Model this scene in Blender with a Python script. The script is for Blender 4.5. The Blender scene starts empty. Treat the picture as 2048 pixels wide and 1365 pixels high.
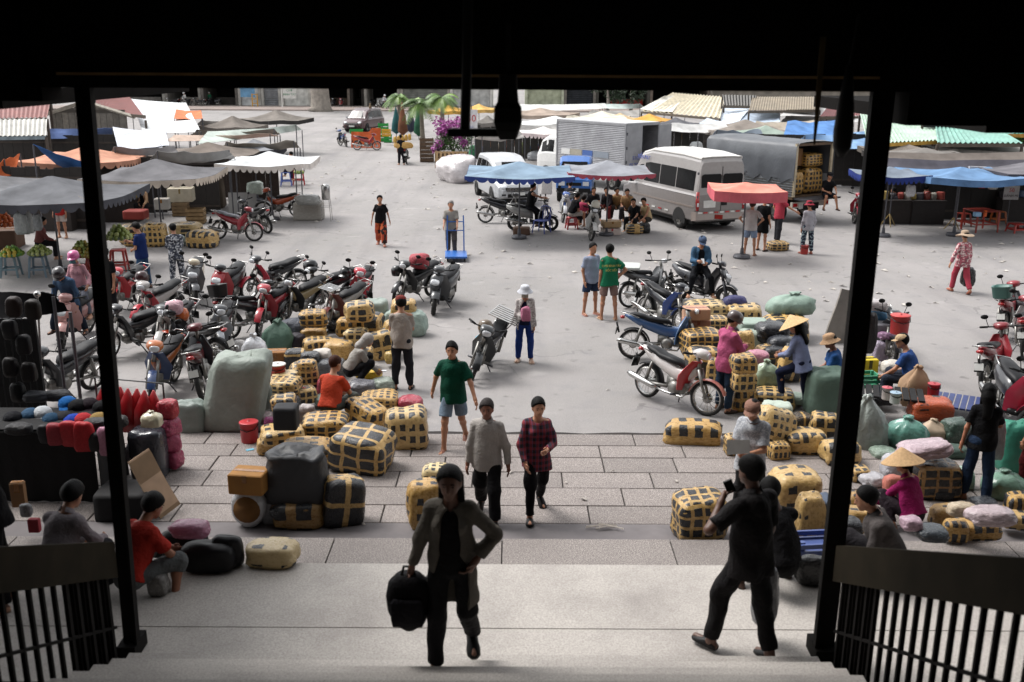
import bpy, bmesh, math, random
import numpy as np
from mathutils import Vector, Matrix, Euler, noise
R = math.radians
random.seed(7)
sc = bpy.context.scene
COL = sc.collection

# ------------------------------------------------------------------ camera, light, exposure
CAM_H, PITCH, ROLL, LENS = 5.5, R(15.75), R(0.3), 35.0
FPX = LENS / 36.0 * 2048.0
cam_d = bpy.data.cameras.new('camera')
cam_d.lens = LENS; cam_d.sensor_width = 36.0; cam_d.clip_start = 0.05; cam_d.clip_end = 900
cam = bpy.data.objects.new('camera', cam_d); COL.objects.link(cam)
_f = Vector((0, math.cos(PITCH), -math.sin(PITCH)))
_r0 = Vector((1, 0, 0)); _u0 = _r0.cross(_f)
_r = _r0 * math.cos(ROLL) + _u0 * math.sin(ROLL)
_u = _u0 * math.cos(ROLL) - _r0 * math.sin(ROLL)
cam.matrix_world = Matrix(((_r.x, _u.x, -_f.x, 0), (_r.y, _u.y, -_f.y, 0), (_r.z, _u.z, -_f.z, CAM_H), (0, 0, 0, 1)))
cam_d.dof.use_dof = True; cam_d.dof.focus_distance = 20.0; cam_d.dof.aperture_fstop = 2.0
sc.camera = cam
C0 = Vector((0, 0, CAM_H))

SUN_EL, SUN_AZ = R(58), R(-62)          # light from the upper left, a little behind the square
w = bpy.data.worlds.new('World'); sc.world = w; w.use_nodes = True
nt = w.node_tree; nt.nodes.clear()
sky = nt.nodes.new('ShaderNodeTexSky'); sky.sky_type = 'NISHITA'; sky.sun_disc = False
sky.sun_elevation = SUN_EL; sky.sun_rotation = SUN_AZ
sky.air_density = 1.2; sky.dust_density = 2.5; sky.ozone_density = 0.6
hs = nt.nodes.new('ShaderNodeHueSaturation'); hs.inputs['Saturation'].default_value = 0.10
bg = nt.nodes.new('ShaderNodeBackground'); bg.inputs['Strength'].default_value = 0.15
wo = nt.nodes.new('ShaderNodeOutputWorld')
nt.links.new(sky.outputs[0], hs.inputs['Color']); nt.links.new(hs.outputs[0], bg.inputs[0]); nt.links.new(bg.outputs[0], wo.inputs[0])
sl = bpy.data.lights.new('sun', 'SUN'); sl.energy = 1.5; sl.angle = R(24); sl.color = (1.0, 0.965, 0.925)
so = bpy.data.objects.new('sun', sl); COL.objects.link(so)
_sd = Vector((math.sin(SUN_AZ) * math.cos(SUN_EL), math.cos(SUN_AZ) * math.cos(SUN_EL), math.sin(SUN_EL)))
so.rotation_euler = (-_sd).to_track_quat('-Z', 'Y').to_euler()
so.location = (-20, 10, 40)
vs = sc.view_settings
vs.view_transform = 'Standard'; vs.look = 'None'; vs.gamma = 1; vs.use_curve_mapping = False
vs.exposure = 0.94
sc.cycles.max_bounces = 6; sc.cycles.diffuse_bounces = 3; sc.cycles.glossy_bounces = 2; sc.cycles.transmission_bounces = 3
sc.cycles.use_denoising = True

# ------------------------------------------------------------------ picture point -> place
def ray(px, py):
    return _f + _r * ((px - 1024) / FPX) - _u * ((py - 682.5) / FPX)
def G(px, py, z=0.0):
    d = ray(px, py); return C0 + d * ((z - CAM_H) / d.z)
def AD(px, py, D):
    d = ray(px, py); return C0 + d * (D / d.y)
def MPP(p):
    return (Vector(p) - C0).dot(_f) / FPX

# ------------------------------------------------------------------ helpers
def tag(o, label=None, cat=None, group=None, kind=None):
    if label: o['label'] = label
    if cat: o['category'] = cat
    if group: o['group'] = group
    if kind: o['kind'] = kind
    return o
def thing(name, label, cat, loc=(0, 0, 0), rz=0.0, group=None):
    o = bpy.data.objects.new(name, None); COL.objects.link(o)
    o.empty_display_size = 0.1
    o.location = loc; o.rotation_euler = (0, 0, rz)
    return tag(o, label, cat, group)
def ob(name, mesh, parent=None, loc=(0, 0, 0), rot=(0, 0, 0), scale=(1, 1, 1), color=None):
    o = bpy.data.objects.new(name, mesh); COL.objects.link(o)
    o.location = loc; o.rotation_euler = rot; o.scale = scale
    if parent: o.parent = parent
    if color: o.color = (*color[:3], 1)
    return o
def copy_tree(o, parent=None):
    c = o.copy(); COL.objects.link(c)
    if parent: c.parent = parent
    for ch in KIDS.get(o.name, ()):
        copy_tree(ch, c)
    return c
KIDS = {}
def note_kids(root):
    for x in root.children_recursive: pass
    def walk(o):
        KIDS[o.name] = list(o.children)
        for ch in o.children: walk(ch)
    walk(root)
def hx(s):
    s = s.lstrip('#'); v = [int(s[i:i + 2], 16) / 255 for i in (0, 2, 4)]
    return tuple(c / 12.92 if c <= .04045 else ((c + .055) / 1.055) ** 2.4 for c in v)

class MB:
    def __init__(s): s.v = []; s.f = []; s.m = []; s.mi = 0
    def add(s, vs, fs):
        b = len(s.v); s.v.extend([tuple(x) for x in vs])
        for f in fs: s.f.append(tuple(i + b for i in f)); s.m.append(s.mi)
        return s
    def box(s, c, d, rot=None):
        x, y, z = d[0] / 2, d[1] / 2, d[2] / 2
        P = [Vector(p) for p in ((-x, -y, -z), (x, -y, -z), (x, y, -z), (-x, y, -z), (-x, -y, z), (x, -y, z), (x, y, z), (-x, y, z))]
        if rot is not None:
            m = Euler(rot).to_matrix(); P = [m @ p for p in P]
        c = Vector(c)
        return s.add([p + c for p in P], [(0, 3, 2, 1), (4, 5, 6, 7), (0, 1, 5, 4), (1, 2, 6, 5), (2, 3, 7, 6), (3, 0, 4, 7)])
    def rings(s, rs, cap=True, closed=True, loop=False):
        n = len(rs[0]); b = len(s.v)
        for r in rs: s.v.extend([tuple(p) for p in r])
        k = len(rs)
        for i in range(k if loop else k - 1):
            i2 = (i + 1) % k
            for j in range(n if closed else n - 1):
                j2 = (j + 1) % n
                s.f.append((b + i * n + j, b + i * n + j2, b + i2 * n + j2, b + i2 * n + j)); s.m.append(s.mi)
        if cap and closed and not loop:
            s.f.append(tuple(b + j for j in range(n))[::-1]); s.m.append(s.mi)
            s.f.append(tuple(b + (k - 1) * n + j for j in range(n))); s.m.append(s.mi)
        return s
    def tube(s, pts, r, n=6, cap=True, loop=False):
        pts = [Vector(p) for p in pts]; k = len(pts); rs = []
        rr = r if hasattr(r, '__len__') else [r] * k
        up = None
        for i, p in enumerate(pts):
            a = pts[(i - 1) % k] if (loop or i > 0) else p
            c = pts[(i + 1) % k] if (loop or i < k - 1) else p
            t = (c - a).normalized()
            if up is None:
                up = Vector((0, 0, 1)) if abs(t.z) < .9 else Vector((0, 1, 0))
            u = (up - t * up.dot(t)).normalized(); up = u; v = t.cross(u)
            rs.append([p + (u * math.cos(q) + v * math.sin(q)) * rr[i] for q in [2 * math.pi * j / n for j in range(n)]])
        return s.rings(rs, cap=cap, loop=loop)
    def lathe(s, prof, c=(0, 0, 0), axis='z', n=16, cap=True, sx=1.0, sy=1.0):
        c = Vector(c); rs = []
        for r, z in prof:
            ring = []
            for j in range(n):
                q = 2 * math.pi * j / n; x, y = r * math.cos(q) * sx, r * math.sin(q) * sy
                p = Vector((x, y, z)) if axis == 'z' else Vector((z, x, y)) if axis == 'x' else Vector((y, z, x))
                ring.append(c + p)
            rs.append(ring)
        return s.rings(rs, cap=cap)
    def grid(s, P, flip=False):
        b = len(s.v); n = len(P[0])
        for r in P: s.v.extend([tuple(p) for p in r])
        for i in range(len(P) - 1):
            for j in range(n - 1):
                f = (b + i * n + j, b + i * n + j + 1, b + (i + 1) * n + j + 1, b + (i + 1) * n + j)
                s.f.append(f[::-1] if flip else f); s.m.append(s.mi)
        return s
    def slab(s, P, t):
        """a sheet with thickness t along its normals (P: rows of points)"""
        a = [[Vector(p) for p in r] for r in P]; ni, nj = len(a), len(a[0]); q = []
        for i in range(ni):
            row = []
            for j in range(nj):
                du = a[min(i + 1, ni - 1)][j] - a[max(i - 1, 0)][j]; dv = a[i][min(j + 1, nj - 1)] - a[i][max(j - 1, 0)]
                nn = dv.cross(du)
                row.append(a[i][j] + (nn.normalized() if nn.length > 1e-9 else Vector((0, 0, 1))) * t)
            q.append(row)
        s.grid(a); s.grid(q, True)
        for e1, e2 in (([r[0] for r in a], [r[0] for r in q]), ([r[-1] for r in a][::-1], [r[-1] for r in q][::-1]), (a[0][::-1], q[0][::-1]), (a[-1], q[-1])):
            s.grid([e1, e2])
        return s
    def ball(s, c, r, n=10, m=7, rot=None):
        r = r if hasattr(r, '__len__') else (r, r, r); c = Vector(c); rs = []
        M3 = Euler(rot).to_matrix() if rot is not None else None
        for i in range(m):
            t = math.pi * (i + .02 * (i == 0) - .02 * (i == m - 1)) / (m - 1)
            ring = []
            for j in range(n):
                q = 2 * math.pi * j / n
                p = Vector((r[0] * math.sin(t) * math.cos(q), r[1] * math.sin(t) * math.sin(q), -r[2] * math.cos(t)))
                ring.append(c + (M3 @ p if M3 else p))
            rs.append(ring)
        return s.rings(rs)
    def xform(s, M, start=0):
        for i in range(start, len(s.v)): s.v[i] = tuple(M @ Vector(s.v[i]))
        return s
    def mesh(s, name, mats, smooth=False, fix=True):
        me = bpy.data.meshes.new(name); me.from_pydata(s.v, [], s.f)
        for m in (mats if isinstance(mats, (list, tuple)) else [mats]): me.materials.append(m)
        if any(s.m): me.polygons.foreach_set('material_index', s.m)
        if fix:
            bm = bmesh.new(); bm.from_mesh(me); bmesh.ops.recalc_face_normals(bm, faces=bm.faces); bm.to_mesh(me); bm.free()
        if smooth: me.polygons.foreach_set('use_smooth', [True] * len(me.polygons))
        me.update(); return me
    def obj(s, name, mats, parent=None, smooth=False, loc=(0, 0, 0), rot=(0, 0, 0), color=None):
        return ob(name, s.mesh(name, mats, smooth), parent, loc, rot, color=color)

def rrect(hx_, hy_, z, r=.3, n=4):
    """rounded rectangle ring"""
    rr = min(hx_, hy_) * r * 2 if r < 1 else min(hx_, hy_); pts = []
    rr = min(rr, hx_, hy_)
    for q0, cx, cy in ((0, hx_ - rr, hy_ - rr), (90, -hx_ + rr, hy_ - rr), (180, -hx_ + rr, -hy_ + rr), (270, hx_ - rr, -hy_ + rr)):
        for k in range(n):
            q = R(q0 + 90 * k / (n - 1)); pts.append(Vector((cx + rr * math.cos(q), cy + rr * math.sin(q), z)))
    return pts

# ------------------------------------------------------------------ materials
class N:
    def __init__(s, name):
        s.m = bpy.data.materials.new(name); s.m.use_nodes = True; s.t = s.m.node_tree; s.t.nodes.clear()
        s.out = s.n('OutputMaterial'); s.b = s.n('BsdfPrincipled'); s.l(s.b.outputs[0], s.out.inputs[0])
    def n(s, t, **k):
        x = s.t.nodes.new('ShaderNode' + t)
        for a, b in k.items(): setattr(x, a, b)
        return x
    def l(s, a, b): s.t.links.new(a, b)
    def set(s, inp, v):
        if hasattr(v, 'is_linked') or isinstance(v, bpy.types.NodeSocket): s.l(v, inp)
        else: inp.default_value = v
    def math(s, op, a, b=0.0, c=None, clamp=False):
        x = s.n('Math', operation=op, use_clamp=clamp); s.set(x.inputs[0], a); s.set(x.inputs[1], b)
        if c is not None: s.set(x.inputs[2], c)
        return x.outputs[0]
    def mix(s, f, a, b, mode='MIX'):
        x = s.n('Mix', data_type='RGBA', blend_type=mode); s.set(x.inputs[0], f)
        s.set(x.inputs[6], a if not isinstance(a, tuple) else (*a[:3], 1)); s.set(x.inputs[7], b if not isinstance(b, tuple) else (*b[:3], 1))
        return x.outputs[2]
    def co(s, kind='Object'): return s.n('TexCoord').outputs[kind]
    def noise(s, co, scale, detail=3, rough=.55):
        x = s.n('TexNoise'); s.l(co, x.inputs['Vector']); x.inputs['Scale'].default_value = scale
        x.inputs['Detail'].default_value = detail; x.inputs['Roughness'].default_value = rough; return x.outputs['Fac']
    def vor(s, co, scale, out='Color', feat='F1'):
        x = s.n('TexVoronoi', feature=feat); s.l(co, x.inputs['Vector']); x.inputs['Scale'].default_value = scale; return x.outputs[out]
    def ramp(s, f, stops):
        x = s.n('ValToRGB'); s.l(f, x.inputs[0]); e = x.color_ramp.elements
        while len(e) < len(stops): e.new(.5)
        for k, (p, c) in enumerate(stops): e[k].position = p; e[k].color = (*c[:3], 1) if hasattr(c, '__len__') else (c, c, c, 1)
        return x.outputs[0]
    def xyz(s, co):
        x = s.n('SeparateXYZ'); s.l(co, x.inputs[0]); return x.outputs
    def bump(s, h, st=.3, d=.02):
        x = s.n('Bump'); x.inputs['Strength'].default_value = st; x.inputs['Distance'].default_value = d; s.l(h, x.inputs['Height']); s.l(x.outputs[0], s.b.inputs['Normal'])
    def col(s, c):
        s.set(s.b.inputs['Base Color'], c if not isinstance(c, tuple) else (*c[:3], 1)); return s
    def rough(s, r): s.set(s.b.inputs['Roughness'], r); return s
    def prop(s, name):
        x = s.n('Attribute', attribute_type='OBJECT', attribute_name=name); return x.outputs['Fac']
    def objcol(s): return s.n('ObjectInfo').outputs['Color']

_mats = {}
def mat(name, c=None, rough=.6, var=.22, scale=6, metal=0.0, bump=0.0, bscale=None, coat=0.0, detail=4, spec=.5):
    """c None: the object's own colour"""
    if name in _mats: return _mats[name]
    g = N(name); co = g.co()
    base = g.objcol() if c is None else (*(hx(c) if isinstance(c, str) else c)[:3], 1)
    nz = g.noise(co, scale, detail)
    fac = g.ramp(nz, [(.28, 1 - var), (.72, 1 + var * .35)])
    g.col(g.mix(1.0, base if not isinstance(base, tuple) else base, fac, 'MULTIPLY'))
    g.b.inputs['Roughness'].default_value = rough; g.b.inputs['Metallic'].default_value = metal
    g.b.inputs['Coat Weight'].default_value = coat; g.b.inputs['Specular IOR Level'].default_value = spec
    if bump: g.bump(g.noise(co, bscale or scale * 4, 3), bump, .02)
    _mats[name] = g.m; return g.m
paint = mat('paint', None, .28, .10, 9, coat=.4)
plastic = mat('coloured_plastic', None, .42, .12, 5)
canvas = mat('canvas', None, .9, .42, 1.5, bump=.3, bscale=7, detail=7, spec=.15)
def creased(name, rough, s, st, coat=0.0, spec=.4):
    g = N(name); co = g.co(); a = g.math('ABSOLUTE', g.math('SUBTRACT', g.noise(co, s, 3, .6), .5)); b = g.math('ABSOLUTE', g.math('SUBTRACT', g.noise(co, s * 2.7, 2), .5))
    h = g.math('ADD', g.math('MULTIPLY', a, 1.6), g.math('MULTIPLY', b, .8)); nz = g.noise(co, 3, 5, .65)
    g.col(g.mix(1.0, g.objcol(), g.ramp(nz, [(.28, .72), (.7, 1.06)]), 'MULTIPLY')); g.rough(g.ramp(nz, [(.3, rough * .7), (.7, rough * 1.2)])); g.b.inputs['Coat Weight'].default_value = coat
    g.b.inputs['Specular IOR Level'].default_value = spec; g.bump(h, st, .05); return g.m
cloth = creased('plain_cloth', .85, 6.5, .42, 0, .1)
sackm = creased('woven_sack', .6, 2.4, .42)
film = creased('plastic_film', .26, 3.0, .5, .3)
card = mat('cardboard', None, .8, .2, 5)
leath = mat('vinyl', None, .5, .25, 6, bump=.1, spec=.25)
rubber = mat('rubber', '#1b1a1a', .8, .3, 20)
black = mat('black_plastic', '#111112', .5, .25, 8, spec=.25)
chrome = mat('chrome', '#b9b8b6', .22, .2, 8, metal=.9)
alloy = mat('alloy', '#8b8985', .42, .3, 14, metal=.7)
steel = mat('grey_steel', '#55555a', .5, .3, 8, metal=.4)
glassm = mat('dark_glass', '#0b0d10', .12, .1, 2, spec=.22)
lens = mat('lamp_lens', '#c9ccd0', .08, .1, 3, coat=.6)
redlens = mat('red_lens', '#a31518', .12, .1, 3, coat=.6)
orlens = mat('amber_lens', '#d0701a', .15, .1, 3, coat=.5)
wood = mat('raw_wood', None, .75, .35, 7, bump=.2, bscale=30)
skinm = mat('skin', None, .5, .12, 14)
hairm = mat('hair', None, .6, .35, 40, bump=.4, bscale=90, spec=.12)
straw = mat('straw', None, .8, .25, 30, bump=.4, bscale=80)
leafm = mat('leaf', None, .5, .3, 3)
# ------------------------------------------------------------------ the ground
def asphalt():
    g = N('asphalt'); co = g.co()
    speck = g.noise(co, 55, 4, .7); big = g.noise(co, .23, 5); mid = g.noise(co, 1.7, 5, .65)
    c = g.ramp(speck, [(.3, hx('#696665')), (.52, hx('#858280')), (.75, hx('#a19c98'))])
    c = g.mix(g.ramp(big, [(.38, 0), (.66, .55)]), c, hx('#9d9897'))
    c = g.mix(g.ramp(mid, [(.52, 0), (.75, .45)]), c, hx('#656367'))
    # oil drips and trodden dirt
    sp = g.noise(co, 3.1, 2, .4); c = g.mix(g.ramp(sp, [(.66, 0), (.74, .5)]), c, hx('#4b4746'))
    lt = g.noise(co, .9, 3, .5); c = g.mix(g.ramp(lt, [(.64, 0), (.78, .5)]), c, hx('#b3afac'))
    # hairline cracks and darker worn lanes
    ds = g.n('VectorMath', operation='ADD'); g.l(co, ds.inputs[0]); nv = g.n('TexNoise'); nv.inputs['Scale'].default_value = 1.3; g.l(co, nv.inputs['Vector']); g.l(nv.outputs['Color'], ds.inputs[1])
    ck = g.vor(ds.outputs[0], .33, 'Distance', 'DISTANCE_TO_EDGE'); ckm = g.math('MULTIPLY', g.math('LESS_THAN', ck, .006), g.ramp(g.noise(co, .35, 2), [(.48, 0), (.6, .7)]))
    c = g.mix(g.math('MULTIPLY', ckm, .55), c, hx('#4a4749')); ln = g.n('Mapping'); ln.inputs['Scale'].default_value = (.9, .07, 1); ln.inputs['Rotation'].default_value = (0, 0, .25); g.l(co, ln.inputs['Vector'])
    c = g.mix(g.ramp(g.noise(ln.outputs[0], 1.0, 4, .6), [(.5, 0), (.72, .35)]), c, hx('#5d5b5f'))
    g.col(c); g.rough(g.ramp(mid, [(.3, .95), (.7, .7)]))
    g.bump(g.noise(co, 90, 3), .5, .006); return g.m
def granite(name, a, b, c2, s=110):
    g = N(name); co = g.co(); gen = g.n('ObjectInfo').outputs['Random']
    sp = g.noise(co, s, 2, .8); st = g.noise(co, 1.1, 5, .6)
    c = g.ramp(sp, [(.32, hx(a)), (.5, hx(b)), (.66, hx(c2))])
    c = g.mix(g.ramp(st, [(.45, 0), (.8, .55)]), c, hx('#6b6462'))
    c = g.mix(1.0, c, g.ramp(gen, [(0, .86), (1, 1.08)]), 'MULTIPLY')
    g.col(c).rough(.75); g.bump(sp, .35, .004); return g.m
asph = asphalt()
pav = granite('granite_paver', '#544d4b', '#7d7571', '#aca49f', 75)
step_m = granite('granite_step', '#544e4c', '#7d7672', '#aaa29d', 75)
land_m = granite('terrazzo', '#98928d', '#aca6a0', '#bcb7b1', 60)
grout = mat('dark_joint', '#3a3533', .95, .3, 6)
dirt = mat('gutter_dirt', '#2c2725', .95, .4, 5)

KY = 14.0                      # where the paved terrace ends and the asphalt begins
g_ = MB(); g_.grid([[(-260, 4, -.002), (260, 4, -.002)], [(-260, 420, -.002), (260, 420, -.002)]])
tag(g_.obj('ground', asph), 'grey worn asphalt of the market square', None, kind='structure')
# worn broken asphalt edge along the terrace (a ragged gutter)
rows = [[], []]
for i in range(90):
    x = -14 + 28 * i / 89
    rows[0].append((x, KY - .02, .006)); rows[1].append((x, KY + .33 + .05 * noise.noise((x * 1.3, 0, 0)) + .04 * noise.noise((x * 5, 3, 0)), .006))
g_ = MB(); g_.grid(rows); tag(g_.obj('gutter', dirt), None, None, kind='structure')
pl = thing('pavement', 'granite paved terrace in front of the stairs', None, (0, 0, 0)); pl['kind'] = 'structure'
g_ = MB(); g_.box((0, (10.4 + KY) / 2, .03), (34, KY - 10.4, .10)); g_.obj('paver_bed', grout, pl)
edges = [KY, 13.54, 13.09, 12.57, 12.05, 11.51, 11.0]
pm = {}
random.seed(3)
for k in range(6):
    y1, y0 = edges[k], edges[k + 1]
    x = -9.6 + random.uniform(0, .9)
    while x < 9.4:
        L = random.choice((1.0, 1.2, 1.2, 1.35))
        key = (round(y1 - y0, 2), L)
        if key not in pm:
            m_ = MB(); hw, hd = L / 2 - .009, (y1 - y0) / 2 - .009
            m_.rings([[(-hw, -hd, 0), (hw, -hd, 0), (hw, hd, 0), (-hw, hd, 0)], [(-hw, -hd, .05), (hw, -hd, .05), (hw, hd, .05), (-hw, hd, .05)],
                      [(-hw + .006, -hd + .006, .056), (hw - .006, -hd + .006, .056), (hw - .006, hd - .006, .056), (-hw + .006, hd - .006, .056)]])
            pm[key] = m_.mesh('paver', pav)
        ob('paver', pm[key], pl, (x + L / 2, (y0 + y1) / 2, .048 + random.uniform(-.003, .003)))
        x += L
# smooth concrete channel along the foot of the steps
g_ = MB(); g_.box((0, 10.70, .05), (30, .59, .104)); tag(g_.obj('path', mat('channel_concrete', '#6f6a6b', .8, .25, 2.5, bump=.15)), None, None, kind='structure')
# outer steps: lowest tread shows its slabs, the others are behind the landing edge
LZ = .92
outer = thing('outer_steps', 'low granite steps from the landing down to the terrace', None); outer['kind'] = 'structure'
g_ = MB(); g_.box((0, 9.8, .125), (30, .92, .245)); g_.obj('tread_bed', grout, outer)
random.seed(5)
x = -9.2
while x < 9:
    L = random.choice((1.5, 1.7, 1.9)); m_ = MB(); m_.box((0, 0, 0), (L - .016, .95, .03)); ob('step_slab', m_.mesh('step_slab', step_m), outer, (x + L / 2, 9.796, .255)); x += L
for k in range(3):
    zt = .27 + .1625 * (k + 1); m_ = MB(); m_.box((0, 9.315 - .28 * k - .145, zt / 2), (30, .29, zt)); m_.obj('tread', step_m, outer)
land = thing('landing', 'broad pale terrazzo landing at the foot of the stairs', None); land['kind'] = 'structure'
g_ = MB(); g_.box((0, 7.53, LZ / 2 - .031), (30, 1.86, LZ - .06)); g_.obj('landing_base', grout, land)
for (a, b) in ((6.6, 7.365), (7.377, 8.475)):
    m_ = MB(); m_.box((0, (a + b) / 2, LZ - .03), (30, b - a, .06)); m_.obj('landing_slab', land_m, land)
# inner stairs climbing towards the viewer
stairs = thing('stairs', 'terrazzo stair flight rising from the landing into the hall', None); stairs['kind'] = 'structure'
ns = 20; rise, run, SY = (3.9 - LZ) / ns, .30, 6.75
SX0, SX1 = -2.95, 2.38
for k in range(ns):
    y1 = SY - k * run; m_ = MB(); z = LZ + rise * (k + 1)
    m_.box(((SX0 + SX1) / 2, y1 - run / 2, z - .09), (SX1 - SX0, run + .02, .18)); m_.box(((SX0 + SX1) / 2, y1 - .004, z - .022), (SX1 - SX0, .03, .04))
    m_.obj('stair_tread', land_m, stairs)
def STZ(y): return LZ + rise * max(0, math.floor((SY - y) / run) + 1)

# ------------------------------------------------------------------ the hall the picture is taken from
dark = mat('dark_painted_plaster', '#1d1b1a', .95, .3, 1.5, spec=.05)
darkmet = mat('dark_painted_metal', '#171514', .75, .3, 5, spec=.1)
trimm = mat('lit_edge_trim', '#c09a68', .5, .3, 5)  # pale colour stands in for light caught on the header ledge
hall = thing('market_hall', 'dark market hall interior whose doorway frames the square', 'building', (0, 7, 0))
def hbox(name, c, d, m=dark, rot=None):
    g = MB(); g.box((c[0], c[1] - 7, c[2]), d, rot); return g.obj(name, m, hall)
PL, PR = -2.98, 2.43            # inner faces of the two door posts
def post(xc, wd):
    g = MB(); s_ = 1 if xc < 0 else -1; ln = .10 if xc < 0 else .02
    g.rings([[(xc + dx + o_, dy, z_) for dx, dy in ((-wd / 2, -.05), (wd / 2, -.05), (wd / 2, .05), (-wd / 2, .05))] for o_, z_ in ((0, LZ), (ln, 5.44))])
    g.rings([[(xc + s_ * (wd / 2 + .012) + o_ + dx, -.06 + dy, z_) for dx, dy in ((-.012, -.025), (.012, -.025), (.012, .025), (-.012, .025))] for o_, z_ in ((0, LZ), (ln, 5.4))]); g.box((xc, 0, LZ + .06), (wd + .05, .26, .12))
    o = g.obj('post', darkmet, hall); return o
post(PL - .045, .095); post(PR + .07, .14)
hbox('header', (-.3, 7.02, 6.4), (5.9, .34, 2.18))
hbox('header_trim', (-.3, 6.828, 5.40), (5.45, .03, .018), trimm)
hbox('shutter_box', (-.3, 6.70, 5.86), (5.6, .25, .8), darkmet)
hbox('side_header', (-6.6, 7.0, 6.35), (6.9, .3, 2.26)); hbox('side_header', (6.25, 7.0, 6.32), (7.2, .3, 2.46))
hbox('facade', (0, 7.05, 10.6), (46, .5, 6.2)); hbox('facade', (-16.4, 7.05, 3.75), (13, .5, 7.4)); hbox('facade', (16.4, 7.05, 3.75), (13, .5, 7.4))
hbox('side_shade_eave', (6.5, 9.3, 5.08), (6.3, 4.2, .12)); hbox('side_shade_eave', (-6.7, 9.3, 5.21), (6.2, 4.2, .12))  # eaves added and carried far out to deepen shade on the side bays
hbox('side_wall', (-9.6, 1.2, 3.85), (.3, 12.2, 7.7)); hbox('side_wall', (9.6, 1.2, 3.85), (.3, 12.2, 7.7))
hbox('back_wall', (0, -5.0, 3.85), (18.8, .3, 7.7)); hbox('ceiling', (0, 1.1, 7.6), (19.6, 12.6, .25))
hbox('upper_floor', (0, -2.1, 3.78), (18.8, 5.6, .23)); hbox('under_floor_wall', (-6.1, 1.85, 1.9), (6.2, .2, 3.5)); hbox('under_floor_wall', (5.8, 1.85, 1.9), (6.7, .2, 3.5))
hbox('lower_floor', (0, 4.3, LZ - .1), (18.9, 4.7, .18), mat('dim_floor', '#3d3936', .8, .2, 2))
# stair railings: broad solid handrail band, balusters beneath
def railing(x, sgn, label):
    t = thing('stair_railing', label, 'railing', (x, 6.78, LZ))
    sl_ = rise / run; L = 4.2
    def P(yb, h): return Vector((sgn * .0, -yb, yb * sl_ + h))
    g = MB()
    a = [[P(0, .76) + Vector((q, .05, 0)), P(0, 1.06) + Vector((q, .05, 0)), P(L, 1.06) + Vector((q, 0, 0)), P(L, .76) + Vector((q, 0, 0))] for q in (-.04, .04)]
    g.rings(a); g.obj('handrail_band', mat('bronze_panel', '#2a251c', .85, .4, 3, spec=.08), t)
    m_ = MB(); m_.box((0, 0, .39), (.028, .028, .80)); me = m_.mesh('baluster', darkmet)
    for k in range(26):
        yb = .09 + k * .155; ob('baluster', me, t, (0, -yb, yb * sl_))
    for k in range(9): ob('baluster', me, t, (sgn * .02, -.03 - k * .078, (.03 + k * .078) * sl_))
    for hh in (.36,):
        m_ = MB(); m_.rings([[P(0, hh) + Vector((q, 0, r_)) for q, r_ in ((-.012, -.012), (.012, -.012), (.012, .012), (-.012, .012))], [P(L, hh) + Vector((q, 0, r_)) for q, r_ in ((-.012, -.012), (.012, -.012), (.012, .012), (-.012, .012))]]); m_.obj('lower_rail', darkmet, t)
    m_ = MB(); m_.rings([[P(.02, -.30) + Vector((q, 0, r_)) for q, r_ in ((-.02, -.0), (.02, 0), (.02, .28), (-.02, .28))], [P(L, -.30) + Vector((q, 0, r_)) for q, r_ in ((-.02, 0), (.02, 0), (.02, .28), (-.02, .28))]]); m_.obj('stringer', darkmet, t)
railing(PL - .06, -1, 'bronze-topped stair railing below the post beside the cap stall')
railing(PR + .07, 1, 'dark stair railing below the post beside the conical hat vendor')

# things hanging in the doorway
blk = mat('silhouette_black', '#0e0d0d', .7, .3, 6)  # near-black colour gives the hanging things their backlit silhouette
def hang(px, py, D=6.35): return AD(px, py, D)
p0, p1 = hang(938, 0), hang(930, 258)
t = thing('hanging_bracket', 'black pipe hanging from the ceiling with a flat foot bar', 'bracket', p1)
g = MB(); g.tube([p0 + Vector((0, 0, .35)) - p1, (p0 - p1) * .5, (0, 0, 0)], .032, 8); g.obj('drop_pipe', blk, t)
a, b = hang(897, 263) - p1, hang(1030, 268) - p1
g = MB(); g.box((a + b) / 2, ((b - a).length, .10, .045)); g.obj('foot_bar', blk, t)
p = hang(1016, 215)
t = thing('loudspeaker', 'black loudspeaker hung upright on the bracket bar in the doorway', 'loudspeaker', p)
g = MB(); h = .195; g.rings([rrect(.052, .06, -h, .15), rrect(.072, .08, -h * .72, .15), rrect(.088, .09, -h * .45, .12), rrect(.084, .085, .0, .12), rrect(.066, .065, .03, .15), rrect(.058, .06, .12, .2), rrect(.056, .06, h, .15)]); g.obj('cabinet', blk, t)
g = MB(); g.tube([(0, 0, .18), (.0, .02, .5)], .02, 6); g.obj('bracket_arm', blk, t)
p = hang(1690, 230)
t = thing('hanging_cloth', 'dark rolled cloth hanging beside the post nearest the tarpaulin truck', 'cloth', p)
g = MB(); g.rings([rrect(.02, .02, .3, .5), rrect(.035, .03, .18, .5), rrect(.05, .045, .05, .4), rrect(.06, .05, -.1, .4), rrect(.055, .045, -.2, .4), rrect(.02, .02, -.26, .5)]); g.obj('roll', blk, t, True)
g = MB(); g.tube([(0, 0, .29), (.03, 0, .6)], .009, 5); g.obj('cord', blk, t)
p = hang(1634, 225)
t = thing('hanging_strap', 'thin tan strap dangling from the doorway header', 'strap', p)
g = MB(); g.slab([[(-.018, 0, .45), (.018, 0, .45)], [(-.016, 0, .1), (.017, 0, .1)], [(-.01, .01, -.05), (.014, 0, -.05)], [(-.006, 0, -.2), (.006, 0, -.2)]], .006); g.obj('band', mat('tan_webbing', '#6e5a35', .8), t)
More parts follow.
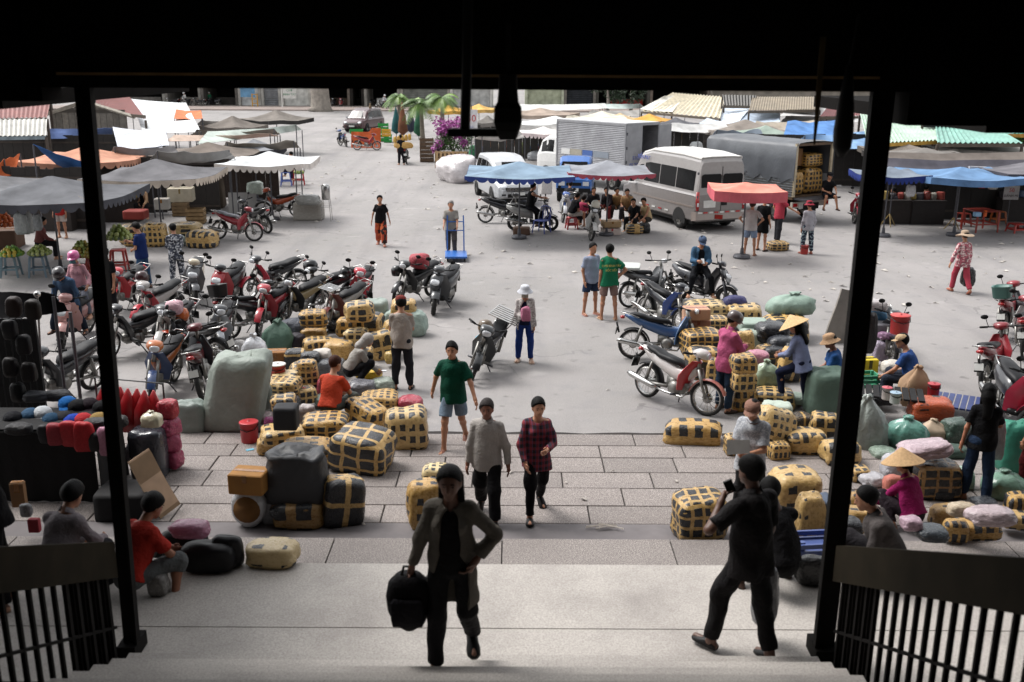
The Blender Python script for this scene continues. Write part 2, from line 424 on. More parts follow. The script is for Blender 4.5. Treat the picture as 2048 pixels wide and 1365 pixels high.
# ------------------------------------------------------------------ people: a signed-distance body turned into one mesh
def nets(F, org, h):
    S = F < 0
    nx, ny, nz = F.shape
    c = np.zeros((nx - 1, ny - 1, nz - 1), np.int8)
    for i in (0, 1):
        for j in (0, 1):
            for k in (0, 1): c += S[i:nx - 1 + i, j:ny - 1 + j, k:nz - 1 + k]
    A = (c > 0) & (c < 8); I, J, K = np.nonzero(A)
    if len(I) == 0: return np.zeros((0, 3)), []
    idx = -np.ones(A.shape, np.int64); idx[I, J, K] = np.arange(len(I))
    acc = np.zeros((len(I), 3)); cnt = np.zeros(len(I))
    cor = [(i, j, k) for i in (0, 1) for j in (0, 1) for k in (0, 1)]
    for a in cor:
        for ax in range(3):
            if a[ax] == 0:
                b = list(a); b[ax] = 1
                fa = F[I + a[0], J + a[1], K + a[2]]; fb = F[I + b[0], J + b[1], K + b[2]]
                m = (fa < 0) != (fb < 0)
                t = np.where(m, fa / np.where(m, fa - fb, 1), 0)
                p = np.tile(np.array(a, float), (len(I), 1)); p[:, ax] += t
                acc += p * m[:, None]; cnt += m
    V = (np.stack([I, J, K], 1) + acc / cnt[:, None]) * h + org
    Q = []
    for ax in range(3):
        o1, o2 = [(1, 2), (2, 0), (0, 1)][ax]
        sl0 = [slice(1, -1)] * 3; sl1 = [slice(1, -1)] * 3
        sl0[ax] = slice(0, F.shape[ax] - 1); sl1[ax] = slice(1, F.shape[ax])
        s0, s1 = S[tuple(sl0)], S[tuple(sl1)]
        e = np.stack(np.nonzero(s0 != s1), 1); sg = s0[tuple(e.T)]
        base = e.copy(); base[:, o1] += 1; base[:, o2] += 1      # grid node index
        def cell(d1, d2):
            q = base.copy(); q[:, o1] += d1; q[:, o2] += d2
            return idx[q[:, 0], q[:, 1], q[:, 2]]
        q = np.stack([cell(-1, -1), cell(0, -1), cell(0, 0), cell(-1, 0)], 1)
        q[~sg] = q[~sg][:, ::-1]; Q.append(q)
    Q = np.concatenate(Q); Q = Q[(Q >= 0).all(1)]
    return V, Q

def sdf_mesh(prims, h, name, m, k=.03, cuts=(), wr=0.0, seed=0, extra=None):
    """prims: ('c',a,b,ra,rb,axis,flat,endflat) tapered capsule | ('e',c,radii,M) ellipsoid | ('-e',...) carve"""
    lo = np.full(3, 1e9); hi = -lo
    bbs = []
    for p in prims:
        if p[0] == 'c':
            r = max(p[3], p[4]); a = np.minimum(p[1], p[2]) - r; b = np.maximum(p[1], p[2]) + r
        else:
            r = max(p[2]); a = np.array(p[1]) - r; b = np.array(p[1]) + r
        bbs.append((a, b))
        if p[0] != '-e': lo = np.minimum(lo, a); hi = np.maximum(hi, b)
    pad = k + 2 * h
    lo = lo - pad; hi = hi + pad; n = np.ceil((hi - lo) / h).astype(int) + 1
    F = np.full(n, .5, np.float32)
    for p, (a, b) in zip(prims, bbs):
        i0 = np.maximum(((a - pad - lo) / h).astype(int), 0); i1 = np.minimum(((b + pad - lo) / h).astype(int) + 2, n)
        if (i1 <= i0).any(): continue
        X = np.stack(np.meshgrid(*[(np.arange(i0[d], i1[d]) * h + lo[d]).astype(np.float32) for d in range(3)], indexing='ij'), -1)
        sub = tuple(slice(i0[d], i1[d]) for d in range(3))
        if p[0] == 'c':
            A = np.array(p[1], np.float32); B = np.array(p[2], np.float32); Y = X - A; D = B - A
            ax = p[5] if len(p) > 5 else None
            L2 = max(float(D @ D), 1e-9)
            t = (Y @ D) / L2; tc = np.clip(t, 0, 1); E = Y - tc[..., None] * D
            if ax is not None:
                ax = np.array(ax, np.float32); q = E @ ax; E = E + (q * (p[6] - 1))[..., None] * ax
            d = np.sqrt((E * E).sum(-1)) - (p[3] + (p[4] - p[3]) * tc)
            if ax is not None: d *= .8
            ef = p[7] if len(p) > 7 else 0
            if ef & 1: d = np.maximum(d, (t - 1) * math.sqrt(L2))
            if ef & 2: d = np.maximum(d, -t * math.sqrt(L2))
        else:
            Y = X - np.array(p[1], np.float32)
            if len(p) > 3 and p[3] is not None: Y = Y @ np.array(p[3], np.float32)
            rr = np.array(p[2], np.float32); k0 = np.sqrt(((Y / rr) ** 2).sum(-1)); k1 = np.sqrt(((Y / rr ** 2) ** 2).sum(-1)) + 1e-6
            d = k0 * (k0 - 1) / k1
        f = F[sub]
        if p[0] == '-e': F[sub] = np.maximum(f, -d); continue
        kk = k; q = np.clip(.5 + .5 * (d - f) / kk, 0, 1)
        F[sub] = d * (1 - q) + f * q - kk * q * (1 - q)
    if wr or len(cuts):
        X = np.stack(np.meshgrid(*[(np.arange(n[d]) * h + lo[d]).astype(np.float32) for d in range(3)], indexing='ij'), -1)
        if wr:
            rg = np.random.RandomState(seed); W = np.zeros(F.shape, np.float32)
            for q in range(7):
                v = rg.normal(size=3); v /= np.linalg.norm(v); v *= rg.uniform(16, 46); v[2] *= .8
                W += np.sin(X @ v.astype(np.float32) + rg.uniform(0, 6))
            F += W * (wr / 3)
        for nn, off in cuts:
            F = np.maximum(F, X @ np.array(nn, np.float32) - off)
    F[0] = F[-1] = .5; F[:, 0] = F[:, -1] = .5; F[:, :, 0] = F[:, :, -1] = .5
    V, Q = nets(F, lo, h)
    vs = V.tolist(); fs = [tuple(q) for q in (Q.tolist() if len(Q) else [])]
    if extra:
        b = len(vs); vs += extra.v; fs += [tuple(i + b for i in f) for f in extra.f]
    me = bpy.data.meshes.new(name); me.from_pydata(vs, [], fs); me.materials.append(m)
    me.polygons.foreach_set('use_smooth', [True] * len(me.polygons)); me.update()
    return me

def dirv(f, a, s):
    f, a = R(f), R(a)
    return Vector((s * math.sin(a), math.cos(a) * math.sin(f), -math.cos(a) * math.cos(f)))

POSES = {
 'stand': {},
 'relax': dict(la=(2, 9, 12, 3), ra=(-6, 10, 22, 2), ll=(4, 4, -2, 3), rl=(-3, 4, -5, 3)),
 'walk': dict(la=(-22, 9, -8, 6), ra=(24, 9, 42, 4), ll=(21, 2, 6, 2), rl=(-13, 2, -34, 2), lean=4),
 'walk2': dict(la=(24, 12, 34, 6), ra=(-24, 12, -10, 8), ll=(-13, 2, -36, 2), rl=(20, 2, 5, 2), lean=4),
 'phone': dict(ra=(28, 10, 112, -22), la=(10, 8, 70, -38), head=(28, 0), ll=(3, 4, 0, 3), rl=(-3, 5, -6, 3)),
 'hips': dict(ra=(-18, 42, 20, -38), la=(0, 8, 10, 4), ll=(3, 5, 0, 4), rl=(-3, 6, -4, 4)),
 'akimbo': dict(ra=(-18, 44, 22, -40), la=(-18, 44, 22, -40), ll=(3, 5, 0, 4), rl=(-3, 6, -4, 4)),
 'front': dict(la=(26, 6, 92, -30), ra=(26, 6, 92, -30), head=(24, 0)),
 'push': dict(la=(34, 8, 62, 2), ra=(34, 8, 62, 2), lean=7, ll=(18, 2, 4, 2), rl=(-10, 2, -26, 2)),
 'sit': dict(la=(30, 8, 66, -18), ra=(34, 8, 72, -18), ll=(82, 8, 4, 5), rl=(84, 9, -4, 5), lean=12, head=(14, 0), seat=.40),
 'sit2': dict(la=(52, 10, 70, -10), ra=(20, 12, 84, -30), ll=(88, 14, 10, 10), rl=(92, 10, 0, 6), lean=20, head=(8, 20), seat=.32),
 'squat': dict(la=(55, 4, 68, -12), ra=(58, 4, 80, -22), ll=(118, 12, -38, 8), rl=(114, 14, -36, 8), lean=30, head=(8, 0)),
 'hunch': dict(la=(48, 10, 84, -26), ra=(50, 10, 92, -28), ll=(100, 16, -22, 10), rl=(98, 16, -20, 10), lean=36, head=(24, 0), seat=.22),
 'ride': dict(la=(34, 16, 66, 10), ra=(34, 16, 66, 10), ll=(62, 18, -4, 14), rl=(62, 18, -4, 14), lean=14, head=(10, 0), seat=.80),
 'ridephone': dict(ra=(34, 10, 108, -22), la=(28, 10, 96, -26), ll=(60, 16, 0, 12), rl=(60, 16, 0, 12), lean=10, head=(30, 0), seat=.78),
 'call': dict(ra=(0, 14, 12, 6), la=(24, 52, 158, -46), ll=(-16, 4, -46, 4), rl=(8, 3, 3, 2), lean=3),
 'lift': dict(la=(38, 8, 80, -22), ra=(34, 10, 88, -20), ll=(58, 6, -14, 4), rl=(-4, 3, -8, 3), lean=14, head=(22, 0)),
}

def person(label, px, py, hgt=1.62, yaw=180, pose='stand', top=('tee', '#888888'), bot=('trousers', '#222226'), skin='#a8765a', shoes='#b58a70',
           hair='short', hcol='#060505', hat=None, z=0.0, at=None, tuck=False, mask=None, fem=False, lod=None, group=None, hand=None, faced=True, **over):
    loc = Vector(at) if at is not None else G(px, py, z)
    dist = (loc - C0).length
    h = lod or min(.026, max(.0085, dist * .00077))
    P = dict(lean=2, twist=0, head=(6, 0), la=(2, 8, 14, 4), ra=(2, 8, 14, 4), ll=(1, 4, -1, 3), rl=(-1, 4, -3, 3), seat=None, rise=0.0); P.update(POSES[pose]); P.update(over)
    S = hgt / 1.70
    hipw, shw = (.09, .138) if fem else (.085, .155)
    # skeleton (facing +Y); z up, pelvis at origin then dropped to the ground
    TW = Euler((0, 0, R(P['twist']))).to_matrix(); LN = TW @ Euler((-R(P['lean']), 0, 0)).to_matrix()
    LP = {}
    for sd, key in ((-1, 'l'), (1, 'r')):
        f, a, f2, a2 = P[key + 'l']
        hip = Vector((sd * hipw, 0, 0)) * S; kn = hip + dirv(f, a, sd) * .42 * S; an = kn + dirv(f2, a2, sd) * .405 * S
        tip = max(-65, min(30, (f2 + 6) * 1.15)) if f2 < -12 else max(-4, min(25, f2 * .4))
        if P['seat'] is not None or pose in ('squat', 'hunch'): tip = 0
        fd = Vector((sd * .18, math.cos(R(tip)), math.sin(R(tip)))).normalized()
        LP[key] = (hip, kn, an, fd)
    low = min(min(v[2].z - .075 * S, v[2].z - .05 * S + v[3].z * .17 * S) for v in LP.values())
    pz = P['seat'] + .10 * S if P['seat'] is not None else -low
    pz += P['rise']
    pel = Vector((0, 0, pz))
    for key in LP: LP[key] = tuple([p + pel for p in LP[key][:3]] + [LP[key][3]])
    chest = pel + LN @ Vector((0, .0, .36 * S)); neck = pel + LN @ Vector((0, -.01, .50 * S)); fwd = LN @ Vector((0, 1, 0)); upv = LN @ Vector((0, 0, 1))
    hp, hy = P['head']
    HM = LN @ Euler((0, 0, R(hy))).to_matrix() @ Euler((R(P['lean'] * .7 - hp), 0, 0)).to_matrix()
    hc = neck + (LN @ Vector((0, .02, .08)) + HM @ Vector((0, .015, .085))) * S
    AR = {}
    for sd, key in ((-1, 'l'), (1, 'r')):
        f, a, f2, a2 = P[key + 'a']
        sh = pel + LN @ (Vector((sd * shw, -.01, .432)) * S); el = sh + LN @ dirv(f, a, sd) * .285 * S; wr_ = el + LN @ dirv(f2, a2, sd) * .245 * S
        AR[key] = (sh, el, wr_, (LN @ dirv(f2, a2, sd)).normalized())
    T = lambda v: tuple(v)
    arm_r = (.042, .034, .025) if not fem else (.036, .030, .022)
    leg_r = (.076, .050, .034) if not fem else (.072, .046, .031)
    B = []
    B.append(('c', T(pel + LN @ Vector((0, 0, .02)) * S), T(chest), .125 * S, (.145 if not fem else .128) * S, T(fwd), 1.45))
    B.append(('e', T(pel + Vector((0, -.01, 0))), ((.15 if not fem else .16) * S, .115 * S, .12 * S)))
    B.append(('c', T(neck), T(hc), .052 * S, .05 * S))
    for key in 'lr':
        sh, el, wr_, hd = AR[key]; hip, kn, an, fd = LP[key]
        B += [('c', T(neck - upv * .02 * S), T(sh), .046 * S, .042 * S), ('c', T(sh), T(el), arm_r[0] * 1.08 * S, arm_r[1] * S), ('c', T(el), T(wr_), arm_r[1] * 1.05 * S, arm_r[2] * S)]
        B += [('c', T(hip), T(kn), leg_r[0] * S, leg_r[1] * S), ('c', T(kn), T(an), leg_r[1] * .98 * S, leg_r[2] * S), ('e', T(kn + (an - kn) * .3 + Vector((0, -.012, 0))), (.05 * S,) * 3)]
        toe = an + fd * .15 * S - Vector((0, 0, .045 * S)); heel = an - Vector((0, 0, .045 * S)) - fd * .03 * S
        B += [('c', T(heel), T(toe), .032 * S, .026 * S), ('c', T(an), T(heel + fd * .05), .034 * S, .03 * S)]
        B.append(('c', T(wr_), T(wr_ + hd * .07 * S), .026 * S, .031 * S, T(hd.cross(Vector((0, 0, 1))).normalized() if abs(hd.z) < .9 else (1, 0, 0)), 1.25))
    # head: skull, jaw, nose, ears, brow
    RT = [list(r) for r in HM]
    H_ = lambda x, y, zz: T(hc + HM @ (Vector((x, y, zz)) * S))
    B += [('e', H_(0, -.008, .025), (.074 * S, .094 * S, .095 * S), RT), ('e', H_(0, .028, -.035), (.058 * S, .062 * S, .068 * S), RT),
          ('c', H_(0, .088, .012), H_(0, .104, -.018), .010 * S, .015 * S), ('e', H_(.076, -.008, -.004), (.012 * S, .022 * S, .034 * S), RT), ('e', H_(-.076, -.008, -.004), (.012 * S, .022 * S, .034 * S), RT),
          ('c', H_(-.02, .082, -.052), H_(.02, .082, -.052), .011 * S, .011 * S), ('e', H_(0, .072, -.088), (.026 * S, .022 * S, .02 * S), RT)]
    fing = MB()
    for sd, key in ((-1, 'l'), (1, 'r')):
        sh, el, wr_, hd = AR[key]; side = hd.cross(LN @ Vector((-sd, 0, 0)))
        pal = (LN @ Vector((-sd, .1, 0))); pal = (pal - hd * pal.dot(hd)).normalized(); wd = hd.cross(pal).normalized()
        base = wr_ + hd * .085 * S; cr = 28 if hand else 16
        for q in range(4):
            o = base + wd * (q - 1.5) * .0175 * S; L = (.07, .078, .073, .058)[q] * S
            p1 = o + (hd * math.cos(R(cr)) + pal * math.sin(R(cr))) * L * .55; p2 = p1 + (hd * math.cos(R(cr * 2.4)) + pal * math.sin(R(cr * 2.4))) * L * .45
            fing.tube([o - hd * .02, o, p1, p2], [.009 * S, .0088 * S, .008 * S, .0062 * S], 5)
        wdt = wd if wd.dot(LN @ Vector((0, 1, 0)) + upv * .3) > 0 else -wd
        o = wr_ + hd * .03 * S + wdt * .022 * S
        fing.tube([o, o + (hd * .6 + wdt * .7 + pal * .3).normalized() * .035 * S, o + (hd * .6 + wdt * .7 + pal * .3).normalized() * .03 * S + (hd * .9 + pal * .4).normalized() * .03 * S], [.012 * S, .0105 * S, .008 * S], 5)
    rt = thing('person', label, 'person', loc, R(yaw), group)
    skc = hx(skin); sid = sum(map(ord, label)) % 999
    ob('body', sdf_mesh(B, h, 'body', skinm, .028 * S, extra=fing), rt, color=skc)
    # ---- clothes
    kind, tc = top[0], top[1]; tm = top[2] if len(top) > 2 else cloth
    infl = {'tee': .020, 'shirt': .024, 'blouse': .026, 'jacket': .034, 'tank': .012, 'polo': .022, 'coat': .024, 'dress': .02}[kind] * max(1, S)
    infl = max(infl, h * .95)
    slv = {'tee': .72, 'polo': .78, 'tank': 0, 'dress': .3}.get(kind, 1.9)
    slv = over.get('sleeve', slv)
    hem = {'tee': -.12, 'polo': -.12, 'tank': -.09, 'shirt': -.15, 'blouse': -.17, 'jacket': -.14, 'coat': -.42, 'dress': -.38}[kind]
    if tuck: hem = .0
    hem = over.get('hem', hem)
    seated = P['seat'] is not None or pose in ('squat', 'hunch')
    if seated: hem = max(hem, .0)
    wst, cst = (.152, .146) if not fem else (.150, .130)
    if not seated and not tuck: wst += .008
    hb = pel + LN @ Vector((0, 0, hem)) * S if not seated else pel + LN @ Vector((0, -.01, hem)) * S
    Cp = [('c', T(hb), T(chest), (wst + .012) * S + infl, cst * S + infl, T(fwd), 1.26, 2)]
    if fem: Cp += [('e', T(chest + LN @ Vector((sx * .062, .085, -.01)) * S), (.062 * S,) * 3) for sx in (-1, 1)]
    for key in 'lr':
        sh, el, wr_, hd = AR[key]
        if kind != 'tank': Cp.append(('c', T(neck - upv * .05 * S), T(sh - upv * .006), .044 * S + infl * .4, .042 * S + infl * .5))
        else: Cp.append(('c', T(chest), T(neck - upv * .05 * S + (sh - neck) * .45), .07 * S, .04 * S + infl * .4))
        if slv > 0:
            e1 = min(1, slv); pe = sh + (el - sh) * e1; fl = .014 if slv < 1 else .004
            Cp.append(('c', T(sh), T(pe), arm_r[0] * 1.08 * S + infl * .65, arm_r[1] * S + infl * .7 + fl, None, 1, 1 if slv < 1 else 0))
            if slv > 1:
                pw = el + (wr_ - el) * min(1.02, slv - 1 + .05); Cp.append(('c', T(el), T(pw), arm_r[1] * S + infl * .75, arm_r[2] * S + infl * .8, None, 1, 1))
    nk = neck + fwd * .045 * S + upv * .03 * S
    Cp.append(('-e', T(nk), (.066 * S, .07 * S, .075 * S)))
    if kind in ('jacket', 'coat') or over.get('open'):     # open front shows the under layer
        RL = [list(r) for r in LN]
        Cp.append(('-e', T(pel + LN @ Vector((0, .19, .16)) * S), (.086 * S, .19 * S, .42 * S), RL))
        Cp.append(('-e', T(pel + LN @ Vector((0, .19, -.20)) * S), (.15 * S, .22 * S, .40 * S), RL))
        u = over.get('under', '#141316')
        ob('undershirt', sdf_mesh([('c', T(pel + LN @ Vector((0, 0, -.06)) * S), T(chest), wst * S + infl * .4, cst * S + infl * .35, T(fwd), 1.36, 2), ('-e', T(nk), (.06 * S, .07 * S, .09 * S))], h, 'undershirt', cloth, .02), rt, color=hx(u))
    nm = {'tee': 't_shirt', 'polo': 'polo_shirt', 'tank': 'tank_top', 'shirt': 'shirt', 'blouse': 'blouse', 'jacket': 'jacket', 'coat': 'long_coat', 'dress': 'dress'}[kind]
    ob(nm, sdf_mesh(Cp, h, nm, tm, .03 * S, wr=.011 if h < .02 else .006, seed=sid), rt, color=hx(tc))
    if kind in ('polo', 'shirt') and h < .018:
        g = MB(); r0 = .064 * S; rs = []
        for zz, rr in ((-.01, 1.12), (.03, 1.0), (-.015, 1.32)):
            rs.append([neck + LN @ (Vector((math.sin(q) * rr * r0, -math.cos(q) * rr * r0 * .95 + .012, zz + .045 - .035 * (1 - math.cos(q)) * .5 - .01)) * S) for q in [R(25 + 310 * j / 15 - 180 + 180) for j in range(16)]])
        g.slab(rs, .004); ob('collar', g.mesh('collar', tm, True), rt, color=hx(tc))
    bk, bc = bot[0], bot[1]; bmt = bot[2] if len(bot) > 2 else cloth
    bi = max(.016, h * .9); Cp = []
    if bk == 'skirt':
        mid = (LP['l'][1] + LP['r'][1]) / 2; Cp = [('c', T(pel + Vector((0, 0, .08))), T(mid - Vector((0, 0, .22))), .14 * S + bi, .15 * S + bi, (0, 1, 0), 1.2, 1)]
    else:
        ext = {'trousers': 1.95, 'shorts': .82, 'capri': 1.25}[bk]; loose = {'trousers': .012, 'shorts': .024, 'capri': .012}[bk]; loose = over.get('loose', loose)
        Cp.append(('e', T(pel + Vector((0, -.01, 0))), ((.145 if not fem else .15) * S + bi, .105 * S + bi, .115 * S + bi)))
        if not seated: Cp.append(('c', T(pel), T(pel + upv * .1), .118 * S + bi, .11 * S + bi, T(fwd), 1.35))
        for key in 'lr':
            hip, kn, an, fd = LP[key]; e1 = min(1, ext); pe = hip + (kn - hip) * e1
            Cp.append(('c', T(hip), T(pe), leg_r[0] * S + bi, leg_r[1] * S + bi + loose, None, 1, 1 if ext < 1 else 0))
            if ext > 1:
                pa = kn + (an - kn) * (ext - 1); Cp.append(('c', T(kn), T(pa), leg_r[1] * S + bi + loose * .8, leg_r[2] * S + bi * .9 + loose, None, 1, 1))
    bn = {'trousers': 'trousers', 'shorts': 'shorts', 'capri': 'cropped_trousers', 'skirt': 'skirt'}[bk]
    ob(bn, sdf_mesh(Cp, h, bn, bmt, .025 * S, wr=.009 if h < .02 else .004, seed=sid + 5), rt, color=hx(bc))
    if shoes:
        for key in 'lr':
            hip, kn, an, fd = LP[key]; dn = Vector((0, 0, 1)); g = MB()
            a = an - dn * .06 * S - fd * .055 * S; b = an - dn * .06 * S + fd * .175 * S; sdv = fd.cross(Vector((0, 0, 1))).normalized(); upf = sdv.cross(fd).normalized()
            sand = over.get('sandal', False); th = .012 if sand else .03
            rs = []
            for t, wv, hv in ((0, .028, .5), (.12, .036, 1), (.4, .037, 1), (.62, .045, .85), (.88, .042, .6), (1, .022, .4)):
                c = a + (b - a) * t; up_ = (.062 if t < .45 else .05) * hv
                if sand: up_ = .004
                rs.append([c + sdv * wv * math.cos(q) * 1.2 + upf * ((up_ if math.sin(q) > 0 else .018) * math.sin(q)) for q in [2 * math.pi * j / 10 for j in range(10)]])
            g.rings(rs)
            if sand: g.tube([a + (b - a) * .6 + sdv * .045, a + (b - a) * .66 + upf * .045, a + (b - a) * .6 - sdv * .045], .008, 5)
            ob('sandal' if sand else 'shoe', g.mesh('shoe', leath, True), rt, color=hx(shoes))
    # ---- hair and headgear
    hinf = max(.018, h * .8)
    if hair:
        Hp = [('e', H_(0, -.012, .028), (.076 * S + hinf, .094 * S + hinf, .094 * S + hinf), RT)]
        nrm = HM @ Vector((0, .80, -.60)).normalized(); off = nrm.dot(Vector(H_(0, .045, .055)))
        Hm = [sdf_mesh(Hp, h, 'hair', hairm, .02, cuts=[(T(nrm), off)], wr=.008, seed=sid)]
        if hair == 'long':
            Hl = [('c', H_(0, -.075, .03), T(hc + HM @ Vector((0, -.10, -.05)) * S), .075 * S, .085 * S, T(fwd), 1.5), ('c', T(hc + HM @ Vector((0, -.10, -.05)) * S), T(chest - fwd * .135 * S + upv * .02), .085 * S, .06 * S, T(fwd), 2.0),
                  ('c', H_(.065, -.05, .02), T(neck + LN @ Vector((.075, -.02, -.06)) * S), .03 * S, .02 * S), ('c', H_(-.065, -.05, .02), T(neck + LN @ Vector((-.09, .0, -.12)) * S), .03 * S, .02 * S)]
            Hm.append(sdf_mesh(Hl, h, 'long_hair', hairm, .03, wr=.006, seed=3))
        if hair == 'bun':
            Hm.append(sdf_mesh([('e', H_(0, -.115, -.02), (.04 * S, .04 * S, .045 * S)), ('c', H_(0, -.09, 0), H_(0, -.12, -.09), .035, .022)], h, 'hair_bun', hairm, .02, wr=.004))
        for k_, m_ in enumerate(Hm): ob(m_.name.split('.')[0], m_, rt, color=hx(hcol))
    if faced and h < .017 and hat != 'hidden':
        for sx in (-1, 1):
            g = MB(); g.ball((0, 0, 0), (.011 * S, .006 * S, .0055 * S), 8, 5); ob('eye', g.mesh('eye', mat('eye_dark', '#17110f', .15, .05)), rt, H_(sx * .03, .083, .012), HM.to_euler())
            g = MB(); g.ball((0, 0, 0), (.019 * S, .006 * S, .004 * S), 8, 5); ob('eyebrow', g.mesh('eyebrow', hairm), rt, H_(sx * .031, .086, .034), HM.to_euler(), color=hx(hcol))
        g = MB(); g.ball((0, 0, 0), (.022 * S, .006 * S, .006 * S), 8, 5); ob('mouth', g.mesh('mouth', mat('lips', '#7d3f38', .5)), rt, H_(0, .091, -.053), HM.to_euler())
    def worn(name, g, m, c, smooth=True):
        ob(name, g.mesh(name, m, smooth), rt, tuple(hc), HM.to_euler(), (S, S, S), color=hx(c))
    if hat:
        hk, hcl = hat[0], hat[1]
        g = MB()
        if hk == 'conical':
            g.lathe([(.275, .03), (.27, .022), (.19, .085), (.10, .15), (.03, .205), (.004, .22), (.004, .225), (.03, .212), (.10, .158), (.19, .093), (.275, .03)], n=28, cap=False); worn('conical_hat', g, straw, hcl)
        elif hk == 'cap':
            g.lathe([(.094, .035), (.098, .06), (.09, .10), (.062, .128), (.02, .139), (.001, .14)], n=18, sy=1.12)
            g.slab([[(-.078, .068, .045), (-.04, .098, .052), (0, .106, .055), (.04, .098, .052), (.078, .068, .045)], [(-.07, .125, .032), (-.035, .165, .042), (0, .178, .045), (.035, .165, .042), (.07, .125, .032)]], .006); worn('cap', g, cloth, hcl)
        elif hk == 'bucket':
            g.lathe([(.17, -.005), (.165, .0), (.105, .055), (.10, .075), (.092, .125), (.06, .142), (.001, .145)], n=20, sy=1.08); worn('bucket_hat', g, cloth, hcl)
        elif hk == 'wide':
            rs = []
            for rr, zz in ((.235, .0), (.23, .01), (.16, .04), (.102, .055), (.098, .08), (.09, .135), (.055, .155), (.001, .158)):
                rs.append([(rr * math.cos(q), rr * math.sin(q) * 1.05, zz + .028 * math.sin(q * 2 + 1) * (rr / .235) ** 3) for q in [2 * math.pi * j / 24 for j in range(24)]])
            g.rings(rs); worn('sun_hat', g, straw, hcl)
        elif hk == 'helmet':
            g.lathe([(.112, -.02), (.122, .02), (.122, .06), (.105, .12), (.06, .152), (.001, .16)], n=20, sy=1.15)
            g.slab([[(-.09, .09, .02), (-.05, .132, .03), (0, .142, .034), (.05, .132, .03), (.09, .09, .02)], [(-.085, .12, .0), (-.05, .175, .01), (0, .19, .014), (.05, .175, .01), (.085, .12, .0)]], .006); worn('crash_helmet', g, paint, hcl)
        elif hk == 'hood':
            ob('hood', sdf_mesh([('e', H_(0, -.015, .02), (.10 * S, .118 * S, .125 * S), RT), ('c', H_(0, -.05, -.06), T(neck - fwd * .05), .09 * S, .10 * S), ('-e', H_(0, .13, -.01), (.065 * S, .10 * S, .085 * S), RT)], h, 'hood', cloth, .03, wr=.005), rt, color=hx(hcl))
    if mask:
        g = MB(); g.slab([[(x, .062 + .045 * math.cos(x * 16), zz) for x in [(-.068 + .136 * j / 8) for j in range(9)]] for zz in (.0, -.035, -.07, -.105)], .008); worn('face_mask', g, cloth, mask)
    rt_hands = {k_: loc + Matrix.Rotation(R(yaw), 3, 'Z') @ (AR[k_][2] + AR[k_][3] * .09 * S) for k_ in 'lr'}
    return rt, rt_hands
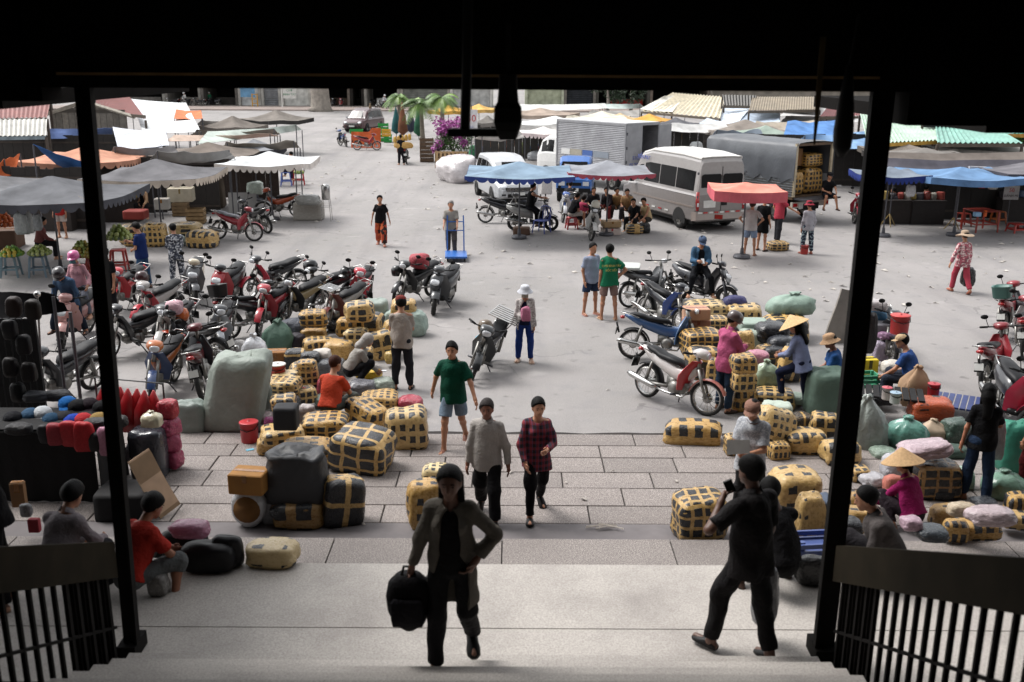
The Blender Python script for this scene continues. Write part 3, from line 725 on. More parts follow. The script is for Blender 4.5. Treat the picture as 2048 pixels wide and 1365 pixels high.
# ------------------------------------------------------------------ motorbikes (local: nose towards +Y, wheels on z=0)
def ell(cx, y, z, hw, hh, n=12, tilt=0.0, p=1.0, top=1.0):
    r_ = []
    for j in range(n):
        q = 2 * math.pi * j / n; c, s_ = math.cos(q), math.sin(q)
        c = math.copysign(abs(c) ** p, c); s_ = math.copysign(abs(s_) ** p, s_)
        r_.append(Vector((cx + hw * c * (top if s_ > 0 else 1), y - s_ * hh * math.sin(tilt), z + s_ * hh * math.cos(tilt))))
    return r_
def loft(secs, n=12, p=.8):
    g = MB(); g.rings([ell(0, s_[0], s_[1], s_[2], s_[3], n, s_[4] if len(s_) > 4 else 0, p) for s_ in secs]); return g
_bk = {}
def bike_meshes():
    if _bk: return _bk
    K = _bk
    def wheel(Rr, tr, wd, alloyed):
        g = MB(); n = 26; P = []
        for j in range(n):
            q = 2 * math.pi * j / n; P.append((0, Rr * math.cos(q), Rr * math.sin(q)))
        rs = []
        for p in P:
            d = Vector(p).normalized(); rs.append([Vector(p) + d * tr * math.cos(a) + Vector((wd * math.sin(a), 0, 0)) for a in [2 * math.pi * i / 8 for i in range(8)]])
        g.rings(rs, loop=True); t = g.mesh('tyre', rubber, True)
        g = MB(); rs = []
        rr = Rr - tr * .75
        for p in P:
            d = Vector(p).normalized(); c = d * rr; rs.append([c + Vector((x, 0, 0)) + d * y for x, y in ((-.028, .012), (.028, .012), (.024, -.012), (-.024, -.012))])
        g.rings(rs, loop=True)
        g.lathe([(.045, -.07), (.055, -.05), (.055, .05), (.045, .07)], axis='x', n=12); g.lathe([(.085, -.03), (.085, .0)], axis='x', n=14)
        if alloyed:
            for j in range(5):
                q = 2 * math.pi * j / 5; d = Vector((0, math.cos(q), math.sin(q))); e = Vector((0, -math.sin(q), math.cos(q)))
                g.rings([[d * .05 + e * .02 + Vector((s_ * .012, 0, 0)) for s_ in (1, -1)] + [d * .05 - e * .02 + Vector((s_ * .012, 0, 0)) for s_ in (-1, 1)], [d * rr + e * .012 + Vector((s_ * .01, 0, 0)) for s_ in (1, -1)] + [d * rr - e * .012 + Vector((s_ * .01, 0, 0)) for s_ in (-1, 1)]])
        else:
            for j in range(18):
                q = 2 * math.pi * j / 18; q2 = q + (.35 if j % 2 else -.35); g.tube([(.03 * (1 if j % 4 < 2 else -1), .05 * math.cos(q2), .05 * math.sin(q2)), (0, rr * math.cos(q), rr * math.sin(q))], .0035, 3, cap=False)
        return t, g.mesh('rim', chrome if not alloyed else alloy, False)
    K['wheel_u'] = wheel(.255, .035, .035, False); K['wheel_a'] = wheel(.255, .038, .04, True); K['wheel_s'] = wheel(.205, .055, .055, True)
    def fender(y0, r, a0, a1, wd, th=.012):
        P = []
        for k in range(11):
            q = R(a0 + (a1 - a0) * k / 10); P.append([(x, y0 + (r - abs(x) ** 2 * 4) * math.cos(q), .29 + (r - abs(x) ** 2 * 4) * math.sin(q)) for x in (-wd, -wd * .6, 0, wd * .6, wd)])
        return MB().slab(P, th)
    def shield(top_y, top_z, bot_y, bot_z, w0, w1, w2, bow=.10):
        P = []
        for k in range(7):
            t = k / 6; y = top_y + (bot_y - top_y) * t - .05 * math.sin(t * 3.14); z = top_z + (bot_z - top_z) * t
            wv = w0 + (w1 - w0) * min(1, t * 2) if t < .5 else w1 + (w2 - w1) * (t - .5) * 2
            P.append([(wv * s_, y - bow * abs(s_) ** 1.6 * (1 - .3 * t), z) for s_ in (-1, -.7, -.35, 0, .35, .7, 1)])
        return MB().slab(P, .02)
    # ---- underbone
    g = MB()
    for s_ in (-1, 1): g.tube([(s_ * .075, .62, .29), (s_ * .075, .53, .50), (s_ * .065, .44, .74)], [.022, .026, .03], 7)
    g.tube([(0, .44, .70), (0, .36, .98)], .035, 8); K['u_fork'] = g.mesh('fork', alloy, True)
    K['u_ff'] = fender(.62, .325, 20, 168, .065).mesh('front_fender', paint, True)
    K['u_shield'] = shield(.44, .86, .22, .34, .10, .23, .17).mesh('leg_shield', paint, True)
    g = loft([(.56, .96, .05, .04), (.54, .97, .10, .065), (.47, .99, .14, .075), (.38, 1.0, .13, .07), (.30, .99, .06, .04)]); K['u_cowl'] = g.mesh('handlebar_cowl', paint, True)
    g = loft([(.575, .965, .02, .02), (.57, .965, .075, .05), (.53, .965, .09, .055)]); K['u_lamp'] = g.mesh('headlight', lens, True)
    g = MB(); g.tube([(-.34, .26, 1.02), (-.2, .36, 1.0), (0, .38, .99), (.2, .36, 1.0), (.34, .26, 1.02)], .013, 6)
    for s_ in (-1, 1):
        g.tube([(s_ * .23, .345, 1.0), (s_ * .35, .25, 1.02)], .02, 7); g.tube([(s_ * .2, .37, 1.0), (s_ * .33, .33, 1.0)], .007, 4)
    K['u_bar'] = g.mesh('handlebar', black, True)
    g = MB()
    g.tube([(0, 0, 0), (.04, -.03, .16)], .007, 5); g.lathe([(.001, -.012), (.05, -.008), (.055, .006), (.001, .008)], (.06, -.035, .19), 'y', 10, sx=.8, sy=1.2); K['mirror'] = g.mesh('mirror', black, True)
    g = loft([(.40, .70, .06, .08), (.22, .56, .075, .10), (.0, .56, .09, .12), (-.22, .64, .115, .12), (-.45, .71, .12, .10), (-.68, .80, .085, .06), (-.80, .85, .03, .03)]); K['u_body'] = g.mesh('body_panel', paint, True)
    g = loft([(.10, .70, .05, .03), (.04, .75, .10, .05), (-.14, .77, .125, .055), (-.34, .79, .135, .055), (-.44, .83, .13, .055), (-.62, .87, .12, .045), (-.70, .87, .05, .02)]); K['u_seat'] = g.mesh('seat', leath, True)
    g = MB(); g.lathe([(.06, -.14), (.115, -.11), (.115, .11), (.06, .14)], (0, .02, .33), 'x', 14); g.lathe([(.07, 0), (.085, .02), (.085, .17), (.06, .2)], (0, .12, .36), 'y', 12); g.box((0, -.06, .42), (.14, .2, .14))
    for k in range(5): g.box((0, .17 + k * .026, .36), (.2, .008, .19))
    g.tube([(.12, -.1, .33), (.12, -.6, .29)], .03, 6); g.tube([(-.09, -.1, .33), (-.09, -.62, .29)], .022, 6)
    for s_ in (-1, 1): g.tube([(s_ * .12, -.58, .31), (s_ * .13, -.46, .66)], [.032, .024], 8)
    K['u_eng'] = g.mesh('engine', alloy, True)
    g = MB(); g.tube([(.05, .30, .34), (.10, .22, .22), (.15, -.1, .24), (.17, -.3, .27)], .02, 7); g.tube([(.17, -.28, .27), (.18, -.36, .28), (.19, -.85, .37), (.19, -.92, .385)], [.025, .048, .052, .03], 10); K['exhaust'] = g.mesh('exhaust', chrome, True)
    g = fender(-.62, .33, 5, 125, .07); g.box((0, -.94, .55), (.16, .015, .16), (R(-14), 0, 0)); g.tube([(0, -.9, .5), (0, -.95, .70)], .02, 5); K['u_rf'] = g.mesh('rear_fender', black, True)
    g = MB(); g.box((0, -.955, .56), (.15, .006, .12), (R(-14), 0, 0)); K['plate'] = g.mesh('number_plate', mat('plate_white', '#cfcfcb', .5), False)
    g = loft([(-.80, .80, .05, .03), (-.86, .80, .07, .035), (-.885, .80, .03, .02)], 8); K['u_tail'] = g.mesh('tail_light', redlens, True)
    g = MB(); g.tube([(.13, -.50, .80), (.15, -.66, .86), (.12, -.86, .90), (-.12, -.86, .90), (-.15, -.66, .86), (-.13, -.50, .80)], .011, 6); K['u_grab'] = g.mesh('grab_rail', chrome, True)
    g = MB(); g.tube([(-.1, .02, .24), (-.24, -.10, .02)], .012, 5); g.tube([(-.24, .10, .25), (.24, .10, .25)], .012, 5)
    for s_ in (-1, 1): g.tube([(s_ * .14, .10, .25), (s_ * .25, .10, .26)], .02, 6)
    K['u_stand'] = g.mesh('kickstand', steel, True)
    # ---- scooter
    g = MB()
    for s_ in (-1, 1): g.tube([(s_ * .08, .62, .26), (s_ * .07, .50, .62)], .026, 7)
    g.tube([(0, .50, .6), (0, .36, .98)], .035, 8); K['s_fork'] = g.mesh('fork', steel, True)
    K['s_ff'] = fender(.62, .295, 35, 160, .085).mesh('front_fender', paint, True)
    K['s_shield'] = shield(.50, .92, .26, .30, .14, .25, .20, .15).mesh('leg_shield', paint, True)
    g = loft([(.62, .60, .06, .05, .5), (.60, .70, .13, .09, .5), (.52, .80, .15, .11, .4), (.42, .86, .12, .09, .3)]); K['s_apron'] = g.mesh('front_apron', paint, True)
    g = loft([(.635, .70, .03, .02, .5), (.64, .735, .11, .045, .5), (.60, .78, .10, .04, .5)]); K['s_lamp'] = g.mesh('headlight', lens, True)
    g = loft([(.50, .99, .05, .04), (.46, 1.01, .13, .06), (.36, 1.03, .12, .055), (.30, 1.02, .05, .03)]); K['s_cowl'] = g.mesh('handlebar_cowl', paint, True)
    g = loft([(.30, .32, .17, .05), (.05, .30, .16, .06), (-.12, .34, .15, .07)], 12, .5); K['s_floor'] = g.mesh('footboard', black, True)
    g = loft([(.0, .52, .10, .13), (-.14, .58, .16, .17), (-.40, .62, .19, .17), (-.66, .70, .16, .13), (-.90, .80, .06, .05)]); K['s_body'] = g.mesh('body_panel', paint, True)
    g = loft([(.06, .70, .06, .04), (-.02, .76, .12, .055), (-.30, .79, .15, .06), (-.46, .83, .15, .06), (-.74, .88, .11, .045), (-.82, .88, .04, .02)]); K['s_seat'] = g.mesh('seat', leath, True)
    g = MB(); g.rings([rrect(.07, .22, .22, .4), rrect(.09, .25, .3, .4), rrect(.08, .2, .4, .4)]); g.xform(Matrix.Translation((-.04, -.42, 0))); g.tube([(.1, -.3, .3), (.12, -.62, .27)], .03, 6); g.tube([(-.12, -.6, .3), (-.13, -.5, .6)], .028, 7); K['s_eng'] = g.mesh('engine', alloy, True)
    # rack of slats
    g = MB()
    for x in (-.27, .27): g.tube([(x, -.42, .96), (x, -1.02, 1.0)], .011, 5)
    for k in range(7): g.box((0, -.45 - k * .093, .965 + k * .006), (.54, .05, .014))
    for x in (-.1, .1): g.tube([(x, -.5, .94), (x * 1.1, -.62, .72)], .012, 5)
    K['rack'] = g.mesh('luggage_rack', chrome, False)
    g = MB(); g.rings([rrect(.15, .13, 0, .3), rrect(.17, .15, .02, .3), rrect(.185, .165, .24, .3), rrect(.19, .17, .245, .3), rrect(.16, .14, .24, .3), rrect(.15, .13, .03, .3)]); K['basket'] = g.mesh('carrier_basket', plastic, True)
    return K

def bike(label, px, py, yaw, kind='cub', c1='#8a1c22', c2=None, lean=9, steer=18, seat='#17171a', group='motorbikes parked around the square', rack=False, box=None, old=False, z=0.0, at=None, mir=True, alloyed=None, ff=None):
    """px, py: picture point of the ground under the middle; yaw: 0 = nose away from the viewer, 180 = nose to the viewer, 90 = nose to the left"""
    K = bike_meshes(); loc = Vector(at) if at is not None else G(px, py, z); c1 = hx(c1); c2 = hx(c2) if c2 else c1
    t = thing('motor_scooter' if kind == 'scooter' else 'motorbike', label, 'scooter' if kind == 'scooter' else 'motorbike', loc, 0, group)
    t.rotation_euler = (0, -R(lean), R(yaw))
    u = 's' if kind == 'scooter' else 'u'
    wk = K['wheel_s'] if kind == 'scooter' else K['wheel_a' if alloyed or (alloyed is None and sum(map(ord, label)) % 2) else 'wheel_u']
    def st(p):          # steering: turn the front about the head
        M = Matrix.Translation((0, .44, 0)) @ Matrix.Rotation(R(steer), 4, 'Z') @ Matrix.Translation((0, -.44, 0)); return M
    M = st(0); zc = .26 if kind == 'scooter' else .29
    def front(o): o.matrix_local = M @ o.matrix_local; return o
    def wheel(y, fr):
        w_ = ob('wheel', wk[1], t, (0, y, zc)); ty = ob('tyre', wk[0], w_)
        if fr: w_.matrix_local = M @ Matrix.Translation((0, y, zc))
    wheel(.62, True); wheel(-.62, False)
    def F(o): o.matrix_local = M; return o
    F(ob('fork', K[u + '_fork'], t)); F(ob('front_fender', K[u + '_ff'], t, color=hx(ff) if ff else c1)); F(ob('handlebar', K['u_bar'], t))
    if not old: F(ob('handlebar_cowl', K[u + '_cowl'], t, color=c2))
    if kind == 'scooter':
        ob('headlight', K['s_lamp'], t); ob('front_apron', K['s_apron'], t, color=c1); ob('footboard', K['s_floor'], t)
    else: F(ob('headlight', K['u_lamp'], t))
    ob('leg_shield', K[u + '_shield'], t, color=c1)
    ob('body_panel', K[u + '_body'], t, color=c2); ob('seat', K[u + '_seat'], t, color=hx(seat)); ob('engine', K[u + '_eng'], t)
    ob('exhaust', K['exhaust'], t); ob('rear_fender', K['u_rf'], t); ob('number_plate', K['plate'], t); ob('tail_light', K['u_tail'], t)
    ob('grab_rail', K['u_grab'], t); ob('kickstand', K['u_stand'], t)
    if mir:
        for s_ in (-1, 1):
            m_ = ob('mirror', K['mirror'], t); m_.matrix_local = M @ Matrix.Translation((s_ * .21, .35, 1.0)) @ Matrix.Diagonal((s_, 1, 1, 1))
    if rack: ob('luggage_rack', K['rack'], t)
    if box: ob('carrier_basket', K['basket'], t, (0, -.74, .91), color=hx(box))
    return t
def on_bike(t, p): return t.matrix_basis @ Vector(p)

# ------------------------------------------------------------------ bales wrapped in yellow tape over black film
def bale_mat():
    g = N('taped_bale'); co = g.co(); x, y, z = g.xyz(co)
    fx, fy, fz = g.prop('fx'), g.prop('fy'), g.prop('fz'); bw = g.prop('bw'); ph = g.prop('ph')
    wob = g.math('MULTIPLY', g.math('SUBTRACT', g.noise(co, 1.9, 2), .5), .13)
    def band(c, f, lim):
        u = g.math('ADD', g.math('MULTIPLY', g.math('ADD', c, wob), f), ph)
        fr = g.math('ABSOLUTE', g.math('SUBTRACT', g.math('FRACT', u), .5))
        b = g.math('LESS_THAN', fr, g.math('MULTIPLY', bw, .45))
        return g.math('MULTIPLY', b, g.math('LESS_THAN', g.math('ABSOLUTE', c), lim))
    m = g.math('MAXIMUM', g.math('MAXIMUM', band(x, fx, .93), band(y, fy, .93)), band(z, fz, .90))
    # torn and missing stretches of tape
    tear = g.noise(co, 3.5, 3, .6); m = g.math('MULTIPLY', m, g.math('GREATER_THAN', tear, .26))
    extra = g.math('GREATER_THAN', g.noise(co, 1.4, 1), g.prop('full')); m = g.math('MAXIMUM', m, extra, clamp=True)
    tone = g.noise(co, 6, 4, .6)
    yel = g.ramp(tone, [(.25, hx('#94702f')), (.52, hx('#bd934c')), (.78, hx('#d8ba7c'))])
    yel = g.mix(g.prop('pale'), yel, hx('#e2cf9e')); yel = g.mix(g.prop('brown'), yel, hx('#6b431c')); yel = g.mix(g.prop('org'), yel, hx('#a8481f'))
    bl = g.ramp(tone, [(.3, hx('#0c0d10')), (.7, hx('#26282d'))])
    g.col(g.mix(m, bl, yel)); g.rough(g.ramp(tone, [(.3, .22), (.7, .42)]))
    g.b.inputs['Coat Weight'].default_value = .25; g.b.inputs['Coat Roughness'].default_value = .2
    cr = g.math('ADD', g.noise(co, 9, 4, .65), g.math('MULTIPLY', g.noise(co, 30, 2), .35)); g.bump(g.math('ADD', cr, g.math('MULTIPLY', m, -.25)), .55, .03)
    return g.m
bale_m = bale_mat()
def _soft_box(p, seed, cuts=9, amp=.06, crease=.03, cells=None):
    bm = bmesh.new(); bmesh.ops.create_cube(bm, size=2); bmesh.ops.subdivide_edges(bm, edges=bm.edges[:], cuts=cuts, use_grid_fill=True)
    for v in bm.verts:
        c = v.co; n_ = (abs(c.x) ** p + abs(c.y) ** p + abs(c.z) ** p) ** (1 / p); q = c / n_
        k = noise.noise(q * 1.1 + Vector((seed * 3.1, 0, 0))) * amp + noise.noise(q * 3.2 + Vector((0, seed * 1.7, 0))) * crease
        q = q * (1 + k)
        if cells:
            w_ = math.cos(q.x * cells * math.pi) * math.cos(q.y * cells * math.pi) * math.cos(q.z * cells * math.pi); q = q * (1 + .018 * w_)
        v.co = q
        if q.z < -.86: v.co.z = -.9 + (q.z + .86) * .3
    me = bpy.data.meshes.new('bale'); bm.to_mesh(me); bm.free(); me.polygons.foreach_set('use_smooth', [True] * len(me.polygons)); return me
_soft = {}
def soft(kind, seed):
    key = (kind, seed)
    if key not in _soft:
        if kind == 'bale': me = _soft_box(4.3, seed, 9, .12, .055, 2.0); me.materials.append(bale_m)
        elif kind == 'bag': me = _soft_box(3.0, seed, 10, .16, .09); me.materials.append(sackm)
        elif kind == 'film': me = _soft_box(3.4, seed, 10, .14, .10); me.materials.append(film)
        elif kind == 'carton': me = _soft_box(14, seed, 6, .02, .008); me.materials.append(card)
        elif kind == 'duffel': me = _soft_box(3.2, seed, 9, .10, .05); me.materials.append(leath)
        _soft[key] = me
    return _soft[key]
def fit(x0, y0, x1, y1, z=0.0, ratio=1.0):
    """size and place of something whose outline in the photograph is about this box and that stands at height z"""
    P = G((x0 + x1) / 2, y1, z); k = MPP(P); wd = (x1 - x0) * k; d = wd * ratio
    Q = AD((x0 + x1) / 2, y0, P.y + d * .85); h = max(.14, Q.z - z)
    return Vector((P.x * (1 + d / 2 / P.y), P.y + d / 2, z)), wd, d, h
BALES = 'bales wrapped in yellow and black tape'
_bn = [0]
def bale(label, x0, y0, x1, y1, z=0.0, ratio=.9, yaw=None, f=(1.6, 1.6, 1.6), bw=.5, pale=.0, brown=0.0, full=.72, tilt=(0, 0)):
    c, wd, d, h = fit(x0, y0, x1, y1, z, ratio); _bn[0] += 1; s_ = _bn[0]
    me = soft('bale', s_ % 9)
    o = ob('taped_bale', me, None, (c.x, c.y, z + h * .5 * .95), (R(tilt[0]), R(tilt[1]), R(yaw if yaw is not None else (s_ * 37 % 23) - 11)), (wd / 2 * 1.07, d / 2 * 1.07, h / 2 * 1.07))
    rg = random.Random(s_); q_ = rg.uniform(.8, 1.12)
    for k_, v in zip(('fx', 'fy', 'fz', 'bw', 'pale', 'brown', 'full', 'ph'), (f[0] * q_, f[1] * q_ * rg.uniform(.85, 1.1), f[2] * q_ * rg.uniform(.8, 1.15), bw * .84 + rg.uniform(-.10, .04), pale + rg.uniform(0, .25), brown + rg.uniform(0, .12), full + rg.uniform(-.08, .08), rg.uniform(.2, .8))): o[k_] = float(v)
    return tag(o, label, 'bale', BALES)
def lump(name, label, cat, kind, x0, y0, x1, y1, c, z=0.0, ratio=.9, yaw=0, tilt=(0, 0), group=None, seed=None):
    cc, wd, d, h = fit(x0, y0, x1, y1, z, ratio); _bn[0] += 1
    o = ob(name, soft(kind, (seed if seed is not None else _bn[0]) % 6), None, (cc.x, cc.y, z + h * .475), (R(tilt[0]), R(tilt[1]), R(yaw)), (wd / 2, d / 2, h / 2 * 1.04), hx(c))
    return tag(o, label, cat, group)
def sack(label, x0, y0, x1, y1, c, z=0.0, ratio=.8, yaw=0, top='gather', m=None, group='woven market sacks', name='woven_sack', lean=0, seed=1, cat='sack'):
    """upright sack; top: gather (tied neck), open (crumpled mouth), flat (folded)"""
    cc, wd, d, h = fit(x0, y0, x1, y1, z, ratio); n = 34; rs = []
    prof = {'gather': [(.80, 0), (.98, .06), (1.0, .3), (.98, .5), (.86, .68), (.55, .82), (.22, .88), (.17, .91), (.28, .97), (.24, 1.0)],
            'open': [(.86, 0), (1.0, .07), (1.02, .3), (1.0, .55), (.95, .74), (.88, .86), (.93, .93), (.86, 1.0), (.66, .97), (.5, .9), (.3, .93), (.1, .9)],
            'flat': [(.88, 0), (1.0, .05), (1.0, .3), (1.0, .6), (.99, .85), (.93, .96), (.75, 1.0), (.3, 1.0)],
            'peak': [(.84, 0), (1.02, .08), (1.04, .28), (1.0, .48), (.86, .64), (.60, .78), (.34, .88), (.22, .93), (.30, .97), (.14, 1.0)]}[top]
    g = MB()
    for k, (q, t) in enumerate(prof):
        ring = []
        for j in range(n):
            a = 2 * math.pi * j / n; ca, sa = math.cos(a), math.sin(a); pw = .62 if q > .6 else .85
            x = math.copysign(abs(ca) ** pw, ca) * wd / 2 * q; y = math.copysign(abs(sa) ** pw, sa) * d / 2 * q
            v = Vector((ca * 1.4, sa * 1.4, t * 2.2 + seed * 5.3)); nz = (noise.noise(v * 1.3) * .13 + noise.noise(v * 3.4) * .075) * (.45 if top == 'flat' else 1.7 if top == 'peak' else 1) + (abs(noise.noise(Vector((ca * 3, sa * 3, seed)))) - .2) * (.22 if t > .55 else .05) * (1 if top in ('gather', 'peak') else .6)
            zz = t * h + noise.noise(Vector((ca * 1.5, sa * 1.5, seed * 2.2))) * h * (.10 if t > .6 else 0)
            ring.append((x * (1 + nz) + lean * t * h, y * (1 + nz), max(0, zz)))
        rs.append(ring)
    g.rings(rs)
    o = ob(name, g.mesh(name, m or sackm, True), None, (cc.x, cc.y, z), (0, 0, R(yaw)), color=hx(c))
    return tag(o, label, cat, group)
def carton(label, x0, y0, x1, y1, c='#a5793f', z=0.0, ratio=.8, yaw=8, tape='#8a5a22', group='cardboard cartons', name='carton'):
    cc, wd, d, h = fit(x0, y0, x1, y1, z, ratio); t = thing(name, label, 'box', (cc.x, cc.y, z), R(yaw), group)
    g = MB(); r_ = .012; g.rings([rrect(wd / 2 - r_, d / 2 - r_, 0, .04, 2), rrect(wd / 2, d / 2, r_, .04, 2), rrect(wd / 2, d / 2, h - r_, .04, 2), rrect(wd / 2 - r_, d / 2 - r_, h, .04, 2)]); g.obj('box_walls', card, t, color=hx(c))
    g = MB(); g.box((0, 0, h + .002), (wd * .9, .06, .004)); g.box((0, -d / 2 - .002, h * .8), (.06, .004, h * .36)); g.obj('tape', film, t, color=hx(tape))
    return t
def pail(label, x0, y0, x1, y1, c, z=0.0, lid=None, group=None, cat='bucket', name='bucket', taper=.88):
    cc, wd, d, h = fit(x0, y0, x1, y1, z, 1.0); r_ = wd / 2; t = thing(name, label, cat, cc, 0, group)
    g = MB(); g.lathe([(r_ * taper, 0), (r_ * (taper + .03), .01), (r_ * .97, h * .88), (r_ * 1.0, h * .89), (r_, h * .93), (r_ * .93, h * .93), (r_ * .8, h * .5 if lid is None else h * .92)], n=20); g.obj('pail', plastic, t, True, color=hx(c))
    if lid: g = MB(); g.lathe([(r_ * 1.04, h * .925), (r_ * 1.05, h * .97), (r_ * .9, h * .99), (r_ * .3, h * 1.0), (.02, h * 1.0), (.02, h * 1.05), (.001, h * 1.055)], n=20); g.obj('lid', plastic, t, True, color=hx(lid))
    g = MB(); g.tube([(-r_ * 1.02, 0, h * .85), (-r_ * .8, -r_ * .75, h * .70), (0, -r_ * 1.06, h * .62), (r_ * .8, -r_ * .75, h * .70), (r_ * 1.02, 0, h * .85)], .007, 5); g.obj('handle', black, t)
    return t

# ------------------------------------------------------------------ market parasols
UMB = 'market parasols over the stalls'
def parasol(label, x0, x1, y_edge, c, val=None, scal=False, ze=2.1, rise=.5, n=4, yaw=45, base='#6a6560', y_ratio=.85, sag=.22, ribs=True, pole='#5a5550', drop=.22, group=UMB, far=False, D=None):
    P = G((x0 + x1) / 2, y_edge, ze); wd = (x1 - x0) * MPP(P); Rd = wd / 2 / (math.cos(R(45 if n == 4 else 22)) if yaw % 90 == 45 and n == 4 else 1)
    if n == 4 and yaw % 90 == 45: Rd = wd / 2 * 1.38
    cen = Vector((P.x * (1 + wd * .45 / P.y), P.y + wd / 2 * y_ratio, 0))
    rise *= .70; Rd *= 1.12 if far else 1.03
    t = thing('parasol', label, 'parasol', cen, R(yaw - 45 if n == 4 else yaw), group)
    sd = sum(map(ord, label)); per = 6 if not far else 4; na = n * per; ns = 7 if not far else 5
    def pt(j, s_):
        a = 2 * math.pi * (j / na) + math.pi / n; k = j % per / per
        edge = math.cos(math.pi / n) / math.cos((k - .5) * 2 * math.pi / n) if n < 8 else 1 - .04 * math.sin(k * math.pi)
        r_ = Rd * edge * s_; sg = math.sin(k * math.pi) ** 1.0
        zz = ze + rise * (1 - s_) ** 1.15 - sag * sg * s_ * (1 - .35 * s_) * .6 - sag * .35 * math.sin(s_ * math.pi) + .03 * noise.noise(Vector((math.cos(a) * s_ * 2, math.sin(a) * s_ * 2, sd)))
        return Vector((r_ * math.cos(a), r_ * math.sin(a), zz))
    P_ = [[pt(j, .02 + .98 * i / (ns - 1)) for j in range(na + 1)] for i in range(ns)]
    g = MB(); g.slab(P_, -.006); g.obj('canopy', canvas, t, True, color=hx(c))
    g = MB(); vc = val or c
    for j in range(na * (2 if scal else 1)):
        q = j / (2 if scal else 1)
        def E(qq):
            i0 = int(qq) % na; f_ = qq - int(qq); return P_[-1][i0].lerp(P_[-1][i0 + 1], f_)
        a, b = E(q), E(q + (.5 if scal else 1) - 1e-6); out = Vector(((a + b).x, (a + b).y, 0)).normalized() * .012
        if scal:
            m_ = (a + b) / 2; low = Vector((0, 0, -drop)); g.slab([[a + out, (a * 3 + b) / 4 + out, m_ + out, (a + b * 3) / 4 + out, b + out], [a + low * .45 + out, (a * 3 + b) / 4 + low * .9 + out, m_ + low + out, (a + b * 3) / 4 + low * .9 + out, b + low * .45 + out]], .004)
        else:
            low = Vector((0, 0, -drop)); g.slab([[a + out, b + out], [a + low + out, b + low + out]], .004)
    g.obj('valance', canvas, t, False, color=hx(vc))
    g = MB(); g.tube([(0, 0, 0), (0, 0, ze + rise - .02)], .026, 8); g.obj('pole', steel, t)
    if ribs and not far:
        g = MB()
        for j in range(n): g.tube([(0, 0, ze + rise - .05), P_[ns // 2][j * per] - Vector((0, 0, .03)), P_[-1][j * per] - Vector((0, 0, .02))], .011, 5)
        g.obj('ribs', wood, t, color=hx('#6f665a')); g = MB(); g.lathe([(.24, 0), (.25, .05), (.22, .10), (.06, .12), (.045, .3)], n=14); g.obj('foot_base', steel, t)
    return t
def tarp(label, pts, c, name='tarpaulin', th=.012, sag=.12, m=None, nu=9, nv=7, cat='tarpaulin', poles=True, group='stall tarpaulins', wob=.05):
    """four corners ((px,py,z) each, near-left, near-right, far-right, far-left) stretched with a sag; corner posts down to the ground"""
    A, B, C, D = [G(*p) if p[2] is not None else None for p in pts]; cen = (A + B + C + D) / 4; cen.z = 0
    t = thing(name, label, cat, cen, 0, group); sd = sum(map(ord, label)); g = MB(); P = []
    for i in range(nv):
        v = i / (nv - 1); row = []
        for j in range(nu):
            u = j / (nu - 1); p = A.lerp(B, u).lerp(D.lerp(C, u), v); s_ = math.sin(u * math.pi) * math.sin(v * math.pi) * .6 + .4 * math.sin(u * math.pi)
            p.z += -sag * s_ + wob * noise.noise(Vector((u * 4, v * 4, sd))); row.append(p - cen)
        P.append(row)
    g.slab(P, -th); g.obj('sheet', m or canvas, t, True, color=hx(c))
    if poles:
        g0 = MB()
        for q in (A, B, C, D):
            g = MB(); g.tube([(q.x - cen.x, q.y - cen.y, 0), (q.x - cen.x, q.y - cen.y, q.z - .02)], .025, 6); g.obj('pole', steel, t)
    return t
def corrug(label, pts, c, name='tin_roof', pitch=.17, amp=.025, rust=None, posts=True, cat='roof', group='corrugated stall roofs', face=None):
    """corrugated sheet roof on posts, ridges running from the eave (first two points) up to the top edge"""
    A, B, C, D = [G(*p) for p in pts]; cen = (A + B + C + D) / 4; cen.z = 0; t = thing(name, label, cat, cen, 0, group)
    L = (B - A).length; n = min(220, max(8, int(L / pitch) * 4)); g = MB(); P = []
    for v in (0, .34, .67, 1):
        row = []
        for j in range(n + 1):
            u = j / n; p = A.lerp(B, u).lerp(D.lerp(C, u), v); p.z += amp * math.sin(j * math.pi / 2); row.append(p - cen)
        P.append(row)
    g.slab(P, -.01); g.obj('sheet', mat('painted_tin', None, .5, .35, 1.6, metal=.15, bump=.1), t, False, color=hx(c))
    g = MB(); a, b = A - cen, B - cen; g.box((a + b) / 2 - Vector((0, 0, .10)), ((b - a).length, .06, .14), (0, 0, math.atan2((b - a).y, (b - a).x))); g.obj('fascia', wood, t, color=hx(face or '#5b5248'))
    if posts:
        g = MB()
        for q in (A, B, C, D): g.box((q.x - cen.x, q.y - cen.y, q.z / 2 - .03), (.09, .09, q.z - .08))
        g.obj('posts', wood, t, color=hx('#4a4038'))
    return t

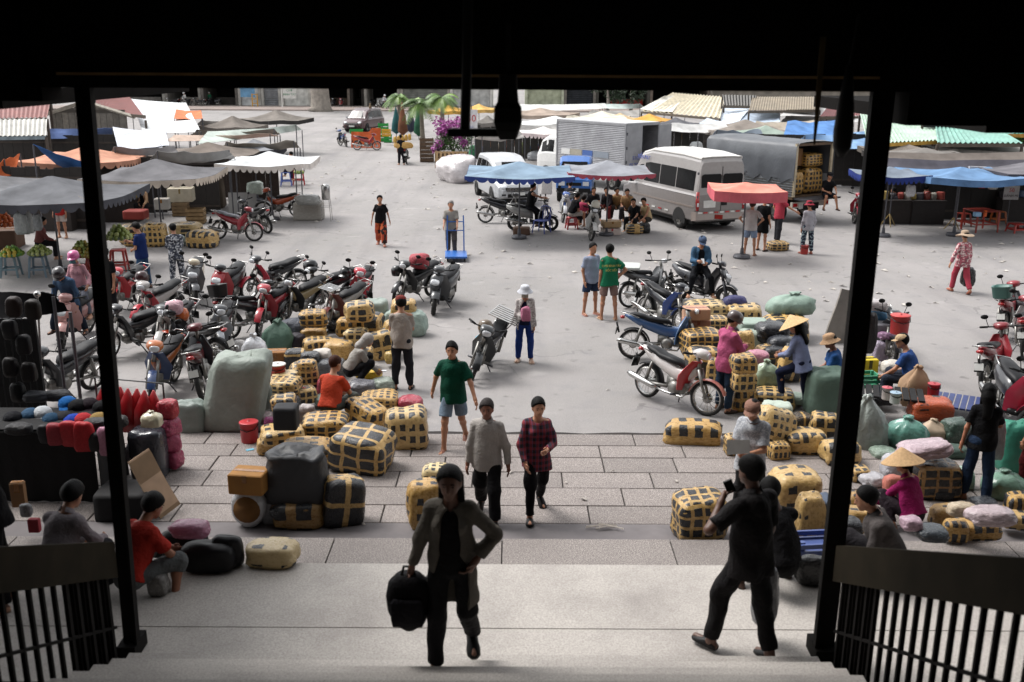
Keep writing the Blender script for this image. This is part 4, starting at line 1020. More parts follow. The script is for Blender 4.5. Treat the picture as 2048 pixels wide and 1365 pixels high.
# ------------------------------------------------------------------ plastic stools, tables, chairs
def stool(label, px, py, c, h=.45, w=.34, z=0.0, at=None, group='plastic stools at the stalls', yaw=10, cat='stool', name='plastic_stool', top=None):
    loc = Vector(at) if at is not None else G(px, py, z); t = thing(name, label, cat, loc, R(yaw), group); a = w / 2
    tw = (top or w) / 2
    g = MB(); g.rings([rrect(tw, tw, h - .03, .12), rrect(tw * 1.02, tw * 1.02, h - .01, .12), rrect(tw * .97, tw * .97, h, .12)]); g.obj('seat' if name.endswith('stool') else 'table_top', plastic, t, True, color=hx(c))
    for sx in (-1, 1):
        for sy in (-1, 1):
            g = MB(); g.rings([[(sx * (a + .03) + dx, sy * (a + .03) + dy, 0) for dx, dy in ((-.02, -.02), (.02, -.02), (.02, .02), (-.02, .02))], [(sx * tw * .85 + dx, sy * tw * .85 + dy, h - .03) for dx, dy in ((-.028, -.028), (.028, -.028), (.028, .028), (-.028, .028))]]); g.obj('leg', plastic, t, color=hx(c))
    g = MB(); zz = h * .38; q = a + .01
    for s_ in (-1, 1): g.box((0, s_ * q, zz), (2 * q, .015, .05)); g.box((s_ * q, 0, zz), (.015, 2 * q, .05))
    g.obj('apron', plastic, t, color=hx(c)); return t
def chair(label, px, py, c, yaw=0):
    loc = G(px, py); t = thing('plastic_chair', label, 'chair', loc, R(yaw))
    g = MB(); g.rings([rrect(.20, .20, .40, .2), rrect(.215, .215, .42, .2), rrect(.2, .2, .43, .2)]); g.obj('seat', plastic, t, True, color=hx(c))
    for x in (-1, 1):
        for y in (-1, 1):
            g = MB(); g.tube([(x * .23, y * .23, 0), (x * .18, y * .18, .41)], [.018, .024], 6); g.obj('leg', plastic, t, color=hx(c))
    g = MB()
    for k in range(5): x = -.15 + .075 * k; g.tube([(x, -.19, .42), (x * 1.15, -.25, .62), (x * 1.1, -.29, .80)], .013, 5)
    g.tube([(-.2, -.19, .42), (-.22, -.25, .62), (-.17, -.30, .82), (0, -.31, .86), (.17, -.30, .82), (.22, -.25, .62), (.2, -.19, .42)], .018, 6); g.obj('backrest', plastic, t, True, color=hx(c)); return t
def text(s, size, m, parent, loc, rot, name='lettering', ext=.003):
    cu = bpy.data.curves.new(name, 'FONT'); cu.body = s; cu.size = size; cu.extrude = ext; cu.align_x = 'CENTER'; cu.align_y = 'CENTER'; cu.resolution_u = 2
    tmp = bpy.data.objects.new('tmp', cu); COL.objects.link(tmp); dg = bpy.context.evaluated_depsgraph_get(); dg.update()
    me = bpy.data.meshes.new_from_object(tmp.evaluated_get(dg)); bpy.data.objects.remove(tmp); bpy.data.curves.remove(cu)
    me.materials.clear(); me.materials.append(m); return ob(name, me, parent, loc, rot)
# ------------------------------------------------------------------ vehicles (local: nose to +Y)
def hull(secs, sub=3):
    """secs: (y, z_bottom, z_belt, z_roof, half_width, half_width_roof)"""
    full = []
    for a, b in zip(secs[:-1], secs[1:]):
        for k in range(sub):
            t = k / sub; full.append([a[i] + (b[i] - a[i]) * t for i in range(6)])
    full.append(list(secs[-1])); rs = []
    for y, zb, zl, zr, hw, hr in full:
        zm = zb + (zl - zb) * .45
        half = [(hw * .90, zb), (hw * .98, zb + .06), (hw, zm), (hw * .985, zl - .05), (hw * .96, zl), (hr + (hw - hr) * .12, zr - (zr - zl) * .12), (hr * .93, zr - .015), (hr * .55, zr + .008)]
        rs.append([(x, y, z) for x, z in half] + [(-x, y, z) for x, z in half[::-1]])
    return MB().rings(rs)
def sec_at(secs, y):
    for a, b in zip(secs[:-1], secs[1:]):
        if (a[0] - y) * (b[0] - y) <= 0 and a[0] != b[0]:
            t = (y - a[0]) / (b[0] - a[0]); return [a[i] + (b[i] - a[i]) * t for i in range(6)]
    return secs[-1]
def side_pane(secs, y0, y1, s_, lo=.10, hi=.88, off=.007):
    P = []
    for k in range(4):
        y = y0 + (y1 - y0) * k / 3; q = sec_at(secs, y); row = []
        for v in (lo, (lo + hi) / 2, hi):
            xb, xr = q[4] * .96, q[5] + (q[4] - q[5]) * .12; zt = q[3] - (q[3] - q[2]) * .12
            row.append((s_ * (xb + (xr - xb) * v + off), y, q[2] + (zt - q[2]) * v))
        P.append(row)
    return MB().slab(P, .008 * s_)
def vwheel(t, x, y, r=.33, wd=.2, rimc=None):
    g = MB(); g.lathe([(r * .62, -wd / 2), (r * .95, -wd / 2), (r, -wd / 2 + .03), (r, wd / 2 - .03), (r * .95, wd / 2), (r * .62, wd / 2)], axis='x', n=24, cap=False); me = g.mesh('tyre', rubber, True)
    s_ = 1 if x > 0 else -1
    g = MB(); g.lathe([(r * .64, -wd * .42), (r * .64, wd * .40), (r * .58, wd * .36), (r * .2, wd * .28), (.03, wd * .3)], axis='x', n=24)
    for k in range(5):
        q = 2 * math.pi * k / 5; g.box((wd * .36, r * .38 * math.cos(q), r * .38 * math.sin(q)), (.03, .07, r * .48), (q - math.pi / 2, 0, 0))
    rim = ob('wheel', g.mesh('rim', alloy), t, (x, y, r), (0, 0, 0 if s_ > 0 else math.pi)); ob('tyre', me, rim)
def vbox(t, name, c, d, m, col=None, rot=(0, 0, 0), bev=.0):
    g = MB(); g.box((0, 0, 0), d); return ob(name, g.mesh(name, m), t, c, rot, color=hx(col) if col else None)
def wheel_arch(t, s_, x, y, r):
    g = MB(); P = [[(s_ * (x + w_), y + (r + .04) * math.cos(R(a)), .33 + (r + .04) * math.sin(R(a))) for w_ in (-.25, .012)] for a in range(-20, 201, 20)]
    P2 = [[(s_ * (x + .004), y + q * math.cos(R(a)), max(.18, .33 + q * math.sin(R(a)))) for q in (.02, r + .04)] for a in range(-20, 201, 20)]
    g.grid(P2); g.obj('wheel_arch', rubber, t)
platew = mat('plate_white', '#cfcfcb', .5)

def minibus(label, rl_px, rl_py, yaw):
    P = G(rl_px, rl_py); A = Matrix.Rotation(R(yaw), 3, 'Z'); L, W = 5.5, 1.96
    c = P + A @ Vector((W / 2, L / 2, 0)); t = thing('minibus', label, 'minibus', c, R(yaw)); y0 = -L / 2
    lower = [(y0, .42, 1.22, 1.24, .95, .9), (y0 + .06, .34, 1.25, 1.27, .98, .93), (1.1, .34, 1.25, 1.27, .98, .93), (1.7, .36, 1.2, 1.22, .97, .9), (2.45, .38, 1.02, 1.05, .90, .75), (2.72, .45, .85, .9, .72, .6)]
    full = [(y0 + .005, 1.15, 1.26, 2.30, .945, .80), (y0 + .10, 1.15, 1.27, 2.44, .972, .80), (-1.6, 1.15, 1.27, 2.50, .975, .82), (.5, 1.15, 1.27, 2.50, .975, .82), (1.25, 1.15, 1.27, 2.32, .97, .80), (2.0, 1.1, 1.2, 1.32, .955, .80)]
    hull(lower).obj('lower_body', paint, t, color=hx('#7d7876')); hull(full).obj('upper_body', paint, t, color=hx('#979391'))
    g = MB(); rs = [rrect(.82, .05, 0, .3), rrect(.84, .06, .0, .3)]
    g = hull([(y0 + .08, 2.40, 2.43, 2.475, .80, .72), (-1.6, 2.46, 2.49, 2.56, .82, .74), (.4, 2.46, 2.48, 2.55, .82, .74), (1.15, 2.30, 2.31, 2.36, .78, .7)]); g.obj('roof', paint, t, color=hx('#c9c6c1'))
    for s_ in (-1, 1):
        for a, b in ((y0 + .25, -1.35), (-1.3, -.25), (-.2, .85)): side_pane(full, a, b, s_, .08, .70).obj('window', glassm, t)
        side_pane(full, .98, 1.75, s_, .10, .66).obj('window', glassm, t)
        g = MB(); P = [[(s_ * .988, y, z) for z in (.80, .86)] for y in (y0 + .12, 0, 1.5)]; g.slab(P, .02 * s_); g.obj('side_moulding', paint, t, color=hx('#847a74'))
        for y in (y0 + 1.02, 1.75):
            wheel_arch(t, s_, .978, y, .36); vwheel(t, s_ * .87, y, .345, .22)
        # reflective red and white strips along the sill
        for k in range(5): vbox(t, 'reflector', (s_ * .985, -.9 + k * .45, .52), (.012, .22, .05), redlens if k % 2 else platew)
        g = MB(); g.rings([rrect(.055, .03, -.30, .3), rrect(.06, .035, 0, .3), rrect(.055, .03, .32, .3)]); o = g.obj('tail_light', redlens, t, True, loc=(s_ * .90, y0 + .015, 1.02))
        ob('lamp_lens', MB().box((0, -.032, -.1), (.07, .01, .12)).mesh('lamp_lens', lens), o)
        vbox(t, 'door_mirror', (s_ * 1.10, 1.45, 1.40), (.14, .1, .28), black)
    # rear doors
    vbox(t, 'rear_door_seam', (0, y0 - .004, 1.30), (.014, .012, 1.7), black)
    for s_ in (-1, 1):
        g = MB(); g.rings([rrect(.385, .30, -.006, .15), rrect(.375, .29, .008, .15)]); g.obj('rear_window', glassm, t, loc=(s_ * .415, y0 + .0, 1.62), rot=(R(90 + 5), 0, 0))
        vbox(t, 'high_reflector', (s_ * .2, y0 + .03, 2.06), (.26, .03, .04), redlens)
        vbox(t, 'door_handle', (s_ * .28, y0 - .012, 1.18), (.2, .03, .05), steel)
        for zz in (1.18, 1.95): vbox(t, 'hinge', (s_ * .93, y0 - .0, zz), (.05, .04, .08), steel)
    pf = vbox(t, 'number_plate', (-.45, y0 - .012, .93), (.46, .02, .24), platew)
    vbox(t, 'plate_recess', (.12, y0 - .006, .93), (.22, .016, .12), black)
    g = MB(); g.rings([[(-1.0, y, z) for y, z in ((y0 - .10, .42), (y0 + .2, .36), (y0 + .2, .66), (y0 - .07, .68))], [(1.0, y, z) for y, z in ((y0 - .10, .42), (y0 + .2, .36), (y0 + .2, .66), (y0 - .07, .68))]]); g.obj('rear_bumper', paint, t, color=hx('#8e837d'))
    for k in range(9): vbox(t, 'reflector', (-.84 + k * .21, y0 - .088, .66), (.15, .02, .055), redlens if k % 2 else platew)
    vbox(t, 'red_rag', (-.12, y0 - .10, .50), (.30, .03, .14), cloth, '#8e2d26', (0, R(6), 0))
    g = MB(); g.box((0, -.2, .30), (1.7, 4.4, .16)); g.obj('underbody', rubber, t)
    o = text('TIẾN ĐẠT', .20, mat('blue_print', '#35489a', .5), t, (-.915, .95, 2.16), (R(78), 0, R(-90)))
    return t

def mpv(label, px, py, yaw):
    t = thing('parked_car', label, 'car', G(px, py), R(yaw)); h = 4.7 / 2
    lo = [(-h, .5, .85, .88, .72, .6), (-h + .12, .34, .95, .97, .87, .75), (-h + .6, .28, .98, 1.0, .91, .8), (.9, .28, .98, 1.0, .91, .8), (1.3, .28, .98, 1.03, .905, .78), (1.9, .28, .88, .97, .88, .70), (2.2, .30, .74, .82, .80, .6), (2.33, .38, .62, .66, .66, .5)]
    up = [(-h + .1, .9, .97, 1.30, .84, .66), (-h + .45, .9, .985, 1.73, .885, .66), (-.9, .9, .99, 1.79, .90, .68), (.1, .9, .99, 1.77, .90, .68), (.75, .9, .99, 1.58, .895, .66), (1.45, .9, .97, 1.06, .88, .70)]
    hull(lo).obj('body', paint, t, color=hx('#a9abae')); hull(up).obj('cabin', paint, t, color=hx('#b2b4b7'))
    for s_ in (-1, 1):
        for a, b in ((-h + .55, -1.05), (-.98, -.12), (-.05, .82)): side_pane(up, a, b, s_, .12, .84).obj('window', glassm, t)
        for y in (-1.42, 1.38): wheel_arch(t, s_, .905, y, .34); vwheel(t, s_ * .82, y, .32, .2)
        g = loft([(2.00, .80, .17, .06), (2.14, .77, .17, .075), (2.27, .73, .13, .06), (2.31, .72, .05, .03)]); o = g.obj('headlight', lens, t, True, loc=(s_ * .57, 0, 0))
        vbox(t, 'fog_lamp', (s_ * .60, 2.30, .46), (.16, .06, .08), black); vbox(t, 'door_mirror', (s_ * 1.0, .92, 1.08), (.18, .1, .13), paint, '#a9abae')
        vbox(t, 'door_handle', (s_ * .915, -.75, .88), (.02, .14, .03), chrome)
    P = []
    for v in (0, .33, .67, 1):
        y = 1.38 - .62 * v; q = sec_at(up, y); P.append([(x * (q[4] * .93 + (q[5] - q[4]) * v * .9), y + .02 - .05 * abs(x) ** 2, q[3] + .012 - .04 * abs(x) ** 3) for x in (-.95, -.5, 0, .5, .95)])
    MB().slab(P, .006).obj('windscreen', glassm, t)
    g = MB(); g.rings([[(-.55, 2.27, .74), (-.50, 2.345, .60), (.50, 2.345, .60), (.55, 2.27, .74)], [(-.55, 2.31, .74), (-.50, 2.375, .60), (.50, 2.375, .60), (.55, 2.31, .74)]]); g.obj('grille', black, t)
    for z in (.64, .69, .735): vbox(t, 'grille_bar', (0, 2.42 - (z - .6) * .5, z), (1.0, .03, .016), chrome)
    vbox(t, 'number_plate', (0, 2.375, .50), (.46, .02, .12), platew); vbox(t, 'lower_grille', (0, 2.335, .42), (.9, .05, .12), black)
    g = MB(); g.box((0, 0, .27), (1.5, 4.0, .12)); g.obj('underbody', rubber, t)
    return t

def ribbed_truck(label, px, D, yaw):
    P = AD(px, 330, D); P.z = 0; A = Matrix.Rotation(R(yaw), 3, 'Z'); L, W = 4.4, 2.1
    c = P + A @ Vector((W / 2, L / 2, 0)); t = thing('box_truck', label, 'truck', c, R(yaw)); y0 = -L / 2; zf, zt = .85, 2.9; alu = mat('ribbed_aluminium', '#98989b', .45, .25, 2, metal=.2)
    for s_ in (-1, 1):
        P_ = []
        nz = 24
        for k in range(nz * 2 + 1):
            z = zf + .1 + (zt - zf - .2) * k / (nz * 2); x = s_ * (W / 2 - (.014 if k % 2 else 0)); P_.append([(x, y0 + .06, z), (x, y0 + L - .06, z)])
        MB().slab(P_, .012 * s_).obj('side_panel', alu, t)
        for zz in (zf + .05, zt - .05): vbox(t, 'edge_rail', (s_ * (W / 2 - .01), 0, zz), (.07, L, .10), alu)
        for yy in (y0 + .03, y0 + L - .03): vbox(t, 'corner_post', (s_ * (W / 2 - .01), yy, (zf + zt) / 2), (.075, .07, zt - zf - .2), alu)
    vbox(t, 'box_roof', (0, 0, zt + .012), (W, L, .04), paint, '#c9c9ca'); vbox(t, 'box_floor', (0, 0, zf - .04), (W, L, .09), steel); vbox(t, 'front_wall', (0, L / 2 - .03, (zf + zt) / 2), (W - .1, .03, zt - zf - .1), alu)
    vbox(t, 'door_header', (0, y0 + .02, zt - .05), (W - .1, .06, .10), alu)
    d = vbox(t, 'closed_door', (-W / 4 - .02, y0 - .0, (zf + zt) / 2), (W / 2 - .05, .05, zt - zf - .2), alu)
    for zz in (-.6, 0, .6): ob('hinge', MB().box((-.47, -.04, zz), (.05, .04, .12)).mesh('hinge', steel), d)
    d2 = vbox(t, 'open_door', (W / 2 + .50, y0 + .1, (zf + zt) / 2), (W / 2 - .05, .05, zt - zf - .2), alu, None, (0, 0, R(10)))
    red = mat('red_print', '#a8322c', .5); blu = mat('blue_print', '#35489a', .5)
    text('XE', .22, red, d2, (0, -.034, -.22), (R(90), 0, 0)); text('LÚA', .22, red, d2, (0, -.034, -.50), (R(90), 0, 0)); text('51C', .24, blu, d, (.12, -.034, -.45), (R(90), 0, 0)); text('05.27', .24, blu, d, (.0, -.034, -.75), (R(90), 0, 0))
    for k, (a, b, cc) in enumerate(((.15, .72, '#d8d8d6'), (.74, 1.5, '#a8a294'), (1.55, 2.2, '#4a69a8'), (2.25, 3.2, '#8d959f'))):
        vbox(t, 'side_print', (-W / 2 - .017, y0 + L - a - (b - a) / 2 - .2, zf + .65), (.006, b - a, .26), paint, cc)
    cab = [(L / 2 + .06, .55, 1.35, 2.1, .86, .74), (L / 2 + .9, .55, 1.35, 2.12, .88, .74), (L / 2 + 1.35, .55, 1.3, 1.9, .87, .70), (L / 2 + 1.62, .55, 1.2, 1.3, .82, .7)]
    hull(cab).obj('cab', paint, t, color=hx('#d9d9d7'))
    for s_ in (-1, 1):
        side_pane(cab, L / 2 + .45, L / 2 + 1.3, s_, .05, .85).obj('cab_window', glassm, t)
        for y in (y0 + .9, L / 2 + .9): vwheel(t, s_ * .8, y, .36, .24)
    vbox(t, 'chassis', (0, .5, .55), (.9, 5.6, .25), rubber); return t

def tarp_truck(label, px, py, yaw):
    P = G(px, py); A = Matrix.Rotation(R(yaw), 3, 'Z'); L, W = 4.3, 1.9; c = P + A @ Vector((W / 2, L / 2, 0)); t = thing('canvas_truck', label, 'truck', c, R(yaw)); y0 = -L / 2; zf, zt = .95, 2.78
    def skin_(P_): return MB().slab(P_, .012)
    rs = []
    for k in range(31):
        y = y0 - .06 + (L + .1) * k / 30; row = []; dr = 1.5 + .09 * math.sin(k * 1.3) + .05 * math.sin(k * 2.9)
        prof = [(-W / 2 - .03, dr), (-W / 2 - .035, 1.8), (-W / 2 - .03, 2.2), (-W / 2 - .01, zt - .12), (-W / 2 + .12, zt), (-W / 4, zt + .035), (0, zt + .05), (W / 4, zt + .03), (W / 2 - .12, zt), (W / 2 + .01, zt - .12), (W / 2 + .03, 2.2), (W / 2 + .03, dr)]
        for j, (x, z) in enumerate(prof):
            nn = noise.noise(Vector((y * 1.6 + z * 1.2, z * 1.1, 4))) * .06 + abs(noise.noise(Vector((y * 2.2 - z * 2.4, z, 9)))) * .06
            row.append((x + (-nn if j < 4 else nn if j > 8 else 0), y, z + (nn * .6 if 4 <= j <= 8 else 0)))
        rs.append(row)
    skin_(rs).obj('tarpaulin_cover', mat('grey_tarp', '#54575c', .5, .2, 2.5, bump=.35), t, True)
    rust = mat('brown_cargo_frame', '#5b4632', .7, .35, 4)
    for s_ in (-1, 1):
        vbox(t, 'cargo_side', (s_ * (W / 2 - .02), 0, 1.3), (.05, L, .7), paint, '#8b8f93')
        for k in range(6): vbox(t, 'side_rib', (s_ * (W / 2 + .012), 0, 1.03 + k * .085), (.03, L, .035), chrome)
        vbox(t, 'rear_post', (s_ * (W / 2 - .04), y0, (zf + zt) / 2), (.10, .07, zt - zf), mat('cream_post', '#b7a98f', .6), None)
    vbox(t, 'rear_header', (0, y0, zt - .04), (W, .06, .09), rust); vbox(t, 'cargo_floor', (0, 0, zf - .05), (W, L, .1), rust); vbox(t, 'tailgate', (0, y0 - .30, zf - .06), (W - .1, .55, .06), steel)
    vbox(t, 'cargo_front', (0, L / 2 - .1, 1.8), (W - .1, .05, 1.6), rust)
    vbox(t, 'rear_crossbar', (0, y0 + .02, .66), (W, .08, .2), paint, '#b9b3a9'); vbox(t, 'number_plate', (-.4, y0 - .03, .62), (.42, .02, .22), platew)
    for s_ in (-1, 1):
        vbox(t, 'tail_light', (s_ * .8, y0 - .03, .66), (.2, .03, .12), redlens)
        for y in (y0 + .8, L / 2 + .85): vwheel(t, s_ * .76, y, .36, .24)
    cab = [(L / 2 + .06, .55, 1.35, 2.15, .86, .74), (L / 2 + .9, .55, 1.35, 2.15, .88, .74), (L / 2 + 1.3, .55, 1.2, 1.3, .82, .7)]
    hull(cab).obj('cab', paint, t, color=hx('#3d5f93'))
    vbox(t, 'chassis', (0, .4, .58), (.8, 5.2, .22), rubber)
    # load
    return t, A, c, y0, zf

def small_truck(label, px, py, yaw, c1):
    t = thing('small_truck', label, 'truck', G(px, py), R(yaw))
    cab = [(-.2, .45, 1.1, 1.75, .72, .62), (.5, .45, 1.1, 1.78, .74, .62), (.9, .45, 1.05, 1.6, .73, .58), (1.25, .45, 1.0, 1.06, .72, .62), (1.36, .5, .9, .93, .66, .55)]
    hull(cab).obj('cab', paint, t, color=hx(c1))
    P = []
    for v in (0, .5, 1):
        y = 1.26 - .36 * v; q = sec_at(cab, y); P.append([(x * (q[4] * .9 + (q[5] - q[4]) * v * .9), y + .03, q[3] + .012) for x in (-.95, 0, .95)])
    MB().slab(P, .006).obj('windscreen', glassm, t)
    for s_ in (-1, 1):
        side_pane(cab, 0.05, .95, s_, .08, .82).obj('window', glassm, t); vbox(t, 'headlight', (s_ * .48, 1.36, .78), (.24, .05, .16), lens); vbox(t, 'load_side', (s_ * .70, -1.25, .95), (.05, 2.0, .4), paint, c1)
        for y in (-1.3, .75): vwheel(t, s_ * .62, y, .28, .17)
    vbox(t, 'grille', (0, 1.37, .76), (.6, .03, .12), black); vbox(t, 'load_bed', (0, -1.25, .74), (1.4, 2.05, .08), steel); vbox(t, 'bumper', (0, 1.40, .52), (1.35, .08, .16), black); vbox(t, 'number_plate', (0, 1.45, .55), (.4, .02, .13), platew)
    vbox(t, 'chassis', (0, -.2, .45), (.7, 3.0, .16), rubber)
    return t
# ================================================================== far side of the square
def shop(label, x0, x1, c, D=122, door='shutter', dc='#8d8c88', sign=None, H=6.5, awn=None):
    a, b = AD(x0, 200, D), AD(x1, 200, D); wd = b.x - a.x; t = thing('shop_house', label, 'shop', ((a.x + b.x) / 2, D, 0), 0, 'shop houses across the far street')
    def bx(n, c_, d_, m, col): g = MB(); g.box(c_, d_); g.obj(n, m, t, color=hx(col))
    bx('wall', (0, 3, 4.6), (wd - .04, 6, H - 2.7), canvas, c)
    for s_ in (-1, 1): bx('pier', (s_ * (wd / 2 - .17), 2.99, 1.62), (.30, 5.9, 3.26), canvas, c)
    bx('back_room', (0, 5.5, 1.62), (wd - .7, .2, 3.2), canvas, '#1c1a19')
    if door == 'shutter':
        g = MB(); P = []
        for k in range(31): P.append([(-wd / 2 + .32, .5 - (.05 if k % 2 else 0), .02 + k * .107), (wd / 2 - .32, .5 - (.05 if k % 2 else 0), .02 + k * .107)])
        g.slab(P, .02); g.obj('roller_shutter', canvas, t, color=hx(dc))
    elif door == 'panel': bx('panel', (0, .4, 1.5), (wd - .7, .08, 3.0), canvas, dc)
    else: bx('counter', (wd * .1, 2.0, .5), (wd * .6, .5, 1.0), canvas, dc)
    if sign: bx('signboard', (0, -.06, 3.6), (wd - .3, .08, .7), canvas, sign)
    if awn: g = MB(); g.slab([[(-wd / 2, -1.3, 3.0), (wd / 2, -1.3, 3.0)], [(-wd / 2, -.02, 3.5), (wd / 2, -.02, 3.5)]], .03); g.obj('awning', canvas, t, color=hx(awn))
    g = MB(); g.box((0, 1.5, .07), (wd, 6, .14)); g.obj('threshold', canvas, t, color=hx('#77706b')); return t
for a in (('narrow white shop house with posters left of the parked riders', 150, 330, '#8f8d88', 122, 'open', '#7a7672'), ('pale shop house with an open dark front behind the riders', 330, 402, '#7d7a75', 122, 'open', '#8a8680'), ('dark open workshop beside the grey shutter', 402, 476, '#5f5b57', 122, 'open', '#3c3936'),
          ('shop house with a blue picture poster on its front', 476, 522, '#a8a59f', 122, 'panel', '#cfd2d2'), ('shop house closed with a grey roller shutter', 522, 562, '#b1afa9', 122, 'shutter', '#85878a'), ('shop house with a large white notice panel', 562, 622, '#b8b5ae', 122, 'panel', '#cfcfca'),
          ('unlit brown shop front behind the thick tree trunk', 622, 700, '#6a625b', 122, 'open', '#5a4c42'), ('black open shop front right of the thick tree trunk', 700, 728, '#2b2826', 122, 'open', '#1d1b1a'), ('shop house with white window goods behind the palms', 728, 800, '#8f8b85', 122, 'open', '#c6c7c4'), ('grey shop house hidden behind the palm crowns', 800, 900, '#9d9890', 122, 'shutter', '#797b76'),
          ('white fronted shop house left of the hanging loudspeaker', 900, 985, '#c3c2bd', 122, 'panel', '#b9bab7'), ('shop house with pale green wall right of the hanging loudspeaker', 1050, 1128, '#b6bba6', 122, 'panel', '#aeb49c'), ('shop house with a black shutter and brown door', 1128, 1192, '#77736d', 122, 'shutter', '#33363a'), ('shop house under dark trees with a red sign', 1192, 1300, '#4b4a45', 122, 'open', '#8d2b28', '#a1302c'),
          ('brown shop house at the far right street corner', 1300, 1420, '#6c625a', 122, 'open', '#57504a'), ('long pale warehouse behind the right hand market roofs', 1420, 1900, '#a39c92', 124, 'panel', '#8c867d', None, 7.5)):
    shop(*a)
g = MB(); g.box((0, 116.5, .06), (150, 7.5, .13)); tag(g.obj('sidewalk', mat('far_pavement', '#8c7f79', .9, .3, .6)), None, None, kind='structure')
p = AD(497, 195, 121.2)
o = MB().box((0, 0, 0), (1.7, .06, 1.3)).obj('poster', mat('blue_poster', '#5f8fb3', .6, .5, 1.2), None, loc=(p.x, 120.9, 1.8)); tag(o, 'light blue picture poster on the far shop front', 'poster')
p = AD(514, 195, 120.5)
t = thing('gate_frame', 'small yellow painted gate frame by the blue poster', 'gate', (p.x, 119.4, 0)); m_ = mat('yellow_paint', '#b98a2e', .6)
for x in (-.3, .3): MB().box((x, 0, .8), (.12, .1, 1.6)).obj('upright', m_, t)
for z in (.5, 1.0, 1.52): MB().box((0, 0, z), (.48, .06, .08)).obj('crossbar', m_, t)
p = AD(582, 195, 119.5)
t = thing('notice_board', 'white notice board with green lettering on a post', 'sign', (p.x, 118.8, 0)); MB().box((0, 0, 1.75), (1.5, .06, 1.3)).obj('board', platew, t); MB().tube([(-.9, 0, 0), (-.9, 0, 2.6)], .09, 8).obj('post', platew, t)
for k, s_ in enumerate(('CHỢ', 'BÌNH TÂY')): text(s_, .34, mat('green_print', '#3f7f5c', .6), t, (0, -.04, 2.0 - k * .45), (R(90), 0, 0))
# thick pale tree trunk on the far pavement, and leafy growth
barkm = mat('pale_bark', '#8f877e', .9, .4, 3, bump=.6, bscale=9); trunkm = mat('palm_trunk', '#7c7468', .9, .35, 6, bump=.6, bscale=22)
fol = mat('foliage', None, .55, .35, 1.5)
def leaf_cloud(name, parent, blobs, n, size, c, m=fol, flat=False):
    g = MB()
    for _ in range(n):
        bx, by, bz, br = random.choice(blobs); v = Vector((random.gauss(0, 1), random.gauss(0, 1), random.gauss(0, .8))).normalized() * br * random.uniform(.45, 1.02)
        q = Vector((bx, by, bz)) + v; s_ = size * random.uniform(.6, 1.3); e = Euler((random.uniform(-1, 1), random.uniform(-1, 1), random.uniform(0, 6.28))).to_matrix()
        g.add([q + e @ Vector(w_) * s_ for w_ in ((-.5, 0, 0), (0, -.28, .06), (.6, 0, 0), (0, .28, .06))], [(0, 1, 2, 3)])
    return ob(name, g.mesh(name, m, False, False), parent, color=hx(c))
random.seed(11)
p = AD(641, 208, 112)
t = thing('street_tree', 'thick pale tree trunk standing on the far pavement', 'tree', (p.x, 112, 0))
g = MB(); g.tube([(0, 0, 0), (.05, 0, .4), (0, 0, 1.5), (-.1, .1, 3.5), (.1, 0, 6.5)], [1.45, 1.12, 1.0, .95, .8], 14); g.obj('trunk', barkm, t, True)
g = MB()
for k in range(6): q = k * 1.05; g.tube([(0, 0, 5.5), (1.6 * math.cos(q), 1.6 * math.sin(q), 7.3), (3.2 * math.cos(q), 3.2 * math.sin(q), 8.8)], [.35, .24, .1], 7)
g.obj('limbs', barkm, t, True)
leaf_cloud('crown', t, [(3.2 * math.cos(k * .9), 3 * math.sin(k * .9), 9 + (k % 3), 1.7) for k in range(7)], 1500, .5, '#3f5a2c')
for k, (px, lab, w_) in enumerate(((1215, 'dark bushy tree in front of the red signed shop', 3.0), (1262, 'low dark tree beside the red signed shop', 2.2))):
    p = AD(px, 195, 108 + k * 2); t = thing('street_tree', lab, 'tree', (p.x, 108 + k * 2, 0)); g = MB(); g.tube([(0, 0, 0), (.1, 0, 1.2), (0, .1, 3)], [.22, .17, .1], 8); g.obj('trunk', barkm, t, True)
    leaf_cloud('crown', t, [(random.uniform(-w_, w_) * .7, random.uniform(-1, 1), random.uniform(1.3, 3.6), .9) for _ in range(9)], 900, .35, '#22351c')
def palm(label, px, base_py, h, c='#58782f', n=15, L=2.3, up=.6):
    P = G(px, base_py); t = thing('palm_tree', label, 'tree', P, 0, 'palms beside the planter'); lx = random.uniform(-.25, .25)
    g = MB(); g.tube([(0, 0, 0), (lx * .3, 0, h * .35), (lx * .7, 0, h * .7), (lx, 0, h)], [.20, .15, .13, .10], 9); g.obj('trunk', trunkm, t, True)
    for k in range(n):
        q = 2 * math.pi * k / n + random.uniform(-.2, .2); el = random.uniform(.15, 1.1); dv = Vector((math.cos(q), math.sin(q), 0)); g = MB(); pts = []
        for j in range(9):
            s_ = j / 8; pts.append(Vector((lx, 0, h)) + dv * L * s_ * math.cos(el * .7) + Vector((0, 0, L * (s_ * math.sin(el) - s_ * s_ * (.75 + .2 * (1.1 - el))))))
        g.tube(pts, [.025 - .002 * j for j in range(9)], 4)
        sd = dv.cross(Vector((0, 0, 1)))
        for j in range(1, 9):
            for f_ in (0, .5):
                o_ = pts[j - 1].lerp(pts[j], f_); ax = (pts[j] - pts[j - 1]).normalized()
                for s_ in (-1, 1):
                    ln = .55 * math.sin((j - .5 + f_) / 9 * 2.6 + .4); tip = o_ + sd * s_ * ln * .8 + ax * ln * .55 - Vector((0, 0, ln * .35))
                    g.add([o_, o_ + ax * .09, tip], [(0, 1, 2)])
        ob('frond', g.mesh('frond', leafm, False, False), t, color=hx(random.choice((c, '#6c8a3a', '#49682a'))))
    return t
palm('tall palm with a full green crown left of the pink bougainvillea', 846, 296, 2.75, L=1.55, n=22)
palm('younger palm with drooping fronds left of the tall palm', 800, 262, 2.6, '#6d8f45', L=1.4, n=17)
